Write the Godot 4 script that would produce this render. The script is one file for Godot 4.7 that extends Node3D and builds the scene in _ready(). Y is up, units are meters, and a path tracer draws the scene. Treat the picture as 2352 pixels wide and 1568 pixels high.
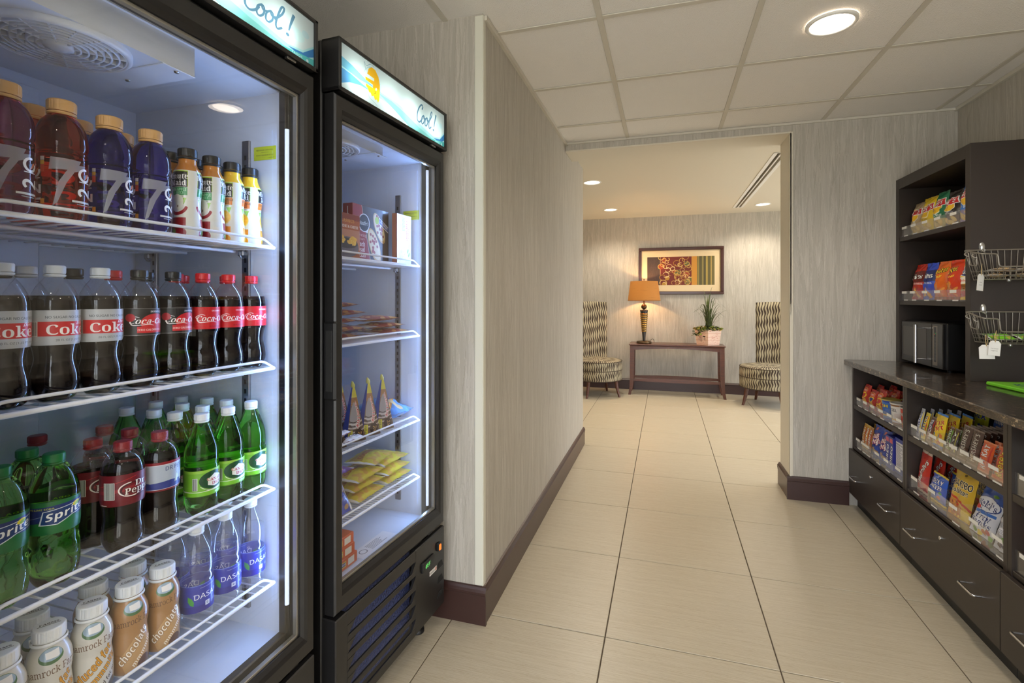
extends Node3D
const EXPOSURE := 1.0
const LAMP := 0.3
const DOWN := 1.0
const SKY := 7.0
const LOBBY := 1.6
const LED := 0.34
const TUBE := 2.6
const TUBE_OMNI := 0.02
func _ready() -> void:
	make_materials()
	build_camera_and_sky()
	build_lights()
	build_room()
	build_fridges()
	build_drinks()
	build_cabinets()
	build_lobby()
	build_freezer_goods()
	build_snacks()
# ---------------------------------------------------------------- camera maths
const FPX := 1130.17
const YAW := 0.2889
const PPX := 1190.84
const PPY := 683.89
const EYE := Vector3(0, 1.3052, 0)
const CEIL := 2.44

func ray(px: float, py: float) -> Vector3:
	return Basis(Vector3.UP, YAW) * Vector3((px - PPX) / FPX, -(py - PPY) / FPX, -1.0)
func z_at(px: float, x: float) -> float:
	var d := ray(px, PPY)
	return d.z * x / d.x
func x_at(px: float, z: float) -> float:
	var d := ray(px, PPY)
	return d.x * z / d.z
func on_y(px: float, py: float, y: float) -> Vector3:
	var d := ray(px, py)
	return EYE + d * ((y - EYE.y) / d.y)

# ---------------------------------------------------------------- mesh builder
class Mb:
	var v := PackedVector3Array()
	var n := PackedVector3Array()
	var uv := PackedVector2Array()
	var ix := PackedInt32Array()
	var xf := Transform3D.IDENTITY
	func vert(p: Vector3, nn: Vector3, t := Vector2.ZERO) -> int:
		v.append(xf * p)
		n.append((xf.basis * nn).normalized())
		uv.append(t)
		return v.size() - 1
	func tri(a: int, b: int, c: int) -> void:
		var g := (v[b] - v[a]).cross(v[c] - v[a])
		if g.dot(n[a] + n[b] + n[c]) > 0.0:
			ix.append_array([a, c, b])
		else:
			ix.append_array([a, b, c])
	func quad(a: Vector3, b: Vector3, c: Vector3, d: Vector3, out := Vector3.ZERO, uvs := [Vector2(0, 1), Vector2(1, 1), Vector2(1, 0), Vector2(0, 0)]) -> void:
		var g := (b - a).cross(c - a)
		if g.length() < 1e-12:
			g = (c - a).cross(d - a)
		if out != Vector3.ZERO and g.dot(out) < 0.0:
			g = -g
		var i := vert(a, g, uvs[0])
		vert(b, g, uvs[1])
		vert(c, g, uvs[2])
		vert(d, g, uvs[3])
		tri(i, i + 1, i + 2)
		tri(i, i + 2, i + 3)
	func face(pts: Array, out: Vector3) -> void:
		var i0 := -1
		for k in pts.size():
			var i := vert(pts[k], out)
			if k == 0:
				i0 = i
			elif k > 1:
				tri(i0, i - 1, i)
	func box(c: Vector3, s: Vector3, b := 0.0) -> Mb:
		var h := s * 0.5
		b = minf(b, minf(h.x, minf(h.y, h.z)) * 0.95)
		for ax in 3:
			for sg in [-1.0, 1.0]:
				var o := Vector3.ZERO
				o[ax] = sg
				var u := (ax + 1) % 3
				var w := (ax + 2) % 3
				var q := []
				for k in [[-1, -1], [1, -1], [1, 1], [-1, 1]]:
					var p := Vector3.ZERO
					p[ax] = sg * h[ax]
					p[u] = k[0] * (h[u] - b)
					p[w] = k[1] * (h[w] - b)
					q.append(c + p)
				var t := [Vector2(0, 1), Vector2(1, 1), Vector2(1, 0), Vector2(0, 0)]
				if ax == 0:
					t = [Vector2(1, 1), Vector2(1, 0), Vector2(0, 0), Vector2(0, 1)] if sg < 0 else [Vector2(0, 1), Vector2(0, 0), Vector2(1, 0), Vector2(1, 1)]
					if sg < 0:
						t = [Vector2(0, 1), Vector2(0, 0), Vector2(1, 0), Vector2(1, 1)]
					else:
						t = [Vector2(1, 1), Vector2(1, 0), Vector2(0, 0), Vector2(0, 1)]
				if ax == 2 and sg < 0:
					t = [Vector2(1, 1), Vector2(0, 1), Vector2(0, 0), Vector2(1, 0)]
				quad(q[0], q[1], q[2], q[3], o, t)
		if b > 0.0:
			for ax in 3:
				var u := (ax + 1) % 3
				var w := (ax + 2) % 3
				for su in [-1.0, 1.0]:
					for sw in [-1.0, 1.0]:
						var p := []
						for k in [[-1, 0], [1, 0], [1, 1], [-1, 1]]:
							var e := Vector3.ZERO
							e[ax] = k[0] * (h[ax] - b)
							e[u] = su * (h[u] - (b if k[1] == 0 else 0.0))
							e[w] = sw * (h[w] - (0.0 if k[1] == 0 else b))
							p.append(c + e)
						var o := Vector3.ZERO
						o[u] = su
						o[w] = sw
						quad(p[0], p[1], p[2], p[3], o)
			for sx in [-1.0, 1.0]:
				for sy in [-1.0, 1.0]:
					for sz in [-1.0, 1.0]:
						var m := Vector3(sx, sy, sz)
						face([c + m * (h - Vector3(0, b, b)), c + m * (h - Vector3(b, 0, b)), c + m * (h - Vector3(b, b, 0))], m)
		return self
	func span(a: Vector3, b: Vector3, bev := 0.0) -> Mb:
		return box((a + b) * 0.5, (b - a).abs(), bev)
	func grid(nu: int, nv: int, f: Callable, inv := false, uvf = null) -> Mb:
		var base := v.size()
		var P := PackedVector3Array()
		for j in nv + 1:
			for i in nu + 1:
				P.append(f.call(float(i) / nu, float(j) / nv))
		for j in nv + 1:
			for i in nu + 1:
				var a := P[j * (nu + 1) + maxi(i - 1, 0)]
				var b := P[j * (nu + 1) + mini(i + 1, nu)]
				var c := P[maxi(j - 1, 0) * (nu + 1) + i]
				var d := P[mini(j + 1, nv) * (nu + 1) + i]
				var g := (b - a).cross(d - c)
				if i == 0 or i == nu:
					if P[j * (nu + 1)].distance_to(P[j * (nu + 1) + nu]) < 1e-6 and nu > 2:
						g = (P[j * (nu + 1) + 1] - P[j * (nu + 1) + nu - 1]).cross(d - c)
				if g.length() < 1e-14:
					var j2 := j + (1 if j == 0 else -1)
					g = (P[j2 * (nu + 1) + mini(i + 1, nu)] - P[j2 * (nu + 1) + maxi(i - 1, 0)]).cross(d - c)
				if inv:
					g = -g
				var t := Vector2(float(i) / nu, float(j) / nv)
				vert(P[j * (nu + 1) + i], g, uvf.call(t.x, t.y) if uvf != null else t)
		for j in nv:
			for i in nu:
				var q := base + j * (nu + 1) + i
				if v[q].distance_squared_to(v[q + 1]) > 1e-16:
					tri(q, q + 1, q + nu + 2)
				if v[q + nu + 1].distance_squared_to(v[q + nu + 2]) > 1e-16:
					tri(q, q + nu + 2, q + nu + 1)
		return self
	# profile: array of Vector2(radius, height), from bottom to top
	func lathe(prof: Array, seg := 24, wob = null) -> Mb:
		var L := [0.0]
		for k in range(1, prof.size()):
			L.append(L[-1] + prof[k].distance_to(prof[k - 1]))
		var tot: float = L[-1]
		var m := prof.size() - 1
		grid(seg, m, func(u, w):
			var k := int(round(w * m))
			var a: float = u * TAU
			var r: float = prof[k].x
			if wob != null:
				r = wob.call(a, prof[k].y, r)
			return Vector3(sin(a) * r, prof[k].y, cos(a) * r), false,
			func(u, w): return Vector2(u, 1.0 - L[int(round(w * m))] / tot))
		return self
	func tube(pts: Array, r: float, seg := 6, closed := false, caps := true) -> Mb:
		var m := pts.size()
		var prev := Vector3.ZERO
		var rings := []
		for k in m:
			var t: Vector3
			if closed:
				t = (pts[(k + 1) % m] - pts[(k + m - 1) % m]).normalized()
			else:
				t = (pts[mini(k + 1, m - 1)] - pts[maxi(k - 1, 0)]).normalized()
			var a := prev
			if prev == Vector3.ZERO:
				a = Vector3.UP if absf(t.y) < 0.9 else Vector3.RIGHT
			var x := (a - t * a.dot(t)).normalized()
			prev = x
			var y := t.cross(x)
			var ring := []
			for s in seg:
				var an := TAU * s / seg
				var d := x * cos(an) + y * sin(an)
				ring.append(vert(pts[k] + d * r, d))
			rings.append(ring)
		for k in (m if closed else m - 1):
			var A = rings[k]
			var B = rings[(k + 1) % m]
			for s in seg:
				var s2 := (s + 1) % seg
				tri(A[s], A[s2], B[s2])
				tri(A[s], B[s2], B[s])
		if caps and not closed:
			for e in [0, m - 1]:
				var o: Vector3 = (pts[0] - pts[1]) if e == 0 else (pts[m - 1] - pts[m - 2])
				var q := []
				for s in seg:
					q.append(xf.affine_inverse() * v[rings[e][s]])
				face(q, o.normalized())
		return self
	func extrude(pts: PackedVector2Array, z0: float, z1: float) -> Mb:
		var t := Geometry2D.triangulate_polygon(pts)
		for z in [z0, z1]:
			var o := Vector3(0, 0, 1 if z == maxf(z0, z1) else -1)
			var b := v.size()
			for p in pts:
				vert(Vector3(p.x, p.y, z), o)
			for k in range(0, t.size(), 3):
				tri(b + t[k], b + t[k + 1], b + t[k + 2])
		var cw := Geometry2D.is_polygon_clockwise(pts)
		for k in pts.size():
			var a := pts[k]
			var c := pts[(k + 1) % pts.size()]
			var e := c - a
			var o2 := Vector3(e.y, -e.x, 0)
			if cw:
				o2 = -o2
			quad(Vector3(a.x, a.y, z0), Vector3(c.x, c.y, z0), Vector3(c.x, c.y, z1), Vector3(a.x, a.y, z1), o2)
		return self
	func mesh() -> ArrayMesh:
		var a := []
		a.resize(Mesh.ARRAY_MAX)
		a[Mesh.ARRAY_VERTEX] = v
		a[Mesh.ARRAY_NORMAL] = n
		a[Mesh.ARRAY_TEX_UV] = uv
		a[Mesh.ARRAY_INDEX] = ix
		var m := ArrayMesh.new()
		m.add_surface_from_arrays(Mesh.PRIMITIVE_TRIANGLES, a)
		return m

func mb() -> Mb:
	return Mb.new()
func bez(a: Vector3, b: Vector3, c: Vector3, k := 8) -> Array:
	var o := []
	for i in k + 1:
		var t := float(i) / k
		o.append(a * (1 - t) * (1 - t) + b * 2 * t * (1 - t) + c * t * t)
	return o
func rounded(pts: Array, r: float, k := 4) -> Array:   # rounds the inner corners of a polyline
	var o := [pts[0]]
	for i in range(1, pts.size() - 1):
		var a: Vector3 = pts[i] + (pts[i - 1] - pts[i]).normalized() * r
		var c: Vector3 = pts[i] + (pts[i + 1] - pts[i]).normalized() * r
		o.append_array(bez(a, pts[i], c, k))
	o.append(pts[-1])
	return o

# ---------------------------------------------------------------- nodes
var taken := {}
func numbered(s: String) -> String:
	if not taken.has(s):
		taken[s] = 0
		return s
	taken[s] += 1
	return "%s_%03d" % [s, taken[s]]
func tag(o: Node, label: String, category: String, group := "") -> Node:
	o.set_meta("label", label)
	o.set_meta("category", category)
	if group:
		o.set_meta("group", group)
	return o
func thing(called: String, label: String, category: String, at := Vector3.ZERO, turn := 0.0, group := "") -> Node3D:
	var o := Node3D.new()
	o.name = numbered(called)
	add_child(o)
	o.position = at
	o.rotation.y = turn
	tag(o, label, category, group)
	return o
func part(parent: Node, called: String, m, mat: Material, xf := Transform3D.IDENTITY) -> MeshInstance3D:
	var o := MeshInstance3D.new()
	o.name = called
	o.mesh = m.mesh() if m is Mb else m
	o.material_override = mat
	o.transform = xf
	parent.add_child(o, true)
	return o
func stuff(o: Node) -> Node:
	o.set_meta("kind", "stuff")
	return o
func struct(called: String, m = null, mat: Material = null) -> Node3D:
	var o: Node3D
	if m == null:
		o = Node3D.new()
	else:
		var q := MeshInstance3D.new()
		q.mesh = m.mesh() if m is Mb else m
		q.material_override = mat
		o = q
	o.name = numbered(called)
	add_child(o)
	o.set_meta("kind", "structure")
	return o
func dup(src: Node3D, at: Vector3, turn: float, label := "", tilt := 0.0) -> Node3D:
	var o: Node3D = src.duplicate()
	var base := String(src.name)
	if base.length() > 4 and base.substr(base.length() - 3).is_valid_int():
		base = base.substr(0, base.length() - 4)
	o.name = numbered(base)
	add_child(o)
	o.position = at
	o.rotation = Vector3(tilt, turn, 0)
	if label:
		o.set_meta("label", label)
	return o

# ---------------------------------------------------------------- materials
func rgb(r: float, g: float, b: float) -> Color:
	return Color(r / 255.0, g / 255.0, b / 255.0)
func mt(c: Color, rough := 0.5, metal := 0.0) -> StandardMaterial3D:
	var m := StandardMaterial3D.new()
	m.albedo_color = c
	m.roughness = rough
	m.metallic = metal
	return m
func gloss(c: Color, rough := 0.4, coat := 0.6, coat_rough := 0.05) -> StandardMaterial3D:
	var m := mt(c, rough)
	m.clearcoat_enabled = true
	m.clearcoat = coat
	m.clearcoat_roughness = coat_rough
	return m
func pane(c: Color, a: float, rough := 0.02) -> StandardMaterial3D:
	var m := mt(Color(c.r, c.g, c.b, a), rough)
	m.transparency = BaseMaterial3D.TRANSPARENCY_ALPHA
	return m
func solid_glass(c: Color, ior := 0.033) -> StandardMaterial3D:
	var m := mt(Color(c.r, c.g, c.b, 0.0), 0.0)
	m.transparency = BaseMaterial3D.TRANSPARENCY_ALPHA
	m.refraction_enabled = true
	m.refraction_scale = ior
	return m
func glow(c: Color, e: float) -> StandardMaterial3D:
	var m := mt(c, 0.5)
	m.emission_enabled = true
	m.emission = c
	m.emission_energy_multiplier = e
	return m
func pic(t: Texture2D, rough := 0.35, coat := 0.0) -> StandardMaterial3D:
	var m := mt(Color.WHITE, rough)
	m.albedo_texture = t
	if coat > 0.0:
		m.clearcoat_enabled = true
		m.clearcoat = coat
		m.clearcoat_roughness = 0.08
	return m
func film(t: Texture2D, rough := 0.3) -> StandardMaterial3D:   # print on clear film
	var m := pic(t, rough)
	m.transparency = BaseMaterial3D.TRANSPARENCY_ALPHA
	return m
func world_map(m: StandardMaterial3D, s: Vector3) -> StandardMaterial3D:
	m.uv1_triplanar = true
	m.uv1_world_triplanar = true
	m.uv1_triplanar_sharpness = 8.0
	m.uv1_scale = s
	return m

# ---------------------------------------------------------------- printing on textures
class Cv:
	var im: Image
	var w: int
	var h: int
	const S := 2
	static var fonts := {}
	static var glyphs := {}
	func _init(ww: int, hh: int, c := Color.WHITE) -> void:
		w = ww
		h = hh
		im = Image.create(ww * S, hh * S, false, Image.FORMAT_RGBA8)
		im.fill(c)
	func rect(x: float, y: float, a: float, b: float, c: Color) -> Cv:
		im.fill_rect(Rect2i(int(x * S), int(y * S), maxi(1, int(a * S)), maxi(1, int(b * S))), c)
		return self
	func raw(p: PackedVector2Array, c: Color) -> void:
		var y0 := 1e9
		var y1 := -1e9
		for q in p:
			y0 = minf(y0, q.y)
			y1 = maxf(y1, q.y)
		var m := p.size()
		for y in range(maxi(0, int(y0)), mini(h * S - 1, int(y1)) + 1):
			var yy := y + 0.5
			var xs := []
			for k in m:
				var a := p[k]
				var b := p[(k + 1) % m]
				if (a.y <= yy) != (b.y <= yy):
					xs.append(a.x + (yy - a.y) / (b.y - a.y) * (b.x - a.x))
			if xs.size() < 2:
				continue
			xs.sort()
			for k in range(0, xs.size() - 1, 2):
				var xa := int(round(xs[k]))
				var xb := int(round(xs[k + 1]))
				if xb > xa:
					im.fill_rect(Rect2i(xa, y, xb - xa, 1), c)
	func poly(p: Array, c: Color) -> Cv:
		var q := PackedVector2Array()
		for a in p:
			q.append(Vector2(a[0], a[1]) * S)
		raw(q, c)
		return self
	func ell(cx: float, cy: float, rx: float, ry: float, c: Color, rot := 0.0) -> Cv:
		var q := PackedVector2Array()
		for k in 28:
			var a := TAU * k / 28
			q.append((Vector2(cx, cy) + Vector2(cos(a) * rx, sin(a) * ry).rotated(rot)) * S)
		raw(q, c)
		return self
	func ring(cx: float, cy: float, rx: float, ry: float, t: float, c: Color, a0 := 0.0, a1 := TAU) -> Cv:
		var p := []
		for k in 25:
			var a := a0 + (a1 - a0) * k / 24
			p.append([cx + cos(a) * rx, cy + sin(a) * ry])
		return line(p, t, c)
	func line(p: Array, t: float, c: Color, t2 := -1.0) -> Cv:
		var m := p.size()
		for k in m - 1:
			var a := Vector2(p[k][0], p[k][1])
			var b := Vector2(p[k + 1][0], p[k + 1][1])
			var ta := t if t2 < 0 else lerpf(t, t2, float(k) / m)
			var tb := t if t2 < 0 else lerpf(t, t2, float(k + 1) / m)
			var e := (b - a).normalized().orthogonal() * 0.5
			raw(PackedVector2Array([(a + e * ta) * S, (b + e * tb) * S, (b - e * tb) * S, (a - e * ta) * S]), c)
			if t > 1.4:
				var q := PackedVector2Array()
				for j in 8:
					q.append((b + Vector2.from_angle(TAU * j / 8) * tb * 0.5) * S)
				raw(q, c)
		return self
	func curve(p: Array, t: float, c: Color, t2 := -1.0) -> Cv:   # smooth line through points
		var o := []
		for k in p.size() - 1:
			var a := Vector2(p[maxi(k - 1, 0)][0], p[maxi(k - 1, 0)][1])
			var b := Vector2(p[k][0], p[k][1])
			var d := Vector2(p[k + 1][0], p[k + 1][1])
			var e := Vector2(p[mini(k + 2, p.size() - 1)][0], p[mini(k + 2, p.size() - 1)][1])
			for j in 6:
				var q := b.cubic_interpolate(d, a, e, j / 6.0)
				o.append([q.x, q.y])
		o.append(p[-1])
		return line(o, t, c, t2)
	static func tris(s: String, f: String, bold: bool) -> PackedVector2Array:
		var key := s + "|" + f + str(bold)
		if not glyphs.has(key):
			if not fonts.has(f + str(bold)):
				var sf := SystemFont.new()
				sf.font_names = PackedStringArray([f])
				sf.font_weight = 700 if bold else 400
				fonts[f + str(bold)] = sf
			var tm := TextMesh.new()
			tm.text = s
			tm.font = fonts[f + str(bold)]
			tm.font_size = 48
			tm.pixel_size = 1.0 / 48.0
			tm.depth = 0.0
			tm.curve_step = 2.0
			var a := tm.get_mesh_arrays()
			var o := PackedVector2Array()
			if a.size() and a[Mesh.ARRAY_VERTEX] != null:
				var vv: PackedVector3Array = a[Mesh.ARRAY_VERTEX]
				var ii = a[Mesh.ARRAY_INDEX]
				if ii == null or ii.size() == 0:
					ii = range(vv.size())
				for k in ii:
					o.append(Vector2(vv[k].x, -vv[k].y))
			glyphs[key] = o
		return glyphs[key]
	# centred at x, y; z = letter size in px
	func text(s: String, x: float, y: float, z: float, c: Color, opt := {}) -> Cv:
		var t := tris(s, opt.get("f", "Droid Sans"), opt.get("b", true))
		if t.is_empty():
			return self
		var lo := Vector2(1e9, 1e9)
		var hi := -lo
		for p in t:
			lo = lo.min(p)
			hi = hi.max(p)
		var mid := (lo + hi) * 0.5
		var sx: float = opt.get("sx", 1.0)
		if opt.has("fit"):
			sx = opt.fit / ((hi.x - lo.x) * z)
		var sk: float = opt.get("skew", 0.0)
		var rot: float = opt.get("rot", 0.0)
		var arc: float = opt.get("arc", 0.0)
		var wide := opt.get("fat", 0.0) as float
		var offs := [Vector2.ZERO]
		if wide > 0.0:
			offs = []
			for k in 8:
				offs.append(Vector2.from_angle(TAU * k / 8) * wide)
		for of in offs:
			for k in range(0, t.size() - 2, 3):
				var q := PackedVector2Array()
				for j in 3:
					var p: Vector2 = t[k + j] - mid
					p = Vector2((p.x * sx - p.y * sk) * z, p.y * z)
					if arc != 0.0:
						p.y += arc * p.x * p.x
					q.append((p.rotated(rot) + Vector2(x, y) + of) * S)
				raw(q, c)
		return self
	func outlined(s: String, x: float, y: float, z: float, c: Color, edge: Color, t: float, opt := {}) -> Cv:
		var o := opt.duplicate()
		o.fat = t
		text(s, x, y, z, edge, o)
		return text(s, x, y, z, c, opt)
	func lines(x: float, y: float, a: float, b: float, k: int, c: Color, rng: RandomNumberGenerator) -> Cv:   # small print
		for i in k:
			rect(x, y + b * i / k, a * rng.randf_range(0.55, 1.0), maxf(0.6, b / k * 0.4), c)
		return self
	func bars(x: float, y: float, a: float, b: float, rng: RandomNumberGenerator) -> Cv:
		rect(x, y, a, b, Color(0.93, 0.95, 0.93))
		var p := x + 2.0
		while p < x + a - 3:
			var q := rng.randf_range(0.5, 2.0)
			rect(p, y + 2, q, b - 4, Color(0.05, 0.05, 0.06))
			p += q + rng.randf_range(0.6, 1.8)
		return self
	func tex() -> ImageTexture:
		var o := im.duplicate() as Image
		o.resize(w, h, Image.INTERPOLATE_BILINEAR)
		return ImageTexture.create_from_image(o)
# ---------------------------------------------------------------- the room
var M := {}

func streak_image(w: int, h: int, base: Color, tones: Array, count: int, len0: float, len1: float, wid0: float, wid1: float, slant: float, vertical: bool, sd: int) -> Image:
	var rng := RandomNumberGenerator.new()
	rng.seed = sd
	var im := Image.create(w, h, false, Image.FORMAT_RGB8)
	im.fill(base)
	for k in count:
		var c: Color = tones[rng.randi() % tones.size()]
		c = c.lerp(base, rng.randf_range(0.0, 0.75))
		var L := rng.randf_range(len0, len1)
		var W := rng.randf_range(wid0, wid1)
		var x := rng.randf() * w
		var y := rng.randf() * h
		var s := rng.randf_range(-slant, slant)
		var ph := rng.randf() * 6.0
		for i in int(L):
			var t := i / L
			var ww := maxi(1, int(round(W * sin(PI * clampf(t * 1.1, 0.0, 1.0)))))
			var off := s * i + sin(t * 5.0 + ph) * W * 0.6
			if vertical:
				var xx := int(x + off + w) % w
				var yy := int(y + i) % h
				im.fill_rect(Rect2i(xx, yy, mini(ww, w - xx), 1), c)
			else:
				var yy2 := int(y + off + h) % h
				var xx2 := int(x + i) % w
				im.fill_rect(Rect2i(xx2, yy2, 1, mini(ww, h - yy2)), c)
	return im

func noise_tex(freq: float, sd: int, lo: Color, hi: Color, size := 512, kind := FastNoiseLite.TYPE_SIMPLEX_SMOOTH, oct := 3) -> NoiseTexture2D:
	var f := FastNoiseLite.new()
	f.seed = sd
	f.frequency = freq
	f.noise_type = kind
	f.fractal_octaves = oct
	var t := NoiseTexture2D.new()
	t.width = size
	t.height = size
	t.seamless = true
	t.noise = f
	var g := Gradient.new()
	g.set_color(0, lo)
	g.set_color(1, hi)
	t.color_ramp = g
	return t

func make_materials() -> void:
	var wp := streak_image(768, 1536, rgb(180, 174, 162), [rgb(194, 188, 177), rgb(166, 159, 147), rgb(188, 182, 170), rgb(172, 165, 153)], 1500, 140, 520, 4.0, 15.0, 0.05, true, 7)
	var fine := streak_image(768, 1536, rgb(180, 174, 162), [rgb(206, 201, 191), rgb(158, 150, 137), rgb(198, 192, 181), rgb(166, 158, 146)], 2600, 60, 340, 1.0, 3.5, 0.05, true, 8)
	for yy in 1536:
		for xx in 768:
			wp.set_pixel(xx, yy, wp.get_pixel(xx, yy).lerp(fine.get_pixel(xx, yy), 0.5))
	var wpt := ImageTexture.create_from_image(wp)
	M.wall = world_map(pic(wpt, 0.5), Vector3(0.62, 0.46, 0.62))
	M.wall.heightmap_enabled = true
	M.wall.heightmap_texture = wpt
	M.wall.heightmap_scale = 0.12
	M.paint = mt(rgb(216, 208, 190), 0.55)
	M.guard = mt(rgb(214, 212, 196), 0.4)
	M.base = gloss(rgb(58, 34, 30), 0.4, 0.3, 0.2)
	var ft := ImageTexture.create_from_image(streak_image(1024, 1024, rgb(190, 180, 158), [rgb(200, 191, 171), rgb(178, 166, 142), rgb(170, 157, 132), rgb(195, 185, 164), rgb(184, 172, 149)], 5200, 40, 420, 1.0, 2.2, 0.012, false, 11))
	M.tiles = []
	for k in 4:
		var m := pic(ft, 0.34)
		m.uv1_offset = Vector3(0.27 * k, 0.31 * k, 0)
		m.heightmap_enabled = true
		m.heightmap_texture = ft
		m.heightmap_scale = 0.02
		M.tiles.append(m)
	M.grout = mt(rgb(92, 80, 66), 0.9)
	var cn := noise_tex(0.16, 3, Color(0.35, 0.35, 0.35), Color(1, 1, 1), 512, FastNoiseLite.TYPE_CELLULAR, 2)
	M.panel = world_map(mt(rgb(236, 232, 226), 0.85), Vector3(2.2, 2.2, 2.2))
	M.panel.heightmap_enabled = true
	M.panel.heightmap_texture = cn
	M.panel.heightmap_scale = 0.25
	M.tee = mt(rgb(206, 200, 186), 0.5)
	M.shade_black = mt(rgb(20, 20, 20), 0.8)  # black that stands in for the shade inside openings
	M.white = mt(rgb(232, 230, 224), 0.4)
	M.black = mt(rgb(22, 22, 23), 0.45)
	M.frame_black = gloss(rgb(26, 25, 25), 0.42, 0.25, 0.25)
	M.chrome = mt(rgb(205, 205, 205), 0.16, 1.0)
	M.steel = mt(rgb(160, 160, 160), 0.3, 1.0)
	M.glass = pane(rgb(255, 255, 255), 0.0, 0.0)
	M.acrylic = pane(rgb(235, 238, 236), 0.02, 0.02)

func prism_along(pts: Array, a: Vector3, b: Vector3, out: Vector3) -> Mb:   # a moulding: profile (out, up) swept from a to b
	var m := mb()
	for k in pts.size():
		var p = pts[k]
		var q = pts[(k + 1) % pts.size()]
		var e := Vector2(q[0] - p[0], q[1] - p[1])
		var nn := out * e.y + Vector3.UP * -e.x
		m.quad(a + out * p[0] + Vector3.UP * p[1], b + out * p[0] + Vector3.UP * p[1], b + out * q[0] + Vector3.UP * q[1], a + out * q[0] + Vector3.UP * q[1], nn)
	for e in [a, b]:
		var f := []
		for p in pts:
			f.append(e + out * p[0] + Vector3.UP * p[1])
		m.face(f, (e - (b if e == a else a)).normalized())
	return m

func baseboard(side: String, a: Vector3, b: Vector3, out: Vector3) -> void:
	struct("baseboard_" + side, prism_along([[0, 0.0], [0.014, 0.0], [0.014, 0.118], [0.018, 0.122], [0.018, 0.131], [0.012, 0.139], [0.008, 0.148], [0, 0.15]], a, b, out), M.base)

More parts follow.
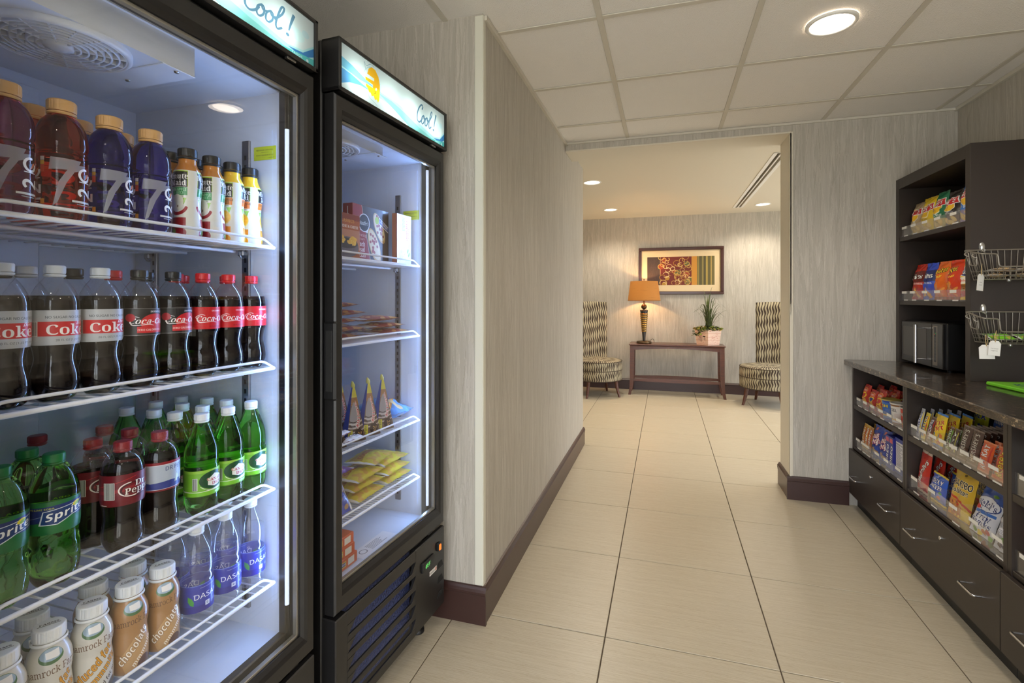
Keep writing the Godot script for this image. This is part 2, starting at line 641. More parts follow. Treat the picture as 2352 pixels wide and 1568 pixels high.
func build_room() -> void:
	# floor of square tiles
	var fl := struct("floor")
	part(fl, "grout_bed", mb().span(Vector3(-3.3, -0.06, -7.4), Vector3(3.3, -0.004, 2.2)), M.grout)
	var T := 0.6096
	var tile := mb().box(Vector3(0, -0.006, 0), Vector3(T - 0.0045, 0.012, T - 0.0045), 0.0012).mesh()
	for i in range(-6, 7):
		for j in range(-8, 10):
			var x := -0.2204 + (i + 0.5) * T
			var z := -1.912 - (j + 0.5) * T
			if z > -3.4 and (x < -1.9 or x > 1.9) or z < -7.5 or z > 2.1 or absf(x) > 3.2:
				continue
			if z < -2.0 and z > -4.2 and x < -1.1:
				continue
			part(fl, "tile", tile, M.tiles[absi(i * 7 + j * 3) % 4], Transform3D(Basis(Vector3.UP, PI / 2), Vector3(x, 0, z)))
	# suspended ceiling
	var ce := struct("ceiling")
	part(ce, "deck", mb().span(Vector3(-1.7, CEIL + 0.03, -3.6), Vector3(1.8, CEIL + 0.12, 1.7)), M.white)
	var G := 0.6096
	for i in range(-3, 4):
		for j in range(-7, 4):
			var x0 := maxf(-0.2527 + i * G, -1.62)
			var x1 := minf(-0.2527 + (i + 1) * G, 1.70)
			var z1 := minf(-2.0054 - j * G, 1.6)
			var z0 := maxf(-2.0054 - (j + 1) * G, -3.57)
			if x1 - x0 < 0.03 or z1 - z0 < 0.03:
				continue
			if x1 <= -0.68 and z1 < -1.86:
				continue
			part(ce, "panel", mb().span(Vector3(x0 + 0.002, CEIL + 0.004, z0 + 0.002), Vector3(x1 - 0.002, CEIL + 0.02, z1 - 0.002), 0.003), M.panel)
	for i in range(-2, 5):
		var x := -0.2527 + i * G
		if x > -1.6 and x < 1.68:
			part(ce, "tee", mb().span(Vector3(x - 0.012, CEIL - 0.002, -1.85 if x < -0.7 else -3.57), Vector3(x + 0.012, CEIL + 0.003, 1.6), 0.0008), M.tee)
	for j in range(-7, 4):
		var z := -2.0054 - j * G
		if z < 1.6 and z > -3.57:
			var xa := -1.62 if z > -1.85 else -0.70
			part(ce, "tee", mb().span(Vector3(xa, CEIL - 0.0015, z - 0.012), Vector3(1.68, CEIL + 0.0028, z + 0.012), 0.0008), M.tee)
	var wm := mb()
	wm.span(Vector3(-0.70, CEIL - 0.018, -3.57), Vector3(-0.685, CEIL + 0.002, -1.86))
	part(ce, "edge_angle", wm, M.tee)
	part(ce, "edge_angle", mb().span(Vector3(1.665, CEIL - 0.018, -3.57), Vector3(1.68, CEIL + 0.002, 1.6)), M.tee)
	part(ce, "edge_angle", mb().span(Vector3(-0.70, CEIL - 0.012, -3.575), Vector3(1.68, CEIL + 0.002, -3.56)), M.tee)
	var lc := struct("ceiling")
	lc.name = "ceiling_far"
	var pl := mb()   # plaster with the long opening for the slot diffuser
	pl.span(Vector3(-3.3, 2.455, -7.4), Vector3(0.856, 2.6, -3.58))
	pl.span(Vector3(0.924, 2.455, -7.4), Vector3(3.3, 2.6, -3.58))
	pl.span(Vector3(0.856, 2.455, -7.4), Vector3(0.924, 2.6, -6.79))
	pl.span(Vector3(0.856, 2.455, -4.31), Vector3(0.924, 2.6, -3.58))
	part(lc, "plaster", pl, M.paint)
	part(lc, "plenum_lid", mb().span(Vector3(0.85, 2.6, -6.8), Vector3(0.93, 2.62, -4.3)), M.tee)
	# walls
	struct("wall_left", mb().span(Vector3(-3.3, 0, -4.38), Vector3(-0.70, 2.6, -1.85)), M.wall)
	struct("wall_front", mb().span(Vector3(0.79, 0, -3.83), Vector3(3.3, 2.6, -3.57)), M.wall)
	struct("wall_header", mb().span(Vector3(-0.70, 2.385, -3.83), Vector3(0.79, 2.6, -3.57)), M.wall)
	struct("wall_right", mb().span(Vector3(1.68, 0, -3.57), Vector3(1.85, 2.6, 2.2)), M.wall)
	var wb := mb()
	wb.span(Vector3(-1.75, 2.30, 1.6), Vector3(1.85, 2.6, 1.75))
	wb.span(Vector3(-1.75, 0, 1.6), Vector3(-1.50, 2.30, 1.75))
	wb.span(Vector3(1.60, 0, 1.6), Vector3(1.85, 2.30, 1.75))
	struct("wall_back", wb, M.wall)
	added_glazing("window_1", Vector3(0.05, 0, 1.68), 0.0, 3.10, 2.30, 3)  # unseen window added to brighten the room from behind the camera
	struct("wall_alcove", mb().span(Vector3(-1.8, 0, -1.85), Vector3(-1.62, 2.6, 2.0)), M.wall)
	struct("wall_far", mb().span(Vector3(-3.3, 0, -7.4), Vector3(3.3, 2.6, -7.22)), M.wall)
	struct("wall_lobby_left", mb().span(Vector3(-3.3, 0, -7.22), Vector3(-3.15, 2.6, -4.38)), M.wall)
	var wl := mb()
	wl.span(Vector3(3.15, 2.30, -7.22), Vector3(3.3, 2.6, -3.83))
	wl.span(Vector3(3.15, 0, -7.22), Vector3(3.3, 2.30, -6.95))
	wl.span(Vector3(3.15, 0, -4.05), Vector3(3.3, 2.30, -3.83))
	struct("wall_lobby_right", wl, M.wall)
	added_glazing("window_2", Vector3(3.22, 0, -5.50), PI / 2, 2.90, 2.30, 3)  # unseen window added to fill the lobby with daylight
	# painted lining of the opening and the corner guards
	var t1 := struct("trim_1", mb().span(Vector3(-0.70, 2.375, -3.835), Vector3(0.79, 2.386, -3.565), 0.002), M.paint)
	t1.set_meta("label", "painted lining under the header of the opening")
	struct("trim_2", mb().span(Vector3(0.779, 0.0, -3.838), Vector3(0.7905, 2.386, -3.566), 0.002), M.paint)
	struct("trim_3", mb().span(Vector3(0.779, 0.15, -3.5785), Vector3(0.800, 2.386, -3.566), 0.003), M.paint)
	struct("trim_4", mb().span(Vector3(-0.735, 0.15, -1.862), Vector3(-0.6965, 2.44, -1.8465), 0.004), M.guard)
	struct("trim_5", mb().span(Vector3(-0.7005, 0.15, -1.875), Vector3(-0.6955, 2.44, -1.8465), 0.002), M.guard)
	baseboard("left", Vector3(-0.70, 0, -1.8495), Vector3(-0.70, 0, -4.394), Vector3.RIGHT)
	baseboard("alcove", Vector3(-1.62, 0, -1.85), Vector3(-0.682, 0, -1.85), Vector3.BACK)
	baseboard("front", Vector3(0.761, 0, -3.57), Vector3(1.112, 0, -3.57), Vector3.BACK)
	baseboard("jamb", Vector3(0.779, 0, -3.5705), Vector3(0.779, 0, -3.85), Vector3.LEFT)
	baseboard("far", Vector3(-3.15, 0, -7.22), Vector3(3.15, 0, -7.22), Vector3.BACK)

func added_glazing(called: String, at: Vector3, turn: float, w: float, h: float, n: int) -> void:   # added floor to ceiling window out of view, for daylight fill
	var g := struct(called)
	g.position = at
	g.rotation.y = turn
	for k in n + 1:
		part(g, "mullion", mb().box(Vector3(-w / 2 + w * k / n, h / 2, 0), Vector3(0.05, h, 0.07), 0.004), M.frame_black)
	for y in [0.04, h - 0.03]:
		part(g, "transom", mb().box(Vector3(0, y, 0), Vector3(w, 0.06, 0.065), 0.004), M.frame_black)
	for k in n:
		part(g, "pane", mb().box(Vector3(-w / 2 + w * (k + 0.5) / n, h / 2, 0), Vector3(w / n - 0.04, h - 0.06, 0.006)), M.glass)

func downlight(at: Vector3, r: float, label: String, e: float, warm: Color, ang := 72.0) -> void:
	var t := thing("recessed_downlight", label, "light", at)
	part(t, "trim_ring", mb().lathe([Vector2(r * 1.02, 0.0), Vector2(r * 1.04, -0.005), Vector2(r * 1.16, -0.006), Vector2(r * 1.22, -0.001), Vector2(r * 1.22, 0.004)], 40), M.white)
	part(t, "lamp_lens", mb().lathe([Vector2(r * 1.03, 0.001), Vector2(r * 0.8, -0.0025), Vector2(r * 0.4, -0.004), Vector2(0.0, -0.0045)], 40), glow(warm, 9.0))
	var s := SpotLight3D.new()
	s.name = "lamp_light"
	s.light_color = warm
	s.light_energy = e
	s.spot_angle = ang
	s.spot_angle_attenuation = 0.6
	s.spot_range = 12.0
	s.spot_attenuation = 2.0
	s.light_size = r * 0.9
	s.shadow_enabled = true
	s.rotation.x = -PI / 2
	s.position.y = -0.02
	t.add_child(s)

func build_camera_and_sky() -> void:
	var cam := Camera3D.new()
	cam.name = "camera"
	add_child(cam)
	cam.position = EYE
	cam.rotation.y = YAW
	var near := 0.05
	cam.set_frustum(near * 1568.0 / FPX, Vector2((1176.0 - PPX) / FPX * near, -(784.0 - PPY) / FPX * near), near, 60.0)
	cam.current = true
	var we := WorldEnvironment.new()
	we.name = "world"
	var e := Environment.new()
	var sky := ProceduralSkyMaterial.new()   # an even overcast sky over pale paving
	sky.sky_top_color = Color(0.90, 0.94, 1.0)
	sky.sky_horizon_color = Color(0.96, 0.98, 1.0)
	sky.ground_horizon_color = Color(0.80, 0.80, 0.78)
	sky.ground_bottom_color = Color(0.80, 0.80, 0.78)
	e.sky = Sky.new()
	e.sky.sky_material = sky
	e.background_mode = Environment.BG_SKY
	e.background_energy_multiplier = SKY
	e.tonemap_mode = Environment.TONE_MAPPER_LINEAR
	e.tonemap_exposure = EXPOSURE
	e.sdfgi_enabled = true
	e.ssao_enabled = true
	e.ssil_enabled = true
	we.environment = e
	add_child(we)

func build_lights() -> void:
	var W := rgb(255, 240, 220)
	downlight(Vector3(0.66, CEIL - 0.004, -2.315), 0.078, "round recessed downlight in the acoustic tile ceiling beside the shelving unit", DOWN, W)
	downlight(Vector3(1.27, CEIL - 0.004, -0.486), 0.078, "round recessed downlight in the acoustic tile ceiling above the counter", DOWN, W)
	downlight(Vector3(-0.25, CEIL - 0.004, 0.43), 0.078, "round recessed downlight in the acoustic tile ceiling before the drinks cooler", DOWN, W)
	downlight(Vector3(0.97, CEIL - 0.004, 1.05), 0.078, "round recessed downlight in the acoustic tile ceiling by the back wall", DOWN, W)
	var L := rgb(255, 240, 218)
	downlight(Vector3(-0.694, 2.4545, -4.91), 0.075, "bright recessed downlight in the smooth ceiling just past the wallpapered corner", LOBBY, L)
	downlight(Vector3(-0.68, 2.4545, -6.50), 0.075, "bright recessed downlight in the smooth ceiling above the table lamp and chair", LOBBY, L)
	downlight(Vector3(1.155, 2.4545, -6.65), 0.075, "bright recessed downlight beside the slot air diffuser in the smooth ceiling", LOBBY, L)
	downlight(Vector3(1.155, 2.4545, -4.91), 0.075, "recessed downlight in the smooth ceiling behind the wall of the shelving unit", LOBBY, L)
	downlight(Vector3(-2.3, 2.4545, -5.7), 0.075, "recessed downlight in the smooth ceiling far along the lobby wall", LOBBY, L)
	downlight(Vector3(2.4, 2.4545, -5.7), 0.075, "recessed downlight in the smooth ceiling towards the lobby side wall", LOBBY, L)
# ---------------------------------------------------------------- glass door merchandisers
func cool_script(c: Cv, x: float, y: float, s: float, col: Color) -> void:
	var t := s * 0.085
	var f := func(p): 
		var o := []
		for q in p:
			o.append([x + (q[0] + (1.0 - q[1]) * 0.22) * s, y + q[1] * s])
		return o
	c.curve(f.call([[0.36, 0.22], [0.42, 0.06], [0.28, -0.02], [0.1, 0.2], [0.0, 0.55], [0.06, 0.9], [0.24, 1.0], [0.42, 0.86], [0.5, 0.66]]), t, col)
	for k in 2:
		var ox := 0.46 + k * 0.34
		c.curve(f.call([[ox + 0.12, 0.5], [ox, 0.66], [ox + 0.02, 0.92], [ox + 0.14, 0.98], [ox + 0.25, 0.8], [ox + 0.22, 0.56], [ox + 0.12, 0.5], [ox + 0.2, 0.66], [ox + 0.36, 0.6]]), t * 0.85, col)
	c.curve(f.call([[1.12, 0.72], [1.34, 0.3], [1.36, 0.02], [1.26, 0.06], [1.2, 0.5], [1.2, 0.86], [1.3, 1.0], [1.44, 0.86]]), t * 0.9, col)
	c.curve(f.call([[1.78, 0.0], [1.74, 0.4], [1.72, 0.74]]), t * 1.5, col, t * 0.6)
	c.ell(x + 1.72 * s, y + 0.95 * s, t * 0.8, t * 0.8, col)

func sign_texture() -> ImageTexture:
	var c := Cv.new(1024, 232, rgb(214, 218, 222))
	var P := func(f, yb):
		var a := []
		for k in 41:
			var u := k / 40.0
			a.append([u * 1024, f.call(u)])
		for q in yb:
			a.append(q)
		return a
	c.poly([[0, 70], [90, 84], [200, 112], [330, 128], [470, 128], [620, 148], [760, 178], [880, 196], [960, 178], [1024, 120], [1024, 232], [700, 232], [560, 190], [420, 168], [240, 160], [120, 168], [0, 196]], rgb(176, 216, 222))
	c.poly([[0, 70], [90, 84], [200, 112], [260, 124], [150, 132], [60, 124], [0, 118]], rgb(120, 178, 208))
	c.poly([[0, 128], [80, 132], [160, 146], [240, 156], [150, 160], [70, 178], [0, 212]], rgb(92, 148, 200))
	c.poly([[300, 140], [420, 138], [560, 160], [700, 192], [860, 214], [1024, 214], [1024, 232], [620, 232], [470, 186]], rgb(140, 205, 205))
	c.poly([[880, 204], [960, 190], [1024, 132], [1024, 176], [960, 214]], rgb(64, 124, 186))
	c.poly([[700, 232], [860, 218], [1024, 190], [1024, 232]], rgb(96, 190, 190))
	c.ell(930, 120, 40, 30, rgb(206, 222, 226))
	c.ell(975, 92, 20, 18, rgb(198, 216, 224))
	for k in 5:
		c.ring(250, 116, 78 - k * 3, 92 - k * 2, 1.4, rgb(150, 190, 200), 3.3 + k * 0.5, 4.6 + k * 0.45)
	var f := [[205, 74], [218, 40], [244, 22], [274, 26], [300, 52], [312, 92], [312, 138], [306, 178], [296, 196], [286, 182], [270, 190], [258, 172], [244, 180], [232, 164], [222, 168], [208, 150], [196, 146], [193, 130], [252, 132], [252, 114], [192, 112], [190, 96], [262, 92], [262, 76]]
	c.poly(f, rgb(236, 168, 32))
	c.poly([[208, 150], [193, 130], [252, 132], [300, 120], [312, 138], [306, 178], [296, 196], [286, 182], [270, 190], [258, 172], [244, 180], [232, 164], [222, 168]], rgb(244, 200, 40))
	c.ell(280, 128, 6, 9, rgb(250, 244, 214), 0.5)
	c.curve([[268, 142], [274, 150], [266, 156]], 3, rgb(150, 96, 20))
	c.curve([[196, 60], [180, 20], [200, 34], [230, 12], [262, 14]], 2.2, rgb(110, 140, 160))
	c.curve([[206, 168], [226, 196], [260, 204], [290, 216]], 2.0, rgb(130, 160, 170))
	cool_script(c, 676, 40, 118, rgb(92, 124, 150))
	c.text("FAGOR", 930, 216, 17, rgb(190, 222, 226))
	c.ell(985, 216, 7, 8, rgb(214, 232, 236))
	return c.tex()

func wire_shelf(fr: Node3D, hw: float, y: float, zf: float, zb: float, pitch: float) -> void:
	var m := mb()
	var x := hw - 0.012
	m.tube([Vector3(-x, y, zf), Vector3(x, y, zf)], 0.0046, 8)
	m.tube(rounded([Vector3(-x, y, zf), Vector3(-x + 0.03, y + 0.021, zf - 0.006), Vector3(x - 0.03, y + 0.021, zf - 0.006), Vector3(x, y, zf)], 0.012), 0.0032, 8)
	m.tube([Vector3(-x, y, zf), Vector3(-x, y, zb)], 0.0036, 6)
	m.tube([Vector3(x, y, zf), Vector3(x, y, zb)], 0.0036, 6)
	m.tube([Vector3(-x, y, zb), Vector3(x, y, zb)], 0.004, 6)
	var s := part(fr, "wire_shelf", m, M.coated)
	for z in [zf - 0.13, zf - 0.30]:
		part(s, "cross_rod", mb().tube([Vector3(-x, y - 0.006, z), Vector3(x, y - 0.006, z)], 0.0044, 8), M.coated)
	var w := mb()
	var k := int(2.0 * x / pitch)
	for i in range(1, k):
		var xx := -x + 2.0 * x * i / k
		w.tube([Vector3(xx, y + 0.0015, zf + 0.001), Vector3(xx, y + 0.0015, zb)], 0.0021, 5)
	stuff(part(s, "wires", w, M.coated))
	for sx in [-1.0, 1.0]:
		for z in [zf - 0.105, zb + 0.05]:
			var b := mb()
			b.box(Vector3(sx * (hw - 0.012), y - 0.012, z), Vector3(0.014, 0.016, 0.02), 0.003)
			b.tube(bez(Vector3(sx * (hw - 0.004), y - 0.024, z), Vector3(sx * (hw - 0.02), y - 0.028, z), Vector3(sx * (hw - 0.018), y - 0.01, z), 5), 0.0025, 5)
			part(s, "shelf_clip", b, M.steel)

func fan_cover(fr: Node3D, x0: float, x1: float, z0: float, z1: float, y: float, top: float, c: Vector3, r: float) -> void:
	# housing outline seen from below, with rounded corners and the circular opening cut out
	var hz := mb()
	var seg := 48
	for k in seg:
		var a0 := TAU * k / seg
		var a1 := TAU * (k + 1) / seg
		var e := []
		for a in [a0, a1]:
			var d := Vector2(cos(a), sin(a))
			var t := 9.0
			if absf(d.x) > 1e-5:
				t = minf(t, ((x1 if d.x > 0 else x0) - c.x) / d.x)
			if absf(d.y) > 1e-5:
				t = minf(t, ((z1 if d.y > 0 else z0) - c.z) / d.y)
			e.append([d, t])
		var p := []
		for q in e:
			p.append(Vector3(c.x + q[0].x * r, y, c.z + q[0].y * r))
			p.append(Vector3(c.x + q[0].x * q[1], y, c.z + q[0].y * q[1]))
		hz.quad(p[0], p[1], p[3], p[2], Vector3.DOWN)
		hz.quad(p[0], p[2], p[2] + Vector3.UP * 0.03, p[0] + Vector3.UP * 0.03, Vector3(-cos(a0), 0, -sin(a0)))
		hz.quad(p[1], p[3], p[3] + Vector3.UP * (top - y), p[1] + Vector3.UP * (top - y), Vector3(cos(a0), 0, sin(a0)))
	var h := part(fr, "fan_housing", hz, M.liner)
	part(h, "shroud_ring", mb().lathe([Vector2(r * 1.1, 0.0), Vector2(r * 1.1, -0.008), Vector2(r * 1.05, -0.013), Vector2(r, -0.01), Vector2(r * 0.97, 0.004)], 48), M.liner, Transform3D(Basis.IDENTITY, Vector3(c.x, y, c.z)))
	part(h, "fan_chamber", mb().lathe([Vector2(0.0, 0.028), Vector2(r, 0.028)], 32), mt(rgb(60, 64, 74), 0.6), Transform3D(Basis.IDENTITY, Vector3(c.x, y, c.z)))
	for k in 7:
		var rr := r * (0.30 + 0.69 * k / 6.0)
		part(h, "grille_ring", mb().lathe([Vector2(rr, -0.011), Vector2(rr + 0.0030, -0.011), Vector2(rr + 0.0030, -0.001), Vector2(rr, -0.001), Vector2(rr, -0.011)], 48), M.liner, Transform3D(Basis.IDENTITY, Vector3(c.x, y, c.z)))
	for k in 16:
		var a := TAU * (k + 0.3) / 16
		var ra := r * (0.2 if k % 2 == 0 else 0.5)
		var sp := mb()
		sp.box(Vector3((ra + r) * 0.5, -0.005, 0), Vector3(r - ra, 0.011, 0.0034), 0.0006)
		part(h, "grille_spoke", sp, M.liner, Transform3D(Basis(Vector3.UP, a), Vector3(c.x, y, c.z)))
	part(h, "hub", mb().lathe([Vector2(0, -0.016), Vector2(r * 0.12, -0.016), Vector2(r * 0.14, -0.013), Vector2(r * 0.22, -0.012), Vector2(r * 0.22, 0)], 24), M.liner, Transform3D(Basis.IDENTITY, Vector3(c.x, y, c.z)))
	if x1 - c.x > r * 1.25:
		var pl := part(h, "junction_cover", mb().box(Vector3((c.x + r * 1.12 + x1) * 0.5, y - 0.001, c.z + 0.03), Vector3(x1 - c.x - r * 1.2, 0.003, 0.16), 0.001), M.liner)
		for q in [-0.07, 0.07]:
			part(pl, "screw", mb().lathe([Vector2(0, -0.004), Vector2(0.004, -0.0035), Vector2(0.005, 0)], 12), M.steel, Transform3D(Basis.IDENTITY, Vector3((c.x + r * 1.12 + x1) * 0.5, y - 0.002, c.z + 0.03 + q)))

func merchandiser(o: Dictionary) -> Node3D:
	var fr := thing(o.name, o.label, o.category, o.at, o.turn)
	var hw: float = o.hw
	var iw: float = o.iw
	var top: float = o.sign1
	var fy: float = o.fy
	var cy: float = o.cy
	var zb := -0.68
	# outer cabinet
	var b := mb()
	b.span(Vector3(-hw, 0.06, zb), Vector3(-iw - 0.003, top, -0.062), 0.004)
	b.span(Vector3(iw + 0.003, 0.06, zb), Vector3(hw, top, -0.062), 0.004)
	b.span(Vector3(-iw - 0.003, 0.06, zb), Vector3(iw + 0.003, fy - 0.003, -0.075), 0.002)
	b.span(Vector3(-iw - 0.003, cy + 0.003, zb), Vector3(iw + 0.003, top, -0.062), 0.002)
	b.span(Vector3(-iw - 0.003, fy, zb), Vector3(iw + 0.003, cy, -0.603), 0.0)
	part(fr, "cabinet", b, M.frame_black)
	var l := mb()
	l.span(Vector3(-iw - 0.003, fy, -0.60), Vector3(-iw, cy, -0.085))
	l.span(Vector3(iw, fy, -0.60), Vector3(iw + 0.003, cy, -0.085))
	l.span(Vector3(-iw, fy - 0.003, -0.60), Vector3(iw, fy, -0.085))
	l.span(Vector3(-iw, cy, -0.60), Vector3(iw, cy + 0.003, -0.085))
	l.span(Vector3(-iw, fy, -0.603), Vector3(iw, cy, -0.60))
	part(fr, "liner", l, M.liner)
	part(fr, "face_sill", mb().span(Vector3(-iw, fy - 0.03, -0.088), Vector3(iw, fy + 0.002, -0.064), 0.003), M.frame_black)
	var bd := part(fr, "back_duct", mb().span(Vector3(-0.06, fy + 0.1, -0.60), Vector3(0.06, cy - 0.03, -0.575), 0.004), M.liner)
	bd.name = "back_duct"
	# canopy sign: a lit box with a tube behind a printed panel
	var y0: float = o.sign0
	var y1: float = o.sign1
	var s := mb()
	s.span(Vector3(-hw, y0, -0.062), Vector3(hw, y0 + 0.012, 0.0), 0.002)
	s.span(Vector3(-hw, y1 - 0.010, -0.062), Vector3(hw, y1, 0.0), 0.002)
	s.span(Vector3(-hw, y0, -0.062), Vector3(-hw + 0.012, y1, 0.0), 0.002)
	s.span(Vector3(hw - 0.012, y0, -0.062), Vector3(hw, y1, 0.0), 0.002)
	var sg := part(fr, "canopy_frame", s, M.frame_black)
	var bx := mb()
	bx.span(Vector3(-hw + 0.012, y0 + 0.012, -0.0615), Vector3(hw - 0.012, y1 - 0.01, -0.058))
	part(sg, "reflector", bx, mt(rgb(150, 152, 150), 0.5))
	var pm := mb()
	pm.quad(Vector3(-hw + 0.010, y0 + 0.010, -0.006), Vector3(hw - 0.010, y0 + 0.010, -0.006), Vector3(hw - 0.010, y1 - 0.008, -0.006), Vector3(-hw + 0.010, y1 - 0.008, -0.006), Vector3.BACK)
	part(sg, "sign_panel", pm, M.sign)
	for k in 2:
		var tx := -0.14 + 0.28 * k
		var tb := part(sg, "sign_tube", mb().tube([Vector3(-0.135, 0, 0), Vector3(0.135, 0, 0)], 0.008, 10), M.tube_glow, Transform3D(Basis.IDENTITY, Vector3(tx, y0 + (y1 - y0) * 0.38, -0.024)))
		for q in [-0.08, 0.08]:
			var ol := OmniLight3D.new()
			ol.name = "sign_tube_light"
			ol.light_color = rgb(228, 255, 244)
			ol.light_energy = o.tube
			ol.light_size = 0.006
			ol.omni_range = 6.0
			ol.omni_attenuation = 2.0
			ol.shadow_enabled = true
			ol.position = Vector3(q, 0, 0)
			tb.add_child(ol)
	part(sg, "catch", mb().box(Vector3(hw - 0.09, y0 - 0.003, -0.012), Vector3(0.03, 0.006, 0.01), 0.001), M.steel)
	# door
	var d0: float = o.door0
	var d1: float = y0 - 0.006
	var g0: float = o.glass0
	var g1: float = o.glass1
	var gx := hw - 0.040
	var d := mb()
	var prof := [[-0.0, -0.058], [0.0, -0.020], [0.006, -0.014]]
	var O := [Vector2(-hw, d0), Vector2(hw, d0), Vector2(hw, d1), Vector2(-hw, d1)]
	var I := [Vector2(-gx, g0), Vector2(gx, g0), Vector2(gx, g1), Vector2(-gx, g1)]
	var steps := [[0.0, -0.050], [0.0, -0.019], [0.1, -0.0135], [0.66, -0.0135], [0.84, -0.018], [1.0, -0.025], [1.0, -0.050]]
	for k in 4:
		var k2 := (k + 1) % 4
		var inw: Vector2 = ((I[k] + I[k2]) - (O[k] + O[k2])).normalized()
		for q in steps.size() - 1:
			var A = steps[q]
			var B = steps[q + 1]
			var a0: Vector2 = O[k].lerp(I[k], A[0])
			var a1: Vector2 = O[k2].lerp(I[k2], A[0])
			var b0: Vector2 = O[k].lerp(I[k], B[0])
			var b1: Vector2 = O[k2].lerp(I[k2], B[0])
			var nn := Vector3(0, 0, 1)
			if q == 0:
				nn = Vector3(-inw.x, -inw.y, 0.0)
			elif q == steps.size() - 2:
				nn = Vector3(inw.x, inw.y, 0.0)
			elif B[1] < A[1]:
				nn = Vector3(inw.x * 0.6, inw.y * 0.6, 1)
			elif B[1] > A[1]:
				nn = Vector3(-inw.x * 0.6, -inw.y * 0.6, 1)
			d.quad(Vector3(a0.x, a0.y, A[1]), Vector3(a1.x, a1.y, A[1]), Vector3(b1.x, b1.y, B[1]), Vector3(b0.x, b0.y, B[1]), nn)
	var dr := part(fr, "door", d, M.frame_black)
	for z in [-0.028, -0.044]:
		var gm := mb()
		gm.quad(Vector3(-gx - 0.004, g0 - 0.004, z), Vector3(gx + 0.004, g0 - 0.004, z), Vector3(gx + 0.004, g1 + 0.004, z), Vector3(-gx - 0.004, g1 + 0.004, z), Vector3.BACK)
		part(dr, "glass_pane", gm, M.glass)
	var tr := mb()
	for e in [[Vector3(-gx, g0, 0), Vector3(gx, g0 + 0.007, 0)], [Vector3(-gx, g1 - 0.007, 0), Vector3(gx, g1, 0)], [Vector3(-gx, g0, 0), Vector3(-gx + 0.007, g1, 0)], [Vector3(gx - 0.007, g0, 0), Vector3(gx, g1, 0)]]:
		tr.span(e[0] + Vector3(0, 0, -0.043), e[1] + Vector3(0, 0, -0.030), 0.001)
	part(dr, "spacer_bar", tr, M.spacer)
	var gk := mb()
	for e in [[Vector3(-hw + 0.02, d0 + 0.02, 0), Vector3(hw - 0.02, d0 + 0.035, 0)], [Vector3(-hw + 0.02, d1 - 0.035, 0), Vector3(hw - 0.02, d1 - 0.02, 0)], [Vector3(-hw + 0.02, d0 + 0.02, 0), Vector3(-hw + 0.035, d1 - 0.02, 0)], [Vector3(hw - 0.035, d0 + 0.02, 0), Vector3(hw - 0.02, d1 - 0.02, 0)]]:
		gk.span(e[0] + Vector3(0, 0, -0.062), e[1] + Vector3(0, 0, -0.050))
	part(dr, "gasket", gk, M.black)
	var hx := -hw - 0.002
	var hn := mb()
	hn.span(Vector3(hx - 0.006, o.handle0, -0.05), Vector3(hx + 0.012, o.handle1, -0.008), 0.006)
	part(dr, "door_handle", hn, M.black)
	part(dr, "recess_shade", mb().span(Vector3(hx - 0.0075, o.handle0 + 0.025, -0.040), Vector3(hx - 0.004, o.handle1 - 0.025, -0.018), 0.0015), M.shade_black)  # black slab painted for the shade of the grip hollow
	# kick plate with louvres
	var k1 := d0 - 0.012
	var k0: float = o.kick0
	var kp := mb()
	kp.span(Vector3(-hw, k0, -0.062), Vector3(-hw + 0.05, k1, -0.012), 0.003)
	kp.span(Vector3(hw - 0.21, k0, -0.030), Vector3(hw, k1, -0.012), 0.003)
	var n := 5
	var pitch := (k1 - k0 - 0.05) / n
	for q in n + 1:
		var yy := k0 + 0.010 + pitch * q
		kp.span(Vector3(-hw + 0.048, yy - (0.010 if q == 0 else 0.0), -0.020), Vector3(hw - 0.208, yy + pitch * 0.36 if q < n else k1, -0.012), 0.0015)
	for q in n:
		var ya := k0 + 0.010 + pitch * q + pitch * 0.36
		var yb := k0 + 0.010 + pitch * (q + 1)
		kp.extrude(PackedVector2Array([Vector2(-hw + 0.048, ya), Vector2(-hw + 0.085, yb), Vector2(-hw + 0.048, yb)]), -0.020, -0.012)
		kp.extrude(PackedVector2Array([Vector2(hw - 0.205, ya), Vector2(hw - 0.205, yb), Vector2(hw - 0.235, ya)]), -0.020, -0.012)
	var kk := part(fr, "kick_plate", kp, M.frame_black)
	part(kk, "condenser_screen", mb().span(Vector3(-hw + 0.045, k0 + 0.005, -0.058), Vector3(hw - 0.19, k1 - 0.01, -0.050)), M.condenser)
	for q in 3:
		var yq := k0 + 0.045 + 0.055 * q
		part(kk, "vent_shade", mb().extrude(PackedVector2Array([Vector2(hw - 0.055, yq), Vector2(hw - 0.012, yq), Vector2(hw - 0.020, yq + 0.022), Vector2(hw - 0.045, yq + 0.022)]), -0.013, -0.0105), M.shade_black)  # black plates carry the shade of the vent openings in their colour
	if o.has("control"):
		var pn := part(kk, "control_panel", mb().box(Vector3(hw - 0.13, k1 - 0.085, -0.010), Vector3(0.085, 0.036, 0.012), 0.003), M.black)
		var dm := mb()
		dm.quad(Vector3(-0.024, -0.012, 0), Vector3(0.018, -0.012, 0), Vector3(0.018, 0.012, 0), Vector3(-0.024, 0.012, 0), Vector3.BACK)
		var cv := Cv.new(96, 56, rgb(6, 12, 8))
		cv.text("dEF", 48, 28, 44, rgb(110, 255, 120), {"f": "Droid Sans Mono", "b": true, "skew": 0.1})
		var dmat := mt(Color.BLACK, 0.3)
		dmat.emission_enabled = true
		dmat.emission = Color.BLACK
		dmat.emission_texture = cv.tex()
		dmat.emission_energy_multiplier = 1.6
		part(pn, "display_screen", dm, dmat, Transform3D(Basis.IDENTITY, Vector3(hw - 0.135, k1 - 0.085, -0.0036)))
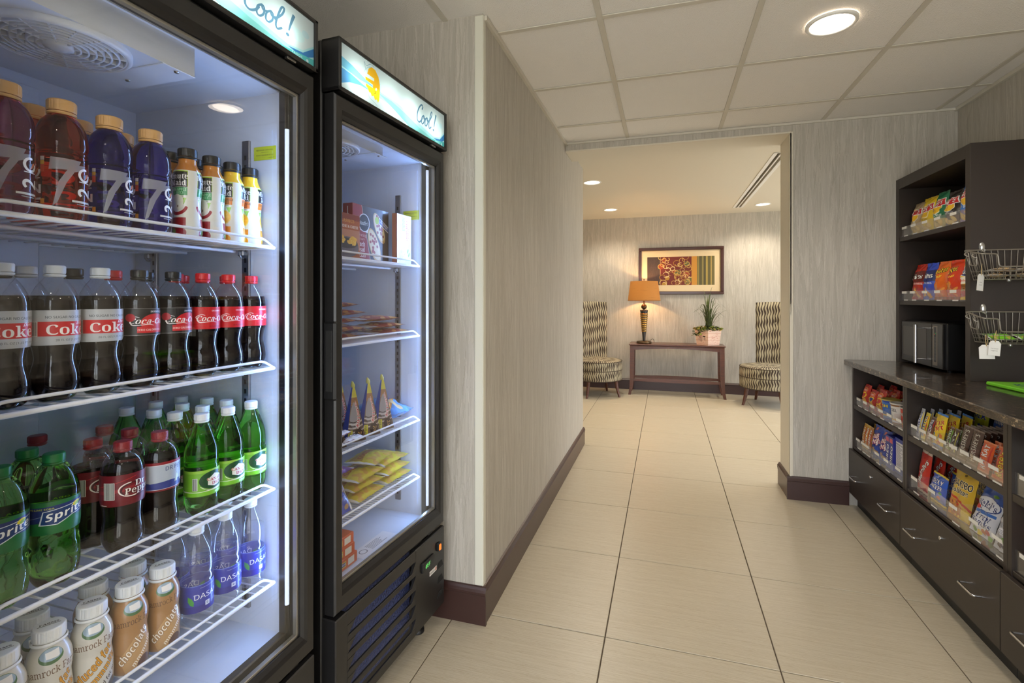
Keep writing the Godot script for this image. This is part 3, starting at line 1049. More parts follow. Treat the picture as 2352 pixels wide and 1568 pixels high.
		part(kk, "rocker_switch", mb().box(Vector3(hw - 0.052, k1 - 0.06, -0.008), Vector3(0.020, 0.030, 0.012), 0.003), M.black)
		var sw := part(kk, "switch_light", mb().box(Vector3(hw - 0.052, k1 - 0.06, -0.0015), Vector3(0.013, 0.022, 0.006), 0.002), glow(rgb(255, 120, 40), 0.9))
		sw.set_meta("label", "lit orange rocker switch")
		var lg := Cv.new(128, 40, rgb(226, 222, 216))
		lg.text("FAGOR", 50, 20, 24, rgb(60, 60, 64))
		lg.ell(112, 20, 13, 15, rgb(196, 66, 40))
		lg.ell(115, 20, 5, 8, rgb(226, 222, 216))
		var lm := mb()
		lm.box(Vector3(hw - 0.088, k1 - 0.135, -0.0112), Vector3(0.05, 0.016, 0.002), 0.0)
		part(kk, "maker_badge", lm, pic(lg.tex()))
	for sx in [-1.0, 1.0]:
		for z in [-0.10, zb + 0.06]:
			part(fr, "foot", mb().lathe([Vector2(0.024, 0.0), Vector2(0.024, 0.012), Vector2(0.012, 0.018), Vector2(0.012, 0.07)], 14), M.black, Transform3D(Basis.IDENTITY, Vector3(sx * (hw - 0.05), 0, z)))
	if o.has("control"):
		var sl := Cv.new(256, 96, rgb(226, 228, 232))
		sl.ring(52, 46, 20, 20, 4, rgb(70, 74, 84))
		sl.lines(90, 20, 140, 60, 6, rgb(120, 124, 134), R0)
		var sq2 := mb()
		sq2.quad(Vector3(-0.085, fy + 0.001, -0.092), Vector3(0.10, fy + 0.001, -0.092), Vector3(0.10, fy + 0.001, -0.150), Vector3(-0.085, fy + 0.001, -0.150), Vector3.UP)
		part(fr, "rating_label", sq2, pic(sl.tex()))
	# light strip on the right jamb
	var lx := iw - 0.004
	var lz := -0.041
	var st := part(fr, "led_tube", mb().tube([Vector3(0, o.led0, 0), Vector3(0, o.led1, 0)], 0.0055, 10), M.led_tube, Transform3D(Basis.IDENTITY, Vector3(lx, 0, lz - 0.017)))
	part(fr, "led_mount", mb().span(Vector3(iw - 0.004, fy, -0.085), Vector3(iw + 0.012, cy, -0.0635), 0.002), M.black)
	var dot := mb().lathe([Vector2(0, -0.0045), Vector2(0.0032, -0.0032), Vector2(0.0045, 0), Vector2(0.0032, 0.0032), Vector2(0, 0.0045)], 8).mesh()
	var ly: float = o.led0 + 0.035
	while ly < o.led1 - 0.02:
		part(st, "led", dot, M.led, Transform3D(Basis.IDENTITY, Vector3(0, ly, 0)))
		ly += o.led_pitch
	var al := AreaLight3D.new()
	al.name = "led_strip_light"
	al.area_size = Vector2(0.012, o.led1 - o.led0)
	al.light_color = rgb(142, 184, 255)
	al.light_energy = o.led_energy
	al.area_range = 4.0
	al.area_attenuation = 2.0
	al.shadow_enabled = true
	fr.add_child(al)
	al.position = Vector3(lx - 0.008, (o.led0 + o.led1) * 0.5, lz - 0.024)
	al.rotation.y = deg_to_rad(o.led_turn)
	# shelf standards
	for sx in [-1.0, 1.0]:
		for z in [-0.19, -0.52]:
			var sm := mb()
			sm.span(Vector3(sx * iw, fy + 0.05, z - 0.012), Vector3(sx * (iw - 0.008), cy - 0.12, z + 0.012), 0.001)
			var sp := part(fr, "shelf_standard", sm, M.steel)
			var hs := mb()
			var yy := fy + 0.08
			while yy < cy - 0.15:
				hs.box(Vector3(sx * (iw - 0.0078), yy, z), Vector3(0.001, 0.012, 0.007))
				yy += 0.025
			stuff(part(sp, "slots", hs, M.shade_black))  # small black boxes painted for the shade in the punched holes
	for y in o.shelves:
		wire_shelf(fr, iw, y, o.shelf_z, -0.585, o.wire)
	# load limit sticker
	var sc := Cv.new(256, 132, rgb(196, 208, 40))
	sc.text("MAXIMUM LOAD LEVEL", 128, 34, 19, rgb(40, 44, 20), {"b": false})
	sc.rect(84, 56, 90, 2, rgb(60, 64, 30))
	sc.text("NIVEAU MAXIMUM DE LOT", 128, 84, 17, rgb(40, 44, 20), {"b": false})
	sc.rect(170, 108, 60, 3, rgb(60, 64, 30))
	var sq := mb()
	sq.quad(Vector3(iw - 0.001, o.stick - 0.018, -0.168), Vector3(iw - 0.001, o.stick - 0.018, -0.096), Vector3(iw - 0.001, o.stick + 0.018, -0.096), Vector3(iw - 0.001, o.stick + 0.018, -0.168), Vector3.LEFT)
	var sk := part(fr, "load_sticker", sq, pic(sc.tex()))
	sk.set_meta("label", "yellow load level sticker")
	return fr

var F1: Node3D
var F2: Node3D
func build_fridges() -> void:
	M.coated = mt(rgb(228, 232, 236), 0.35)
	M.liner = mt(rgb(206, 214, 226), 0.38)
	M.spacer = mt(rgb(150, 146, 136), 0.35, 0.7)
	M.condenser = mt(rgb(88, 100, 156), 0.32, 0.35)
	M.condenser = world_map(M.condenser, Vector3(3, 3, 3))
	M.condenser.heightmap_enabled = true
	M.condenser.heightmap_texture = noise_tex(0.2, 5, Color.BLACK, Color.WHITE, 256, FastNoiseLite.TYPE_CELLULAR, 1)
	M.condenser.heightmap_scale = 0.5
	M.sign = pic(sign_texture(), 0.25)
	M.sign.backlight_enabled = true
	M.sign.backlight = Color(1, 1, 1)
	M.tube_glow = glow(rgb(236, 255, 248), TUBE)
	M.led = glow(rgb(235, 242, 255), 30.0)
	M.led_tube = glow(rgb(215, 230, 255), 0.7)
	F1 = merchandiser({"name": "drinks_cooler", "label": "tall black glass-door cooler filled with soda, juice and milk bottles", "category": "cooler", "at": Vector3(-0.888, 0, -0.76), "turn": PI / 2,
		"hw": 0.35, "iw": 0.304, "sign0": 1.905, "sign1": 2.044, "fy": 0.425, "cy": 1.846, "door0": 0.362, "glass0": 0.421, "glass1": 1.836, "kick0": 0.085, "handle0": 1.03, "handle1": 1.26,
		"led0": 0.505, "led1": 1.745, "led_pitch": 0.0455, "led_energy": LED, "led_turn": 62.0, "shelves": [1.436, 1.122, 0.806, 0.562], "shelf_z": -0.092, "wire": 0.028, "stick": 1.69, "tube": TUBE_OMNI})
	fan_cover(F1, -0.30, 0.07, -0.37, -0.092, 1.785, 1.846, Vector3(-0.122, 0, -0.20), 0.100)
	F2 = merchandiser({"name": "ice_cream_freezer", "label": "narrower black glass-door freezer with boxed meals, cone ice creams and yellow bags", "category": "freezer", "at": Vector3(-0.842, 0, -1.47), "turn": deg_to_rad(86.5),
		"hw": 0.31, "iw": 0.262, "sign0": 1.882, "sign1": 2.03, "fy": 0.455, "cy": 1.832, "door0": 0.42, "glass0": 0.487, "glass1": 1.815, "kick0": 0.105, "handle0": 1.02, "handle1": 1.24,
		"led0": 0.50, "led1": 1.80, "led_pitch": 0.044, "led_energy": LED, "led_turn": 62.0, "shelves": [1.428, 1.158, 0.831, 0.610], "shelf_z": -0.090, "wire": 0.0145, "stick": 1.63, "tube": TUBE_OMNI, "control": true})
	fan_cover(F2, -0.25, 0.06, -0.38, -0.11, 1.80, 1.832, Vector3(-0.13, 0, -0.21), 0.10)
# ---------------------------------------------------------------- drinks
var R0 := RandomNumberGenerator.new()
const SERIF := {"f": "Droid Serif"}

func vv(a: Array) -> Array:
	var o := []
	for p in a:
		o.append(Vector2(p[0], p[1]))
	return o
func smooth_prof(a: Array, k := 3) -> Array:
	var o := []
	for i in a.size() - 1:
		var p0 := Vector2(a[maxi(i - 1, 0)][0], a[maxi(i - 1, 0)][1])
		var p1 := Vector2(a[i][0], a[i][1])
		var p2 := Vector2(a[i + 1][0], a[i + 1][1])
		var p3 := Vector2(a[mini(i + 2, a.size() - 1)][0], a[mini(i + 2, a.size() - 1)][1])
		for j in k:
			var q := p1.cubic_interpolate(p2, p0, p3, float(j) / k)
			o.append(Vector2(maxf(q.x, 0.0), q.y))
	o.append(Vector2(a[-1][0], a[-1][1]))
	return o
func rad_at(p: Array, y: float) -> float:
	for i in p.size() - 1:
		if p[i + 1].y >= y and p[i + 1].y > p[i].y:
			return lerpf(p[i].x, p[i + 1].x, clampf((y - p[i].y) / (p[i + 1].y - p[i].y), 0, 1))
	return p[-1].x
func cut_prof(p: Array, y0: float, y1: float, grow: float, n := 10) -> Array:
	var o := []
	for i in n + 1:
		var y := lerpf(y0, y1, float(i) / n)
		o.append(Vector2(rad_at(p, y) + grow, y))
	return o
func cap_mesh(r: float, h: float, ribs := 40) -> Mb:
	var w := func(a, y, rr): return rr * (1.0 + (0.022 * (1.0 if int(a * ribs / TAU * 2.0) % 2 == 0 else -1.0) if y > h * 0.12 and y < h * 0.86 else 0.0))
	return mb().lathe(vv([[r * 0.98, 0], [r, h * 0.1], [r, h * 0.14], [r, h * 0.84], [r * 0.97, h * 0.93], [r * 0.9, h], [0, h]]), ribs * 2, w)

# opt: prof, h (top of neck), cap (r, h, mat), drink (material, level), shell, label (tex, y0, y1, film), petal
func bottle(called: String, label: String, category: String, group: String, o: Dictionary) -> Node3D:
	var t := thing(called, label, category, Vector3(0, -5, 0), 0, group)
	var p := smooth_prof(o.prof)
	var petal: float = o.get("petal", 0.0)
	var wob = null
	if petal > 0.0 or o.has("dimple"):
		var dm: float = o.get("dimple", 0.0)
		wob = func(a, y, r):
			var q: float = r
			if y < 0.022 and petal > 0.0:
				q *= 1.0 - petal * (0.5 - 0.5 * cos(a * 5.0)) * (1.0 - y / 0.022)
			if dm > 0.0 and y > 0.024 and y < 0.085:
				q *= 1.0 + dm * sin(a * 9.0 + y * 160.0) * sin((y - 0.024) / 0.061 * PI)
			return q
	var seg: int = o.get("seg", 40)
	if o.has("shell"):
		part(t, "bottle", mb().lathe(p, seg, wob), o.shell)
	if o.has("drink"):
		var d := []
		for q in p:
			if q.y < o.level:
				d.append(Vector2(maxf(q.x - 0.0012, 0.0), q.y + (0.001 if q.y < 0.004 else 0.0)))
		d.append(Vector2(rad_at(p, o.level) - 0.0012, o.level))
		d.append(Vector2(0.0, o.level))
		part(t, "drink", mb().lathe(d, seg, wob), o.drink)
	if o.has("label"):
		part(t, "label", mb().lathe(cut_prof(p, o.y0, o.y1, 0.0006, o.get("rings", 10)), 48), o.label, Transform3D(Basis(Vector3.UP, PI), Vector3.ZERO))
	if o.has("ring"):
		part(t, "neck_ring", mb().lathe(vv([[o.ring, o.cap_y - 0.006], [o.ring + 0.0018, o.cap_y - 0.004], [o.ring + 0.0018, o.cap_y - 0.002], [o.ring, o.cap_y - 0.0005]]), 24), o.get("ring_mat", o.cap))
	part(t, "cap", cap_mesh(o.cap_r, o.cap_h, o.get("ribs", 40)), o.cap, Transform3D(Basis.IDENTITY, Vector3(0, o.cap_y, 0)))
	if o.has("cap_print"):
		var q := mb()
		q.lathe([Vector2(o.cap_r * 0.78, 0.0), Vector2(0.0, 0.0002)], 24)
		var lm := mb()
		var e: float = o.cap_r * 0.8
		lm.quad(Vector3(-e, 0, e * 0.4), Vector3(e, 0, e * 0.4), Vector3(e, 0, -e * 0.4), Vector3(-e, 0, -e * 0.4), Vector3.UP)
		part(t, "cap_print", lm, o.cap_print, Transform3D(Basis.IDENTITY, Vector3(0, o.cap_y + o.cap_h + 0.0004, 0)))
	return t

func script_logo(c: Cv, x: float, y: float, z: float, col: Color) -> void:
	c.text("Coca-Cola", x, y, z, col, {"f": "Droid Serif", "b": true, "skew": 0.34, "sx": 0.92})
	var w := z * 2.2
	c.curve([[x - w * 0.98, y + z * 0.12], [x - w * 1.06, y - z * 0.2], [x - w * 0.8, y - z * 0.52], [x - w * 0.6, y - z * 0.42]], z * 0.12, col, z * 0.05)
	c.curve([[x - w * 0.98, y + z * 0.12], [x - w * 0.9, y + z * 0.52], [x - w * 0.5, y + z * 0.5], [x - w * 0.2, y + z * 0.44], [x + w * 0.05, y + z * 0.56]], z * 0.13, col, z * 0.04)

func label_classic() -> Texture2D:
	var c := Cv.new(640, 156, rgb(206, 28, 36))
	for x in [0.0, 320.0, 640.0]:
		c.text("ORIGINAL TASTE", x + 30, 26, 15, rgb(240, 216, 210))
		script_logo(c, x, 80, 52, Color(0.97, 0.97, 0.97))
		c.text("20 FL OZ (1.25 PT) 591 mL", x + 30, 138, 13, rgb(90, 14, 18), {"b": false})
	return c.tex()
func label_diet() -> Texture2D:
	var c := Cv.new(640, 190, rgb(184, 190, 196))
	c.rect(0, 62, 640, 78, rgb(200, 32, 38))
	for x in [0.0, 320.0, 640.0]:
		c.text("NO SUGAR NO CALORIES", x + 4, 38, 18, rgb(52, 56, 66), {"b": false})
		c.text("Coke", x, 104, 78, Color(0.96, 0.96, 0.96), SERIF)
		c.text("Diet", x + 64, 70, 26, Color(0.96, 0.96, 0.96), {"f": "Droid Serif", "skew": 0.4})
		c.text("20 FL OZ (1.25 PT) 591 mL", x + 30, 164, 15, rgb(70, 74, 84), {"b": false})
	c.bars(150, 62, 42, 78, R0)
	return c.tex()
func label_zero() -> Texture2D:
	var c := Cv.new(640, 176, rgb(20, 18, 20))
	c.rect(0, 0, 640, 2, rgb(150, 150, 150))
	c.rect(0, 173, 640, 3, rgb(150, 150, 150))
	for x in [0.0, 320.0, 640.0]:
		c.ell(x + 20, 96, 84, 62, rgb(206, 28, 36))
		c.rect(x - 80, 118, 190, 42, rgb(206, 28, 36))
		c.text("zero sugar", x + 36, 24, 20, rgb(226, 226, 226))
		script_logo(c, x, 82, 52, Color(0.97, 0.97, 0.97))
		c.text("ZERO CALORIE COLA", x - 4, 140, 18, rgb(244, 232, 224), {"sx": 0.85})
	c.ell(206, 60, 26, 26, rgb(170, 22, 40))
	return c.tex()
func label_lime() -> Texture2D:
	var c := Cv.new(640, 216, rgb(40, 110, 60))
	c.poly([[0, 40], [160, 30], [320, 10], [480, 0], [640, 0], [640, 216], [0, 216]], rgb(28, 112, 58))
	c.poly([[0, 46], [320, 26], [640, 0], [640, 110], [480, 128], [320, 120], [160, 140], [0, 150]], rgb(26, 48, 112))
	c.line([[0, 130], [160, 110], [330, 60]], 2.0, rgb(190, 210, 210))
	for x in [0.0, 320.0, 640.0]:
		c.poly([[x - 96, 62], [x + 104, 30], [x + 100, 104], [x + 20, 118], [x - 40, 158], [x - 112, 150]], rgb(214, 226, 228))
		c.poly([[x - 92, 66], [x + 100, 36], [x + 96, 100], [x + 18, 113], [x - 42, 152], [x - 104, 145]], rgb(24, 60, 118))
		c.outlined("Sprite", x, 94, 66, Color(0.96, 0.98, 0.97), rgb(18, 40, 96), 2.5, {"skew": 0.3, "rot": -0.22, "sx": 0.95})
		c.ell(x + 42, 50, 22, 15, rgb(232, 214, 40), -0.5)
		c.ell(x + 46, 54, 16, 9, rgb(150, 196, 50), -0.5)
		c.text("LEMON-LIME SODA", x - 120, 46, 15, rgb(200, 206, 70))
	return c.tex()
func label_pepper() -> Texture2D:
	var c := Cv.new(640, 200, rgb(112, 22, 34))
	c.poly([[0, 120], [200, 96], [420, 60], [640, 110], [640, 132], [420, 86], [200, 118], [0, 140]], rgb(150, 40, 48))
	c.curve([[40, 110], [200, 60], [330, 20]], 3, rgb(200, 50, 50))
	c.bars(176, 46, 56, 108, R0)
	for x in [20.0, 340.0, 660.0]:
		c.ring(x - 14, 104, 66, 46, 8, rgb(60, 8, 16))
		c.ring(x - 30, 100, 60, 44, 7, Color(0.95, 0.93, 0.9), 1.2, 4.6)
		c.outlined("Dr", x + 16, 66, 52, Color(0.96, 0.95, 0.92), rgb(60, 8, 16), 3.0, {"f": "Droid Serif", "skew": 0.1, "rot": -0.08})
		c.outlined("Pepper", x + 20, 112, 56, Color(0.96, 0.95, 0.92), rgb(60, 8, 16), 3.0, {"f": "Droid Serif", "skew": 0.1, "rot": -0.08, "sx": 0.85})
	c.rect(150, 190, 40, 5, rgb(230, 230, 220))
	return c.tex()
func label_sail() -> Texture2D:
	var c := Cv.new(640, 180, rgb(178, 190, 206))
	c.rect(0, 0, 640, 16, rgb(140, 24, 36))
	c.rect(0, 16, 640, 4, rgb(220, 220, 226))
	c.poly([[0, 120], [80, 112], [160, 128], [260, 118], [380, 130], [480, 116], [560, 128], [640, 118], [640, 172], [0, 172]], rgb(52, 66, 140))
	c.rect(0, 168, 640, 12, rgb(120, 22, 34))
	c.rect(0, 166, 640, 3, rgb(228, 228, 232))
	for x in [0.0, 320.0, 640.0]:
		c.text("DR PEPPER.", x, 44, 34, rgb(44, 56, 112), {"b": false})
		for q in [[-34, rgb(206, 220, 214)], [6, rgb(226, 232, 210)]]:
			c.poly([[x + q[0], 140], [x + q[0] + 8, 78], [x + q[0] + 26, 104], [x + q[0] + 18, 138]], q[1])
			c.line([[x + q[0] + 4, 140], [x + q[0] + 14, 84]], 2.5, rgb(110, 130, 120))
	return c.tex()
func label_ginger() -> Texture2D:
	var c := Cv.new(640, 210, rgb(122, 186, 52))
	c.rect(0, 0, 640, 22, rgb(150, 204, 70))
	c.poly([[0, 150], [120, 166], [240, 172], [400, 150], [520, 166], [640, 150], [640, 176], [0, 176]], rgb(226, 236, 214))
	c.rect(0, 176, 640, 34, rgb(120, 196, 40))
	for x in [0.0, 320.0, 640.0]:
		c.ell(x - 6, 88, 88, 74, rgb(18, 74, 40))
		c.ring(x - 6, 92, 92, 78, 5, rgb(230, 238, 220), 0.4, 2.6)
		for k in 26:
			c.ell(x - 6 + R0.randf_range(-70, 60), 80 + R0.randf_range(-56, 56), 1.6, 1.6, rgb(90, 150, 80))
		c.poly([[x - 44, 78], [x, 40], [x + 50, 60], [x + 74, 92], [x + 52, 134], [x, 146], [x - 44, 126]], rgb(238, 240, 228))
		c.outlined("CANADA", x + 16, 88, 32, rgb(178, 34, 48), Color(0.97, 0.96, 0.9), 1.5, {"f": "Droid Serif", "arc": -0.002, "sx": 0.9})
		c.outlined("DRY", x + 18, 120, 34, rgb(178, 34, 48), Color(0.97, 0.96, 0.9), 1.5, SERIF)
		c.ell(x + 52, 44, 12, 9, rgb(226, 180, 40), -0.6)
		c.text("GINGER ALE", x + 60, 192, 20, rgb(232, 246, 206))
		c.lines(x - 60, 158, 90, 12, 2, rgb(60, 90, 50), R0)
	c.bars(188, 60, 30, 100, R0)
	return c.tex()
func label_water() -> Texture2D:
	var c := Cv.new(640, 200, Color(0.16, 0.22, 0.66, 0.93))
	c.rect(0, 150, 640, 50, Color(0.13, 0.15, 0.56, 0.95))
	c.rect(0, 0, 640, 4, Color(0.5, 0.6, 0.9, 0.9))
	for x in [0.0, 320.0, 640.0]:
		c.line([[x - 60, 24], [x + 70, 24]], 1.6, Color(0.85, 0.88, 0.97))
		c.line([[x - 20, 16], [x + 70, 16]], 1.2, Color(0.7, 0.76, 0.95))
		c.text("DASANI", x, 84, 54, Color(0.96, 0.97, 1.0), {"b": false, "sx": 1.05})
		c.text("oo", x - 90, 70, 18, Color(0.8, 0.86, 1.0), {"b": false})
		c.poly([[x - 132, 72], [x - 108, 90], [x - 96, 118], [x - 98, 148], [x - 118, 136], [x - 132, 110]], rgb(70, 160, 70))
		c.rect(x - 30, 132, 30, 34, rgb(210, 218, 236))
		c.text("0", x - 15, 148, 22, rgb(50, 60, 120))
		c.lines(x + 30, 138, 70, 20, 3, Color(0.75, 0.8, 0.95), R0)
	return c.tex()
func milk_sleeve(choc: bool) -> Texture2D:
	var c := Cv.new(640, 460, rgb(206, 206, 200))
	if choc:
		c.rect(0, 0, 640, 460, rgb(164, 122, 78))
		c.poly([[0, 190], [60, 170], [120, 200], [200, 186], [210, 260], [190, 330], [220, 460], [0, 460]], rgb(104, 66, 46))
		c.poly([[440, 180], [520, 170], [640, 190], [640, 460], [470, 460], [440, 330]], rgb(104, 66, 46))
		c.rect(0, 430, 640, 30, rgb(96, 62, 44))
	else:
		c.poly([[0, 190], [60, 172], [130, 200], [210, 190], [190, 260], [200, 340], [160, 400], [190, 460], [0, 460]], rgb(178, 178, 176))
		c.line([[0, 190], [60, 172], [130, 200], [210, 190], [190, 260], [200, 340], [160, 400], [190, 460]], 3, rgb(120, 116, 112))
	c.poly([[14, 230], [120, 230], [116, 420], [14, 420]], rgb(150, 120, 90) if choc else rgb(196, 194, 188))
	c.text("Nutrition Facts", 66, 244, 15, rgb(70, 60, 54))
	c.lines(22, 262, 86, 150, 16, rgb(96, 82, 72), R0)
	var x := 330.0
	c.ell(x, 62, 62, 34, rgb(64, 110, 70))
	c.ell(x, 56, 58, 26, rgb(150, 176, 200))
	c.poly([[x - 30, 46], [x + 44, 40], [x + 40, 70], [x + 30, 74], [x - 24, 72]], rgb(236, 238, 240))
	c.text("Shamrock Farms", x + 10, 124, 44, rgb(92, 62, 44), {"f": "Droid Serif", "b": false, "sx": 0.85, "rot": -0.05})
	if choc:
		c.poly([[250, 300], [330, 210], [440, 190], [420, 300], [400, 400], [300, 430]], rgb(186, 148, 100))
		c.outlined("chocolate", x - 4, 250, 58, rgb(240, 232, 220), rgb(110, 74, 50), 2.0, {"rot": -0.75, "sx": 0.8})
		c.text("mmmmilk", x + 50, 292, 34, rgb(240, 232, 220), {"rot": -0.75})
		c.ell(x + 60, 370, 48, 52, rgb(92, 58, 48))
		c.ell(x + 16, 392, 22, 34, rgb(122, 76, 50), 0.4)
		c.poly([[x + 20, 430], [x + 70, 388], [x + 100, 400], [x + 90, 440]], rgb(240, 236, 232))
	else:
		c.outlined("reduced fat", x - 10, 236, 58, rgb(216, 152, 30), rgb(110, 74, 30), 2.0, {"rot": -0.62, "sx": 0.8})
		c.outlined("mmmmilk", x + 40, 268, 44, rgb(216, 152, 30), rgb(110, 74, 30), 2.0, {"rot": -0.62, "sx": 0.9})
		c.text("reduced fat milk", x + 60, 320, 30, rgb(80, 72, 66), {"rot": -0.62, "sx": 0.9})
		c.ell(x + 100, 372, 34, 50, rgb(120, 116, 114), 0.3)
		c.ell(x + 100, 372, 28, 44, rgb(70, 66, 66), 0.3)
	c.text("12 FL OZ", x, 446, 20, rgb(230, 226, 220) if choc else rgb(80, 70, 64))
	return c.tex()
func juice_sleeve(orange: bool) -> Texture2D:
	var c := Cv.new(640, 440, rgb(232, 234, 224))
	for x in [160.0, 400.0]:
		c.rect(x - 86, 4, 172, 108, rgb(172, 204, 40))
		c.rect(x - 82, 12, 164, 104, rgb(20, 20, 22))
		c.text("Minute", x, 44, 50, Color(0.96, 0.96, 0.95), SERIF)
		c.text("Maid", x + 12, 88, 50, Color(0.96, 0.96, 0.95), SERIF)
		var band := rgb(226, 120, 24) if orange else rgb(46, 150, 84)
		c.rect(x - 82, 118, 164, 52, band)
		c.text("100% ORANGE" if orange else "100% APPLE", x + 8, 134, 24, rgb(120, 60, 10) if orange else rgb(190, 232, 200))
		c.text("JUICE", x + 24, 157, 24, rgb(120, 60, 10) if orange else rgb(190, 232, 200))
		c.text("FROM CONCENTRATE", x - 10, 178, 13, rgb(70, 80, 60), {"b": false})
		c.poly([[x - 70, 190], [x - 20, 186], [x - 40, 228]], rgb(150, 200, 60))
		c.poly([[x + 30, 190], [x + 76, 188], [x + 56, 232]], rgb(150, 200, 60))
		if orange:
			c.ell(x + 6, 262, 66, 54, rgb(240, 214, 120))
			c.ell(x + 6, 260, 58, 46, rgb(244, 182, 40))
			for k in 8:
				var a := TAU * k / 8
				c.line([[x + 6, 260], [x + 6 + cos(a) * 54, 260 + sin(a) * 42]], 2.0, rgb(250, 220, 140))
			c.rect(x - 60, 330, 130, 50, rgb(234, 156, 36))
			c.ell(x + 10, 420, 60, 34, rgb(240, 172, 40))
			c.ell(x - 14, 398, 18, 9, rgb(90, 160, 60), -0.5)
		else:
			c.ring(x, 232, 78, 62, 22, rgb(160, 30, 40), 0.25, 2.9)
			c.ell(x, 214, 54, 50, rgb(240, 242, 228))
			c.ell(x + 4, 244, 5, 9, rgb(90, 60, 30))
			c.rect(x - 66, 320, 138, 54, rgb(156, 30, 36))
			c.ell(x + 2, 420, 74, 46, rgb(140, 22, 34))
			c.ell(x - 30, 412, 30, 22, rgb(90, 120, 40))
	c.rect(500, 16, 116, 96, rgb(120, 126, 60))
	c.rect(506, 30, 104, 40, rgb(24, 24, 26))
	c.text("Minute Maid", 558, 50, 20, rgb(220, 220, 200), SERIF)
	c.text("Nutrition Facts", 560, 130, 16, rgb(30, 30, 30))
	for k in 12:
		c.rect(506, 146 + k * 18, 106, 2, rgb(60, 60, 56))
		c.rect(508, 150 + k * 18, R0.randf_range(40, 90), 6, rgb(90, 90, 84))
	c.lines(506, 370, 110, 60, 6, rgb(90, 90, 84), R0)
	return c.tex()
func sport_print() -> Texture2D:
	var c := Cv.new(640, 290, Color(0.8, 0.8, 0.8, 0.0))
	for x in [110.0, 330.0, 560.0]:
		var w := Color(0.72, 0.73, 0.78, 0.5)
		c.poly([[x - 70, 10], [x + 50, 14], [x + 40, 40], [x + 74, 36], [x + 66, 62], [x + 20, 84], [x - 10, 150], [x - 44, 270], [x - 62, 290], [x - 40, 150], [x - 8, 76], [x - 76, 82]], w)
		var W := Color(0.95, 0.95, 0.96, 1.0)
		c.ring(x + 72, 92, 30, 34, 13, W, -0.2, 4.9)
		c.poly([[x + 60, 92], [x + 100, 76], [x + 88, 102], [x + 66, 120]], rgb(216, 110, 40))
		c.poly([[x + 60, 92], [x + 84, 82], [x + 66, 120]], rgb(30, 26, 26))
		c.line([[x + 40, 134], [x + 104, 134]], 5, W)
		c.text("2", x + 72, 196, 106, W, {"rot": -1.5708, "sx": 1.0})
		c.rect(x + 10, 246, 100, 12, Color(0.9, 0.9, 0.9, 0.9))
		c.rect(x + 30, 266, 70, 4, Color(0.8, 0.8, 0.8, 0.8))
		c.rect(x - 112, 10, 18, 22, Color(0.85, 0.85, 0.85, 0.9))
		c.rect(x - 112, 34, 18, 22, rgb(206, 160, 60))
		c.rect(x - 112, 58, 18, 40, rgb(190, 60, 36))
		c.rect(x - 112, 250, 18, 30, rgb(210, 140, 40))
	return c.tex()

func put(list: Array, proto: Node3D, y: float, face := PI / 2, behind := "") -> void:   # bottles deeper than the front row take the label for those behind
	var first := true
	for q in list:
		var a: float = face + R0.randf_range(-0.10, 0.10)
		if first:
			proto.position = Vector3(q[0], y, q[1])
			proto.rotation.y = a
			first = false
		else:
			var d := dup(proto, Vector3(q[0], y, q[1]), a)
			if behind and q[0] < -1.06:
				d.set_meta("label", behind)
				d.set_meta("group", String(proto.get_meta("group", "")) + " standing behind")

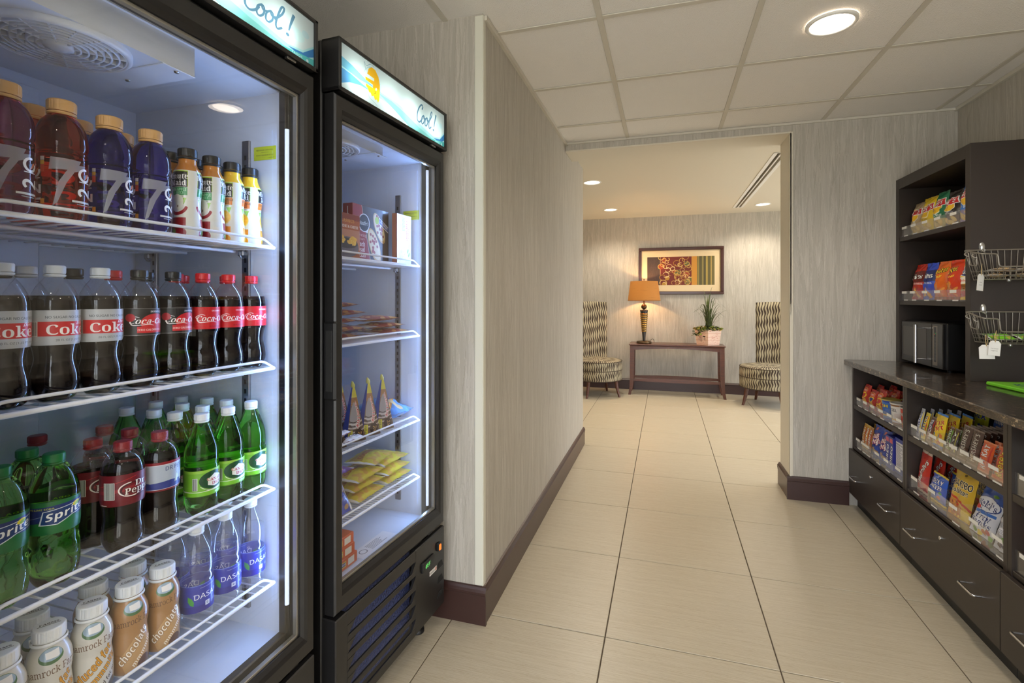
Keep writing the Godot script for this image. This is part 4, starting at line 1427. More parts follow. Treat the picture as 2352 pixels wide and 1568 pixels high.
func build_drinks() -> void:
	R0.seed = 21
	var clear := pane(rgb(235, 242, 246), 0.0, 0.0)
	var cola := mt(rgb(12, 6, 6), 0.25)
	cola.metallic_specular = 0.15
	var red_cap := mt(rgb(206, 34, 40), 0.35)
	var black_cap := mt(rgb(20, 22, 22), 0.35)
	var silver_cap := mt(rgb(196, 206, 214), 0.35)
	var white_cap := mt(rgb(232, 238, 242), 0.35)
	var cp := [[0, 0.004], [0.014, 0.002], [0.024, 0.0], [0.030, 0.006], [0.0335, 0.02], [0.0345, 0.034], [0.0330, 0.048], [0.0290, 0.066], [0.0282, 0.076], [0.0302, 0.090], [0.0332, 0.102], [0.0340, 0.108], [0.0340, 0.160], [0.0338, 0.168], [0.0325, 0.178], [0.0285, 0.190], [0.0225, 0.202], [0.017, 0.210], [0.0140, 0.215], [0.0133, 0.2195], [0.0133, 0.2245]]
	var base := {"prof": cp, "shell": clear, "drink": cola, "level": 0.183, "petal": 0.16, "y0": 0.108, "y1": 0.158, "cap": red_cap, "cap_r": 0.0148, "cap_h": 0.0145, "cap_y": 0.2215, "ring": 0.0135}
	var s2 := 1.1262
	var row := [-1.03, -1.104, -1.178]
	var o := base.duplicate()
	o.label = pic(label_classic(), 0.35)
	var p := bottle("cola_bottle", "cola bottle with red label and red cap on the second cooler shelf", "bottle", "red label colas", o)
	put([[row[0], -0.888], [row[0], -0.958], [row[0], -1.028], [row[1], -0.882], [row[1], -0.951], [row[1], -1.020], [row[1], -0.744], [row[2], -0.958]], p, s2, PI / 2, "red-capped cola bottle half hidden behind the front colas")
	o = base.duplicate()
	o.label = pic(label_zero(), 0.35)
	o.y0 = 0.104
	o.cap = black_cap
	p = bottle("cola_bottle", "black-capped cola bottle with black and red label", "bottle", "black label colas", o)
	put([[row[0], -0.744], [row[0], -0.816], [row[1], -0.672], [row[1], -0.813], [row[2], -0.60]], p, s2, PI / 2, "black-capped cola bottle half hidden behind the front colas")
	o = base.duplicate()
	o.label = pic(label_diet(), 0.35)
	o.y0 = 0.098
	o.cap = silver_cap
	p = bottle("cola_bottle", "silver-capped cola bottle with silver and red label", "bottle", "silver label colas", o)
	put([[row[0], -0.671], [row[0], -0.598], [row[0], -0.526], [row[1], -0.598], [row[1], -0.526]], p, s2, PI / 2, "silver-capped cola bottle half hidden behind the front colas")
	# shelf three: green sodas, dark sodas, ginger ales
	var s3 := 0.8102
	var lime := solid_glass(rgb(164, 242, 118))
	o = {"prof": [[0, 0.004], [0.014, 0.002], [0.025, 0.0], [0.032, 0.007], [0.0345, 0.022], [0.035, 0.05], [0.0330, 0.08], [0.0345, 0.098], [0.0350, 0.104], [0.0350, 0.150], [0.0335, 0.164], [0.0290, 0.182], [0.0225, 0.196], [0.0165, 0.204], [0.0140, 0.208], [0.0133, 0.212]],
		"shell": lime, "petal": 0.14, "dimple": 0.02, "label": pic(label_lime(), 0.35), "y0": 0.092, "y1": 0.148, "cap": mt(rgb(26, 112, 56), 0.35), "cap_r": 0.0152, "cap_h": 0.0145, "cap_y": 0.2085, "ring": 0.0135}
	p = bottle("soda_bottle", "green lemon lime soda bottle with green cap and blue label", "bottle", "green lime sodas", o)
	put([[row[0], -0.597], [row[1], -0.599], [row[0], -0.522]], p, s3, PI / 2, "green lemon lime soda bottle behind the front green soda")
	o = {"prof": [[0, 0.004], [0.014, 0.002], [0.025, 0.0], [0.0315, 0.007], [0.0345, 0.022], [0.0340, 0.04], [0.0315, 0.062], [0.0330, 0.086], [0.0350, 0.1], [0.0355, 0.106], [0.0355, 0.152], [0.0340, 0.164], [0.0300, 0.177], [0.0225, 0.188], [0.0160, 0.194], [0.0138, 0.198], [0.0133, 0.202]],
		"shell": clear, "drink": cola, "level": 0.160, "petal": 0.16, "label": pic(label_pepper(), 0.35), "y0": 0.094, "y1": 0.154, "cap": mt(rgb(140, 40, 46), 0.35), "cap_r": 0.0150, "cap_h": 0.0145, "cap_y": 0.1975, "ring": 0.0135}
	p = bottle("soda_bottle", "dark soda bottle with maroon label, white oval script and maroon cap", "bottle", "maroon label sodas", o)
	put([[row[0], -0.712], [row[1], -0.706], [row[1] - 0.01, -0.784], [-1.19, -0.784], [-1.24, -0.690]], p, s3, PI / 2, "maroon-capped dark soda bottle behind the front dark sodas")
	o = o.duplicate()
	o.label = pic(label_sail(), 0.35)
	p = bottle("soda_bottle", "dark soda bottle with pale blue label showing little sails", "bottle", "", o)
	put([[row[0], -0.786]], p, s3, PI / 2 + 0.5)
	o = {"prof": [[0, 0.004], [0.014, 0.002], [0.025, 0.0], [0.032, 0.006], [0.0345, 0.018], [0.0345, 0.042], [0.0350, 0.046], [0.0350, 0.104], [0.0335, 0.112], [0.0345, 0.124], [0.0335, 0.148], [0.0285, 0.168], [0.0225, 0.186], [0.0170, 0.200], [0.0142, 0.208], [0.0133, 0.214], [0.0133, 0.218]],
		"shell": lime, "petal": 0.14, "label": pic(label_ginger(), 0.35), "y0": 0.046, "y1": 0.104, "cap": white_cap, "cap_r": 0.0152, "cap_h": 0.0145, "cap_y": 0.2130, "ring": 0.0135}
	p = bottle("ginger_ale_bottle", "green ginger ale bottle with white cap on the third cooler shelf", "bottle", "ginger ales", o)
	var ga := []
	for z in [-0.885, -0.957, -1.027]:
		for k in 4:
			ga.append([[-1.03, -1.103, -1.176, -1.262][k], z + [0, 0.007, 0.001, 0.004][k]])
	put(ga, p, s3, PI / 2, "white-capped ginger ale bottle in a row behind the front ones")
	# bottom shelf: flavoured milk and water
	var s4 := 0.5662
	o = {"prof": [[0, 0.001], [0.024, 0.0], [0.029, 0.004], [0.0312, 0.015], [0.0318, 0.05], [0.0300, 0.072], [0.0290, 0.082], [0.0305, 0.094], [0.0315, 0.105], [0.0300, 0.120], [0.0255, 0.132], [0.0215, 0.140], [0.0205, 0.146], [0.0205, 0.15]],
		"cap": white_cap, "cap_r": 0.0225, "cap_h": 0.022, "cap_y": 0.148, "ring": 0.0235, "ribs": 60}
	var cpn := Cv.new(128, 52, Color(0.3, 0.32, 0.34, 0.0))
	cpn.text("FARMS", 64, 18, 26, Color(0.3, 0.32, 0.34, 1.0), SERIF)
	cpn.rect(10, 34, 108, 6, Color(0.4, 0.42, 0.44, 1.0))
	o.cap_print = film(cpn.tex())
	var om := o.duplicate()
	om.shell = pic(milk_sleeve(false), 0.3, 0.5)
	p = bottle("milk_bottle", "white reduced fat milk bottle with white cap on the lowest shelf", "bottle", "white milks", om)
	var sw := func(t: Node3D):
		t.get_node("bottle").transform = Transform3D(Basis(Vector3.UP, PI), Vector3.ZERO)
	sw.call(p)
	put([[-1.03, -0.657], [-1.03, -0.590], [-1.03, -0.524], [-1.098, -0.604]], p, s4, PI / 2 - 0.5, "white milk bottle behind the front row of milks")
	om = o.duplicate()
	om.shell = pic(milk_sleeve(true), 0.3, 0.5)
	p = bottle("milk_bottle", "brown chocolate milk bottle with white cap on the lowest shelf", "bottle", "chocolate milks", om)
	sw.call(p)
	put([[-1.03, -0.724], [-1.03, -0.792], [-1.098, -0.703], [-1.098, -0.780]], p, s4, PI / 2 - 0.5, "chocolate milk bottle behind the front row of milks")
	var wp := [[0, 0.004], [0.014, 0.002], [0.025, 0.0], [0.0315, 0.006], [0.0335, 0.016], [0.0325, 0.026], [0.0338, 0.034], [0.0338, 0.086], [0.0325, 0.094], [0.0338, 0.102], [0.0325, 0.112], [0.0338, 0.122], [0.0332, 0.140], [0.0300, 0.160], [0.0235, 0.178], [0.0170, 0.192], [0.0138, 0.2], [0.0133, 0.208]]
	o = {"prof": wp, "shell": pane(rgb(200, 214, 240), 0.01, 0.0), "drink": pane(rgb(150, 176, 236), 0.05, 0.0), "level": 0.150, "petal": 0.14, "label": film(label_water(), 0.3), "y0": 0.034, "y1": 0.094, "cap": white_cap, "cap_r": 0.0150, "cap_h": 0.014, "cap_y": 0.205, "ring": 0.0135}
	p = bottle("water_bottle", "clear water bottle with deep blue label on the lowest shelf", "bottle", "water bottles", o)
	put([[-1.03, -0.872], [-1.03, -0.949], [-1.03, -1.026], [-1.103, -0.872], [-1.103, -0.946], [-1.103, -1.018]], p, s4, PI / 2, "clear water bottle behind the front row of waters")
	# top shelf: sports drinks and juice
	var s1 := 1.4402
	var gp := [[0, 0.003], [0.024, 0.0], [0.0325, 0.004], [0.0355, 0.014], [0.0362, 0.03], [0.0362, 0.112], [0.0345, 0.116], [0.0365, 0.121], [0.0350, 0.126], [0.0368, 0.132], [0.0370, 0.142], [0.0350, 0.160], [0.0290, 0.176], [0.0225, 0.185], [0.0190, 0.189], [0.0183, 0.194], [0.0183, 0.2]]
	var tan_cap := mt(rgb(214, 168, 106), 0.4)
	var names := [["red sports drink bottle with tan cap and silver bolt print", rgb(240, 84, 62), [[-1.036, -0.612], [-1.112, -0.612]]], ["violet sports drink bottle with tan cap and silver bolt print", rgb(112, 92, 186), [[-1.04, -0.694], [-1.04, -0.774], [-1.120, -0.692], [-1.120, -0.772]]], ["purple red sports drink bottle with tan cap beside the cooler wall", rgb(190, 80, 110), [[-1.036, -0.532]]]]
	var print := film(sport_print(), 0.3)
	for q in names:
		o = {"prof": gp, "shell": solid_glass(q[1]), "label": print, "y0": 0.024, "y1": 0.112, "cap": tan_cap, "cap_r": 0.0205, "cap_h": 0.0205, "cap_y": 0.196, "ring": 0.0192, "ribs": 50}
		p = bottle("sports_drink_bottle", q[0], "bottle", "sports drinks" if q[2].size() > 1 else "", o)
		put(q[2], p, s1, PI / 2 - 0.3, q[0].get_slice(" ", 0) + " sports drink bottle with tan cap behind the front row")
	var jp := [[0, 0.003], [0.020, 0.0], [0.0270, 0.004], [0.0290, 0.014], [0.0285, 0.03], [0.0255, 0.062], [0.0250, 0.08], [0.0265, 0.1], [0.0290, 0.120], [0.0285, 0.136], [0.0250, 0.152], [0.0205, 0.162], [0.0180, 0.170], [0.0175, 0.184]]
	for k in 2:
		var c := gloss(rgb(236, 190, 40) if k else rgb(190, 120, 40), 0.2, 0.6, 0.04)
		o = {"prof": jp, "shell": c, "label": pic(juice_sleeve(k == 1), 0.3, 0.5), "y0": 0.004, "y1": 0.150, "rings": 30, "cap": black_cap, "cap_r": 0.0190, "cap_h": 0.019, "cap_y": 0.183, "ring": 0.0185, "ring_mat": black_cap}
		p = bottle("juice_bottle", "orange juice bottle with black cap and orange banded sleeve" if k else "apple juice bottle with black cap and green banded sleeve", "bottle", "orange juices" if k else "apple juices", o)
		put([[-1.04, -0.978], [-1.04, -1.034], [-1.102, -0.985]] if k else [[-1.04, -0.858], [-1.04, -0.920], [-1.103, -0.868], [-1.103, -0.928]], p, s1, PI / 2, "black-capped %s juice bottle behind the front juices" % ("orange" if k else "apple"))
# ---------------------------------------------------------------- packets, boxes and cups
func pouch(w: float, h: float, t: float, sd: int, seal := 0.07, wrinkle := 1.7) -> ArrayMesh:   # origin: middle of the bottom edge, front +z
	var nz := FastNoiseLite.new()
	nz.seed = sd
	nz.frequency = 1.0
	var f := func(sg: float):
		return func(u: float, v: float):
			var vv2 := clampf((v - seal) / (1.0 - 2.0 * seal), 0.0, 1.0)
			var body := pow(maxf(sin(PI * vv2), 0.0), 0.55) * pow(maxf(sin(PI * u), 0.0), 0.5)
			var zz := sg * t * 0.5 * body
			zz += wrinkle * t * 0.16 * nz.get_noise_3d(u * 3.2, v * 3.0, sg * 4.0) * body
			zz += wrinkle * t * 0.10 * nz.get_noise_3d(u * 7.0 + 9.0, v * 5.0, sg * 9.0) * (0.3 + body)
			if v <= seal or v >= 1.0 - seal:
				zz = sg * 0.0004 + wrinkle * t * 0.10 * nz.get_noise_2d(u * 4.0, v * 0.5 + sd) 
			var x := (u - 0.5) * w * (1.0 - 0.07 * sin(PI * vv2) * t / 0.05)
			return Vector3(x, v * h, zz)
	var m := mb()
	var uvf := func(u, v): return Vector2(u, 1.0 - v)
	m.grid(14, 18, f.call(1.0), false, uvf)
	m.grid(14, 18, f.call(-1.0), true, func(u, v): return Vector2(1.0 - u, 1.0 - v))
	return m.mesh()
func foil(t: Texture2D) -> StandardMaterial3D:
	return pic(t, 0.32, 0.35)
func bag(called: String, label: String, group: String, w: float, h: float, t: float, sd: int, mat: Material, seal := 0.07, wrinkle := 1.7) -> Node3D:
	var o := thing(called, label, "packet", Vector3(0, -5, 0), 0.0, group)
	part(o, "packet_body", pouch(w, h, t, sd, seal, wrinkle), mat)
	return o
func lay(o: Node3D, at: Vector3, yaw: float, tilt := 0.0, roll := 0.0) -> void:   # tilt -PI/2 lays it on its back
	o.position = at
	o.basis = Basis(Vector3.UP, yaw) * Basis(Vector3.RIGHT, tilt) * Basis(Vector3.BACK, roll)
func again(o: Node3D, at: Vector3, yaw: float, tilt := 0.0, roll := 0.0, label := "") -> Node3D:
	var d := dup(o, at, yaw, label)
	lay(d, at, yaw, tilt, roll)
	return d
func carton(called: String, label: String, group: String, s: Vector3, front: Texture2D, side: Color) -> Node3D:   # origin: middle of the bottom
	var o := thing(called, label, "box", Vector3(0, -5, 0), 0.0, group)
	part(o, "carton", mb().box(Vector3(0, s.y / 2, 0), s, 0.0015), mt(side, 0.4))
	var q := mb()
	q.quad(Vector3(-s.x / 2 + 0.001, 0.001, s.z / 2 + 0.0003), Vector3(s.x / 2 - 0.001, 0.001, s.z / 2 + 0.0003), Vector3(s.x / 2 - 0.001, s.y - 0.001, s.z / 2 + 0.0003), Vector3(-s.x / 2 + 0.001, s.y - 0.001, s.z / 2 + 0.0003), Vector3.BACK)
	part(o, "front_print", q, pic(front, 0.35, 0.2))
	return o

# ------------------------------------------------ prints
const W_ := Color(0.96, 0.96, 0.94)
func crisps(base: Color, low: Color, words: String, dark: bool) -> Texture2D:
	var c := Cv.new(220, 320, base)
	c.rect(0, 0, 220, 14, base.darkened(0.15))
	c.ell(106, 132, 74, 66, rgb(246, 236, 214))
	c.ell(106, 132, 68, 60, rgb(244, 192, 30))
	c.poly([[14, 104], [120, 74], [206, 62], [212, 122], [120, 140], [20, 160]], W_)
	c.poly([[20, 108], [120, 80], [200, 68], [206, 118], [120, 134], [26, 154]], rgb(206, 26, 30))
	c.outlined("Lay's", 112, 110, 60, W_, rgb(150, 14, 18), 1.5, {"f": "Droid Serif", "skew": 0.25, "rot": -0.16, "sx": 0.95})
	c.text(words, 110, 206, 26, W_ if dark else rgb(150, 110, 20), {"sx": 0.9})
	c.rect(0, 232, 220, 88, low)
	for q in [[60, 270, 44, 26], [120, 292, 50, 22], [160, 262, 38, 24]]:
		c.ell(q[0], q[1], q[2], q[3], rgb(232, 190, 90), 0.4)
		c.ell(q[0] + 4, q[1] - 3, q[2] * 0.8, q[3] * 0.75, rgb(242, 210, 122), 0.4)
	return c.tex()
func corn(base: Color, words: String, sub: String, kind: int) -> Texture2D:
	var c := Cv.new(220, 320, base)
	if kind == 0:
		c.poly([[0, 80], [220, 60], [220, 160], [0, 190]], base.darkened(0.45))
		c.outlined(words, 110, 118, 56, W_, rgb(20, 16, 16), 2.0, {"rot": -0.08, "sx": 0.9})
		c.poly([[30, 152], [86, 142], [52, 196]], rgb(240, 150, 30))
		c.text(sub, 130, 180, 22, W_)
		for q in [[60, 270], [110, 250], [150, 286]]:
			c.poly([[q[0] - 40, q[1] + 26], [q[0] + 44, q[1] + 14], [q[0] - 4, q[1] - 40]], rgb(230, 150, 44))
			c.poly([[q[0] - 30, q[1] + 20], [q[0] + 32, q[1] + 12], [q[0] - 4, q[1] - 28]], rgb(240, 176, 70))
	elif kind == 1:
		c.outlined(words, 112, 84, 54, rgb(250, 214, 40), rgb(40, 20, 16), 4.0, {"rot": -0.22, "skew": 0.3, "sx": 0.92})
		c.text(sub, 118, 136, 26, rgb(250, 230, 60), {"rot": -0.18, "skew": 0.3})
		c.ell(90, 210, 46, 30, rgb(244, 150, 40), -0.4)
		c.curve([[40, 240], [90, 220], [130, 250], [190, 226]], 18, rgb(246, 160, 50))
		c.curve([[40, 280], [110, 262], [180, 286]], 18, rgb(236, 130, 30))
		c.rect(0, 296, 220, 24, base.darkened(0.3))
	else:
		c.ell(110, 96, 96, 52, rgb(230, 230, 226))
		c.ell(110, 96, 90, 46, rgb(34, 50, 110))
		c.text("ROLD", 92, 78, 32, W_)
		c.text("GOLD", 118, 110, 46, W_)
		c.ell(96, 176, 90, 30, rgb(244, 236, 220), -0.15)
		c.text("braided", 90, 176, 22, rgb(190, 60, 40), {"f": "Droid Serif"})
		c.rect(0, 206, 220, 70, rgb(150, 100, 50))
		for k in 10:
			c.ring(20 + k * 20, 240 + (k % 2) * 14, 18, 12, 5, rgb(196, 146, 84))
		c.poly([[0, 262], [220, 244], [220, 284], [0, 300]], rgb(200, 40, 34))
	return c.tex()
func candy(base: Color, edge: Color, words: Array, col: Color, ol: Color, opt := {}) -> Texture2D:
	var c := Cv.new(180, 260, base)
	c.rect(0, 0, 180, 16, edge)
	c.rect(0, 244, 180, 16, edge)
	if opt.has("blob"):
		for k in 9:
			c.ell(R0.randf_range(20, 160), R0.randf_range(150, 236), R0.randf_range(12, 22), R0.randf_range(10, 18), opt.blob[k % opt.blob.size()], R0.randf() * 3)
	var y: float = opt.get("y", 80.0)
	for k in words.size():
		c.outlined(words[k], 90, y + k * opt.get("dy", 44.0), opt.get("z", 44.0), col, ol, opt.get("t", 2.5), {"fit": opt.get("fit", 150.0), "rot": opt.get("rot", 0.0), "skew": opt.get("skew", 0.0), "f": opt.get("f", "Droid Sans")})
	return c.tex()
func bar_print(base: Color, words: String, col: Color, ol: Color, stripe := Color(0, 0, 0, 0)) -> Texture2D:   # tall bar with lettering that runs up it
	var c := Cv.new(80, 260, base)
	if stripe.a > 0.0:
		c.rect(6, 30, 10, 200, stripe)
		c.rect(66, 30, 8, 200, stripe)
	c.rect(0, 0, 80, 12, base.lightened(0.3))
	c.rect(0, 248, 80, 12, base.lightened(0.3))
	c.outlined(words, 41, 130, 46, col, ol, 2.0, {"rot": -1.5708, "fit": 200.0})
	return c.tex()
func cracker_print(k: int) -> Texture2D:
	var c := Cv.new(180, 240, rgb(196, 40, 26))
	c.ell(90, 60, 60, 26, rgb(226, 90, 40))
	c.text("CHEESE" if k == 0 else "BITES", 90, 60, 26, W_, {"f": "Droid Serif"})
	c.ring(90, 60, 62, 28, 3, rgb(250, 220, 120))
	c.ell(96, 120, 60, 34, rgb(244, 200, 40), -0.4)
	c.ell(96, 120, 44, 22, rgb(40, 60, 140) if k else rgb(200, 40, 26), -0.4)
	for q in [[50, 180], [92, 196], [134, 178], [70, 214], [116, 160]]:
		c.ell(q[0], q[1], 22, 18, rgb(240, 190, 60))
		c.ell(q[0], q[1], 8, 6, rgb(200, 130, 30))
	return c.tex()
func round_cookie_print() -> Texture2D:
	var c := Cv.new(200, 260, rgb(40, 70, 166))
	c.poly([[20, 60], [180, 40], [190, 160], [30, 180]], rgb(30, 52, 140))
	c.outlined("Chips", 96, 92, 58, W_, rgb(190, 40, 40), 3.0, {"rot": -0.25, "fit": 130.0})
	c.outlined("Ahoy!", 106, 138, 62, W_, rgb(190, 40, 40), 3.0, {"rot": -0.25, "fit": 140.0})
	c.ell(70, 30, 26, 12, rgb(240, 120, 90))
	for q in [[60, 216], [126, 226]]:
		c.ell(q[0], q[1], 40, 26, rgb(214, 170, 110))
		for k in 5:
			c.ell(q[0] - 22 + k * 11, q[1] - 6 + (k % 2) * 10, 4, 3, rgb(80, 46, 26))
	return c.tex()
func oreo_box(kind: int) -> Texture2D:
	var c := Cv.new(200, 300, rgb(40, 52, 150))
	if kind == 0:
		c.rect(18, 30, 160, 220, rgb(228, 228, 232))
		c.text("Nutrition Facts", 96, 48, 20, rgb(30, 30, 30))
		c.lines(28, 64, 140, 176, 18, rgb(90, 90, 110), R0)
	else:
		c.rect(0, 190, 200, 110, rgb(70, 130, 200))
		c.outlined("OREO", 100, 170, 70, W_, rgb(20, 30, 100), 4.0, {"fit": 170.0})
		c.text("mini", 110, 224, 44, rgb(246, 210, 40))
		c.ell(120, 90, 34, 34, rgb(60, 50, 46))
		c.ell(120, 90, 24, 24, rgb(96, 84, 78))
		c.rect(20, 20, 60, 26, rgb(210, 70, 90))
	return c.tex()
func oreo_side() -> Texture2D:
	var c := Cv.new(80, 300, rgb(44, 50, 140))
	c.rect(8, 14, 64, 40, rgb(210, 70, 90))
	c.outlined("OREO", 40, 170, 56, W_, rgb(20, 24, 90), 2.5, {"rot": -1.4, "fit": 180.0})
	return c.tex()
func gold_bears() -> Texture2D:
	var c := Cv.new(220, 320, rgb(214, 172, 44))
	c.ell(110, 30, 12, 8, rgb(120, 90, 20))
	c.outlined("HARIBO", 110, 92, 60, rgb(30, 26, 22), rgb(244, 236, 210), 2.5, {"fit": 186.0})
	c.outlined("Goldbears", 108, 140, 44, rgb(30, 26, 22), rgb(244, 236, 210), 2.0, {"fit": 150.0})
	c.poly([[0, 176], [110, 190], [220, 230], [220, 246], [110, 206], [0, 192]], rgb(200, 60, 30))
	c.poly([[0, 196], [110, 210], [150, 240], [120, 320], [0, 320]], rgb(200, 130, 50))
	for k in 26:
		c.ell(R0.randf_range(6, 116), R0.randf_range(214, 312), 8, 10, [rgb(206, 60, 40), rgb(226, 150, 40), rgb(236, 210, 90), rgb(150, 60, 40)][k % 4], R0.randf() * 3)
	c.rect(140, 250, 70, 60, rgb(236, 204, 50))
	return c.tex()
func fruit_pack() -> Texture2D:
	var c := Cv.new(240, 320, rgb(224, 226, 236))
	c.poly([[0, 0], [240, 0], [240, 80], [120, 60], [0, 90]], rgb(44, 86, 170))
	c.ell(150, 36, 30, 10, rgb(120, 170, 60))
	c.ell(120, 104, 112, 54, rgb(34, 60, 130))
	c.ell(120, 104, 106, 48, rgb(230, 230, 238))
	c.text("Welch's", 120, 104, 62, rgb(28, 44, 104), {"f": "Droid Serif", "fit": 186.0, "arc": 0.001})
	c.poly([[30, 160], [220, 150], [220, 170], [30, 182]], rgb(60, 110, 190))
	c.outlined("Fruit", 130, 194, 52, rgb(34, 52, 120), W_, 2.0, {"f": "Droid Serif", "skew": 0.3})
	c.outlined("Snacks", 116, 238, 56, rgb(34, 52, 120), W_, 2.0, {"f": "Droid Serif", "skew": 0.3})
	for q in [[40, 140, rgb(206, 50, 40)], [150, 286, rgb(230, 120, 40)], [190, 276, rgb(206, 50, 50)], [60, 296, rgb(110, 170, 60)], [106, 302, rgb(236, 210, 70)], [210, 304, rgb(120, 180, 60)]]:
		c.ell(q[0], q[1], 22, 18, q[2])
	return c.tex()
func dark_pack() -> Texture2D:
	var c := Cv.new(240, 300, rgb(216, 218, 226))
	c.poly([[0, 0], [240, 0], [240, 40], [120, 24], [0, 50]], rgb(60, 60, 120))
	c.ell(120, 70, 12, 8, rgb(150, 120, 60))
	c.text("BROOKSIDE", 120, 110, 40, rgb(80, 78, 96), {"f": "Droid Serif", "b": false, "fit": 200.0})
	c.lines(50, 140, 140, 30, 3, rgb(140, 140, 156), R0)
	for q in [[90, 220, rgb(90, 150, 60)], [130, 206, rgb(120, 170, 70)], [110, 250, rgb(52, 50, 96)], [150, 256, rgb(64, 56, 110)], [180, 240, rgb(60, 40, 44)], [70, 262, rgb(70, 44, 40)]]:
		c.ell(q[0], q[1], 24, 18, q[2], 0.3)
	return c.tex()
func pizza_front() -> Texture2D:
	var c := Cv.new(330, 310, rgb(150, 34, 36))
	c.poly([[76, 0], [330, 0], [330, 310], [156, 310]], rgb(62, 52, 46))
	c.line([[76, 0], [156, 310]], 3, rgb(226, 214, 200))
	c.poly([[14, 72], [54, 82], [54, 92], [14, 84]], rgb(230, 232, 234))
	c.ell(98, 96, 50, 52, rgb(232, 234, 236))
	c.poly([[60, 110], [140, 100], [138, 152], [64, 140]], rgb(232, 234, 236))
	c.ell(98, 96, 44, 46, rgb(30, 32, 36))
	c.text("Stouffer's", 98, 98, 30, W_, {"f": "Droid Serif", "skew": 0.3, "fit": 76.0})
	for q in [[192, 216, 46, 106, -0.45], [238, 110, 40, 96, -0.5]]:
		c.ell(q[0], q[1], q[2], q[3], rgb(206, 170, 106), q[4])
		c.ell(q[0], q[1] - 4, q[2] * 0.86, q[3] * 0.88, rgb(222, 206, 160), q[4])
		for k in 16:
			var a := R0.randf() * TAU
			var r := sqrt(R0.randf()) * 0.75
			var p: Vector2 = Vector2(cos(a) * r * q[2], sin(a) * r * q[3]).rotated(q[4])
			c.ell(q[0] + p.x, q[1] - 4 + p.y, 9, 8, rgb(158, 66, 50), R0.randf())
	c.poly([[236, 46], [326, 92], [326, 128], [236, 84]], W_)
	c.poly([[239, 52], [326, 97], [326, 123], [239, 80]], rgb(52, 70, 150))
	c.text("Pepperoni", 284, 88, 24, W_, {"rot": 0.48, "fit": 76.0})
	c.ell(216, 66, 18, 22, rgb(176, 196, 60))
	c.text("Celebrating", 60, 168, 22, rgb(236, 216, 200), {"f": "Droid Serif", "skew": 0.3, "b": false})
	c.text("40 Years", 66, 188, 18, rgb(236, 216, 200), {"f": "Droid Serif", "skew": 0.3, "b": false})
	for k in 3:
		c.text(["French", "Bread", "Pizzas"][k], 62 + k * 3, 216 + k * 30, 36, W_, {"f": "Droid Serif", "fit": [86.0, 78.0, 88.0][k]})
	return c.tex()
func red_side() -> Texture2D:
	var c := Cv.new(64, 310, rgb(146, 34, 36))
	c.rect(30, 14, 5, 40, W_)
	c.ell(32, 88, 22, 34, W_)
	c.ell(32, 88, 18, 29, rgb(34, 36, 40))
	c.text("Stouffer's", 32, 88, 12, W_, {"rot": 1.57, "fit": 44.0})
	c.lines(20, 200, 24, 80, 8, rgb(210, 150, 140), R0)
	return c.tex()
func mac_front() -> Texture2D:
	var c := Cv.new(220, 250, rgb(176, 96, 52))
	c.rect(0, 0, 220, 34, rgb(140, 60, 40))
	c.text("CLASSICS", 110, 40, 26, rgb(226, 170, 80), SERIF)
	c.text("MACARONI & CHEESE", 110, 72, 22, W_, {"fit": 190.0})
	c.poly([[0, 90], [220, 90], [220, 200], [0, 200]], rgb(196, 140, 112))
	c.ell(110, 190, 100, 60, rgb(110, 104, 116))
	c.ell(110, 168, 92, 30, rgb(60, 56, 60))
	for k in 22:
		c.ell(110 + R0.randf_range(-74, 74), 158 + R0.randf_range(-26, 14), 14, 9, rgb(236, 190, 70).lerp(rgb(246, 214, 110), R0.randf()), R0.randf() * 3)
	return c.tex()
func lean_front() -> Texture2D:
	var c := Cv.new(200, 330, rgb(224, 228, 230))
	c.ell(60, 250, 70, 92, rgb(228, 216, 160))
	for k in 40:
		c.curve([[R0.randf_range(6, 60), R0.randf_range(180, 320)], [R0.randf_range(20, 90), R0.randf_range(180, 320)], [R0.randf_range(40, 120), R0.randf_range(190, 320)]], 3, rgb(236, 226, 176).lerp(rgb(206, 188, 120), R0.randf()))
	c.text("lean", 164, 120, 34, rgb(214, 120, 110), {"rot": 1.5708, "b": false})
	c.text("cuisine", 138, 104, 44, rgb(206, 84, 84), {"rot": 1.5708, "b": false})
	c.lines(70, 20, 40, 90, 10, rgb(170, 176, 186), R0)
	for q in [[150, 240], [166, 262]]:
		c.ell(q[0], q[1], 8, 16, rgb(140, 170, 80), 0.4)
	return c.tex()
func snack_bag(base: Color, hi: Color, words: String, col: Color) -> Texture2D:
	var c := Cv.new(256, 180, base)
	c.rect(0, 0, 14, 180, rgb(222, 222, 220))
	c.rect(242, 0, 14, 180, rgb(222, 222, 220))
	c.poly([[20, 20], [140, 10], [236, 40], [236, 90], [120, 70], [20, 96]], hi)
	c.text(words, 118, 60, 40, col, {"rot": -0.1, "fit": 150.0})
	for k in 12:
		c.ell(R0.randf_range(40, 220), R0.randf_range(104, 168), 18, 12, hi.lerp(rgb(220, 170, 90), 0.6), R0.randf() * 3)
	c.lines(170, 20, 56, 40, 6, col, R0)
	return c.tex()
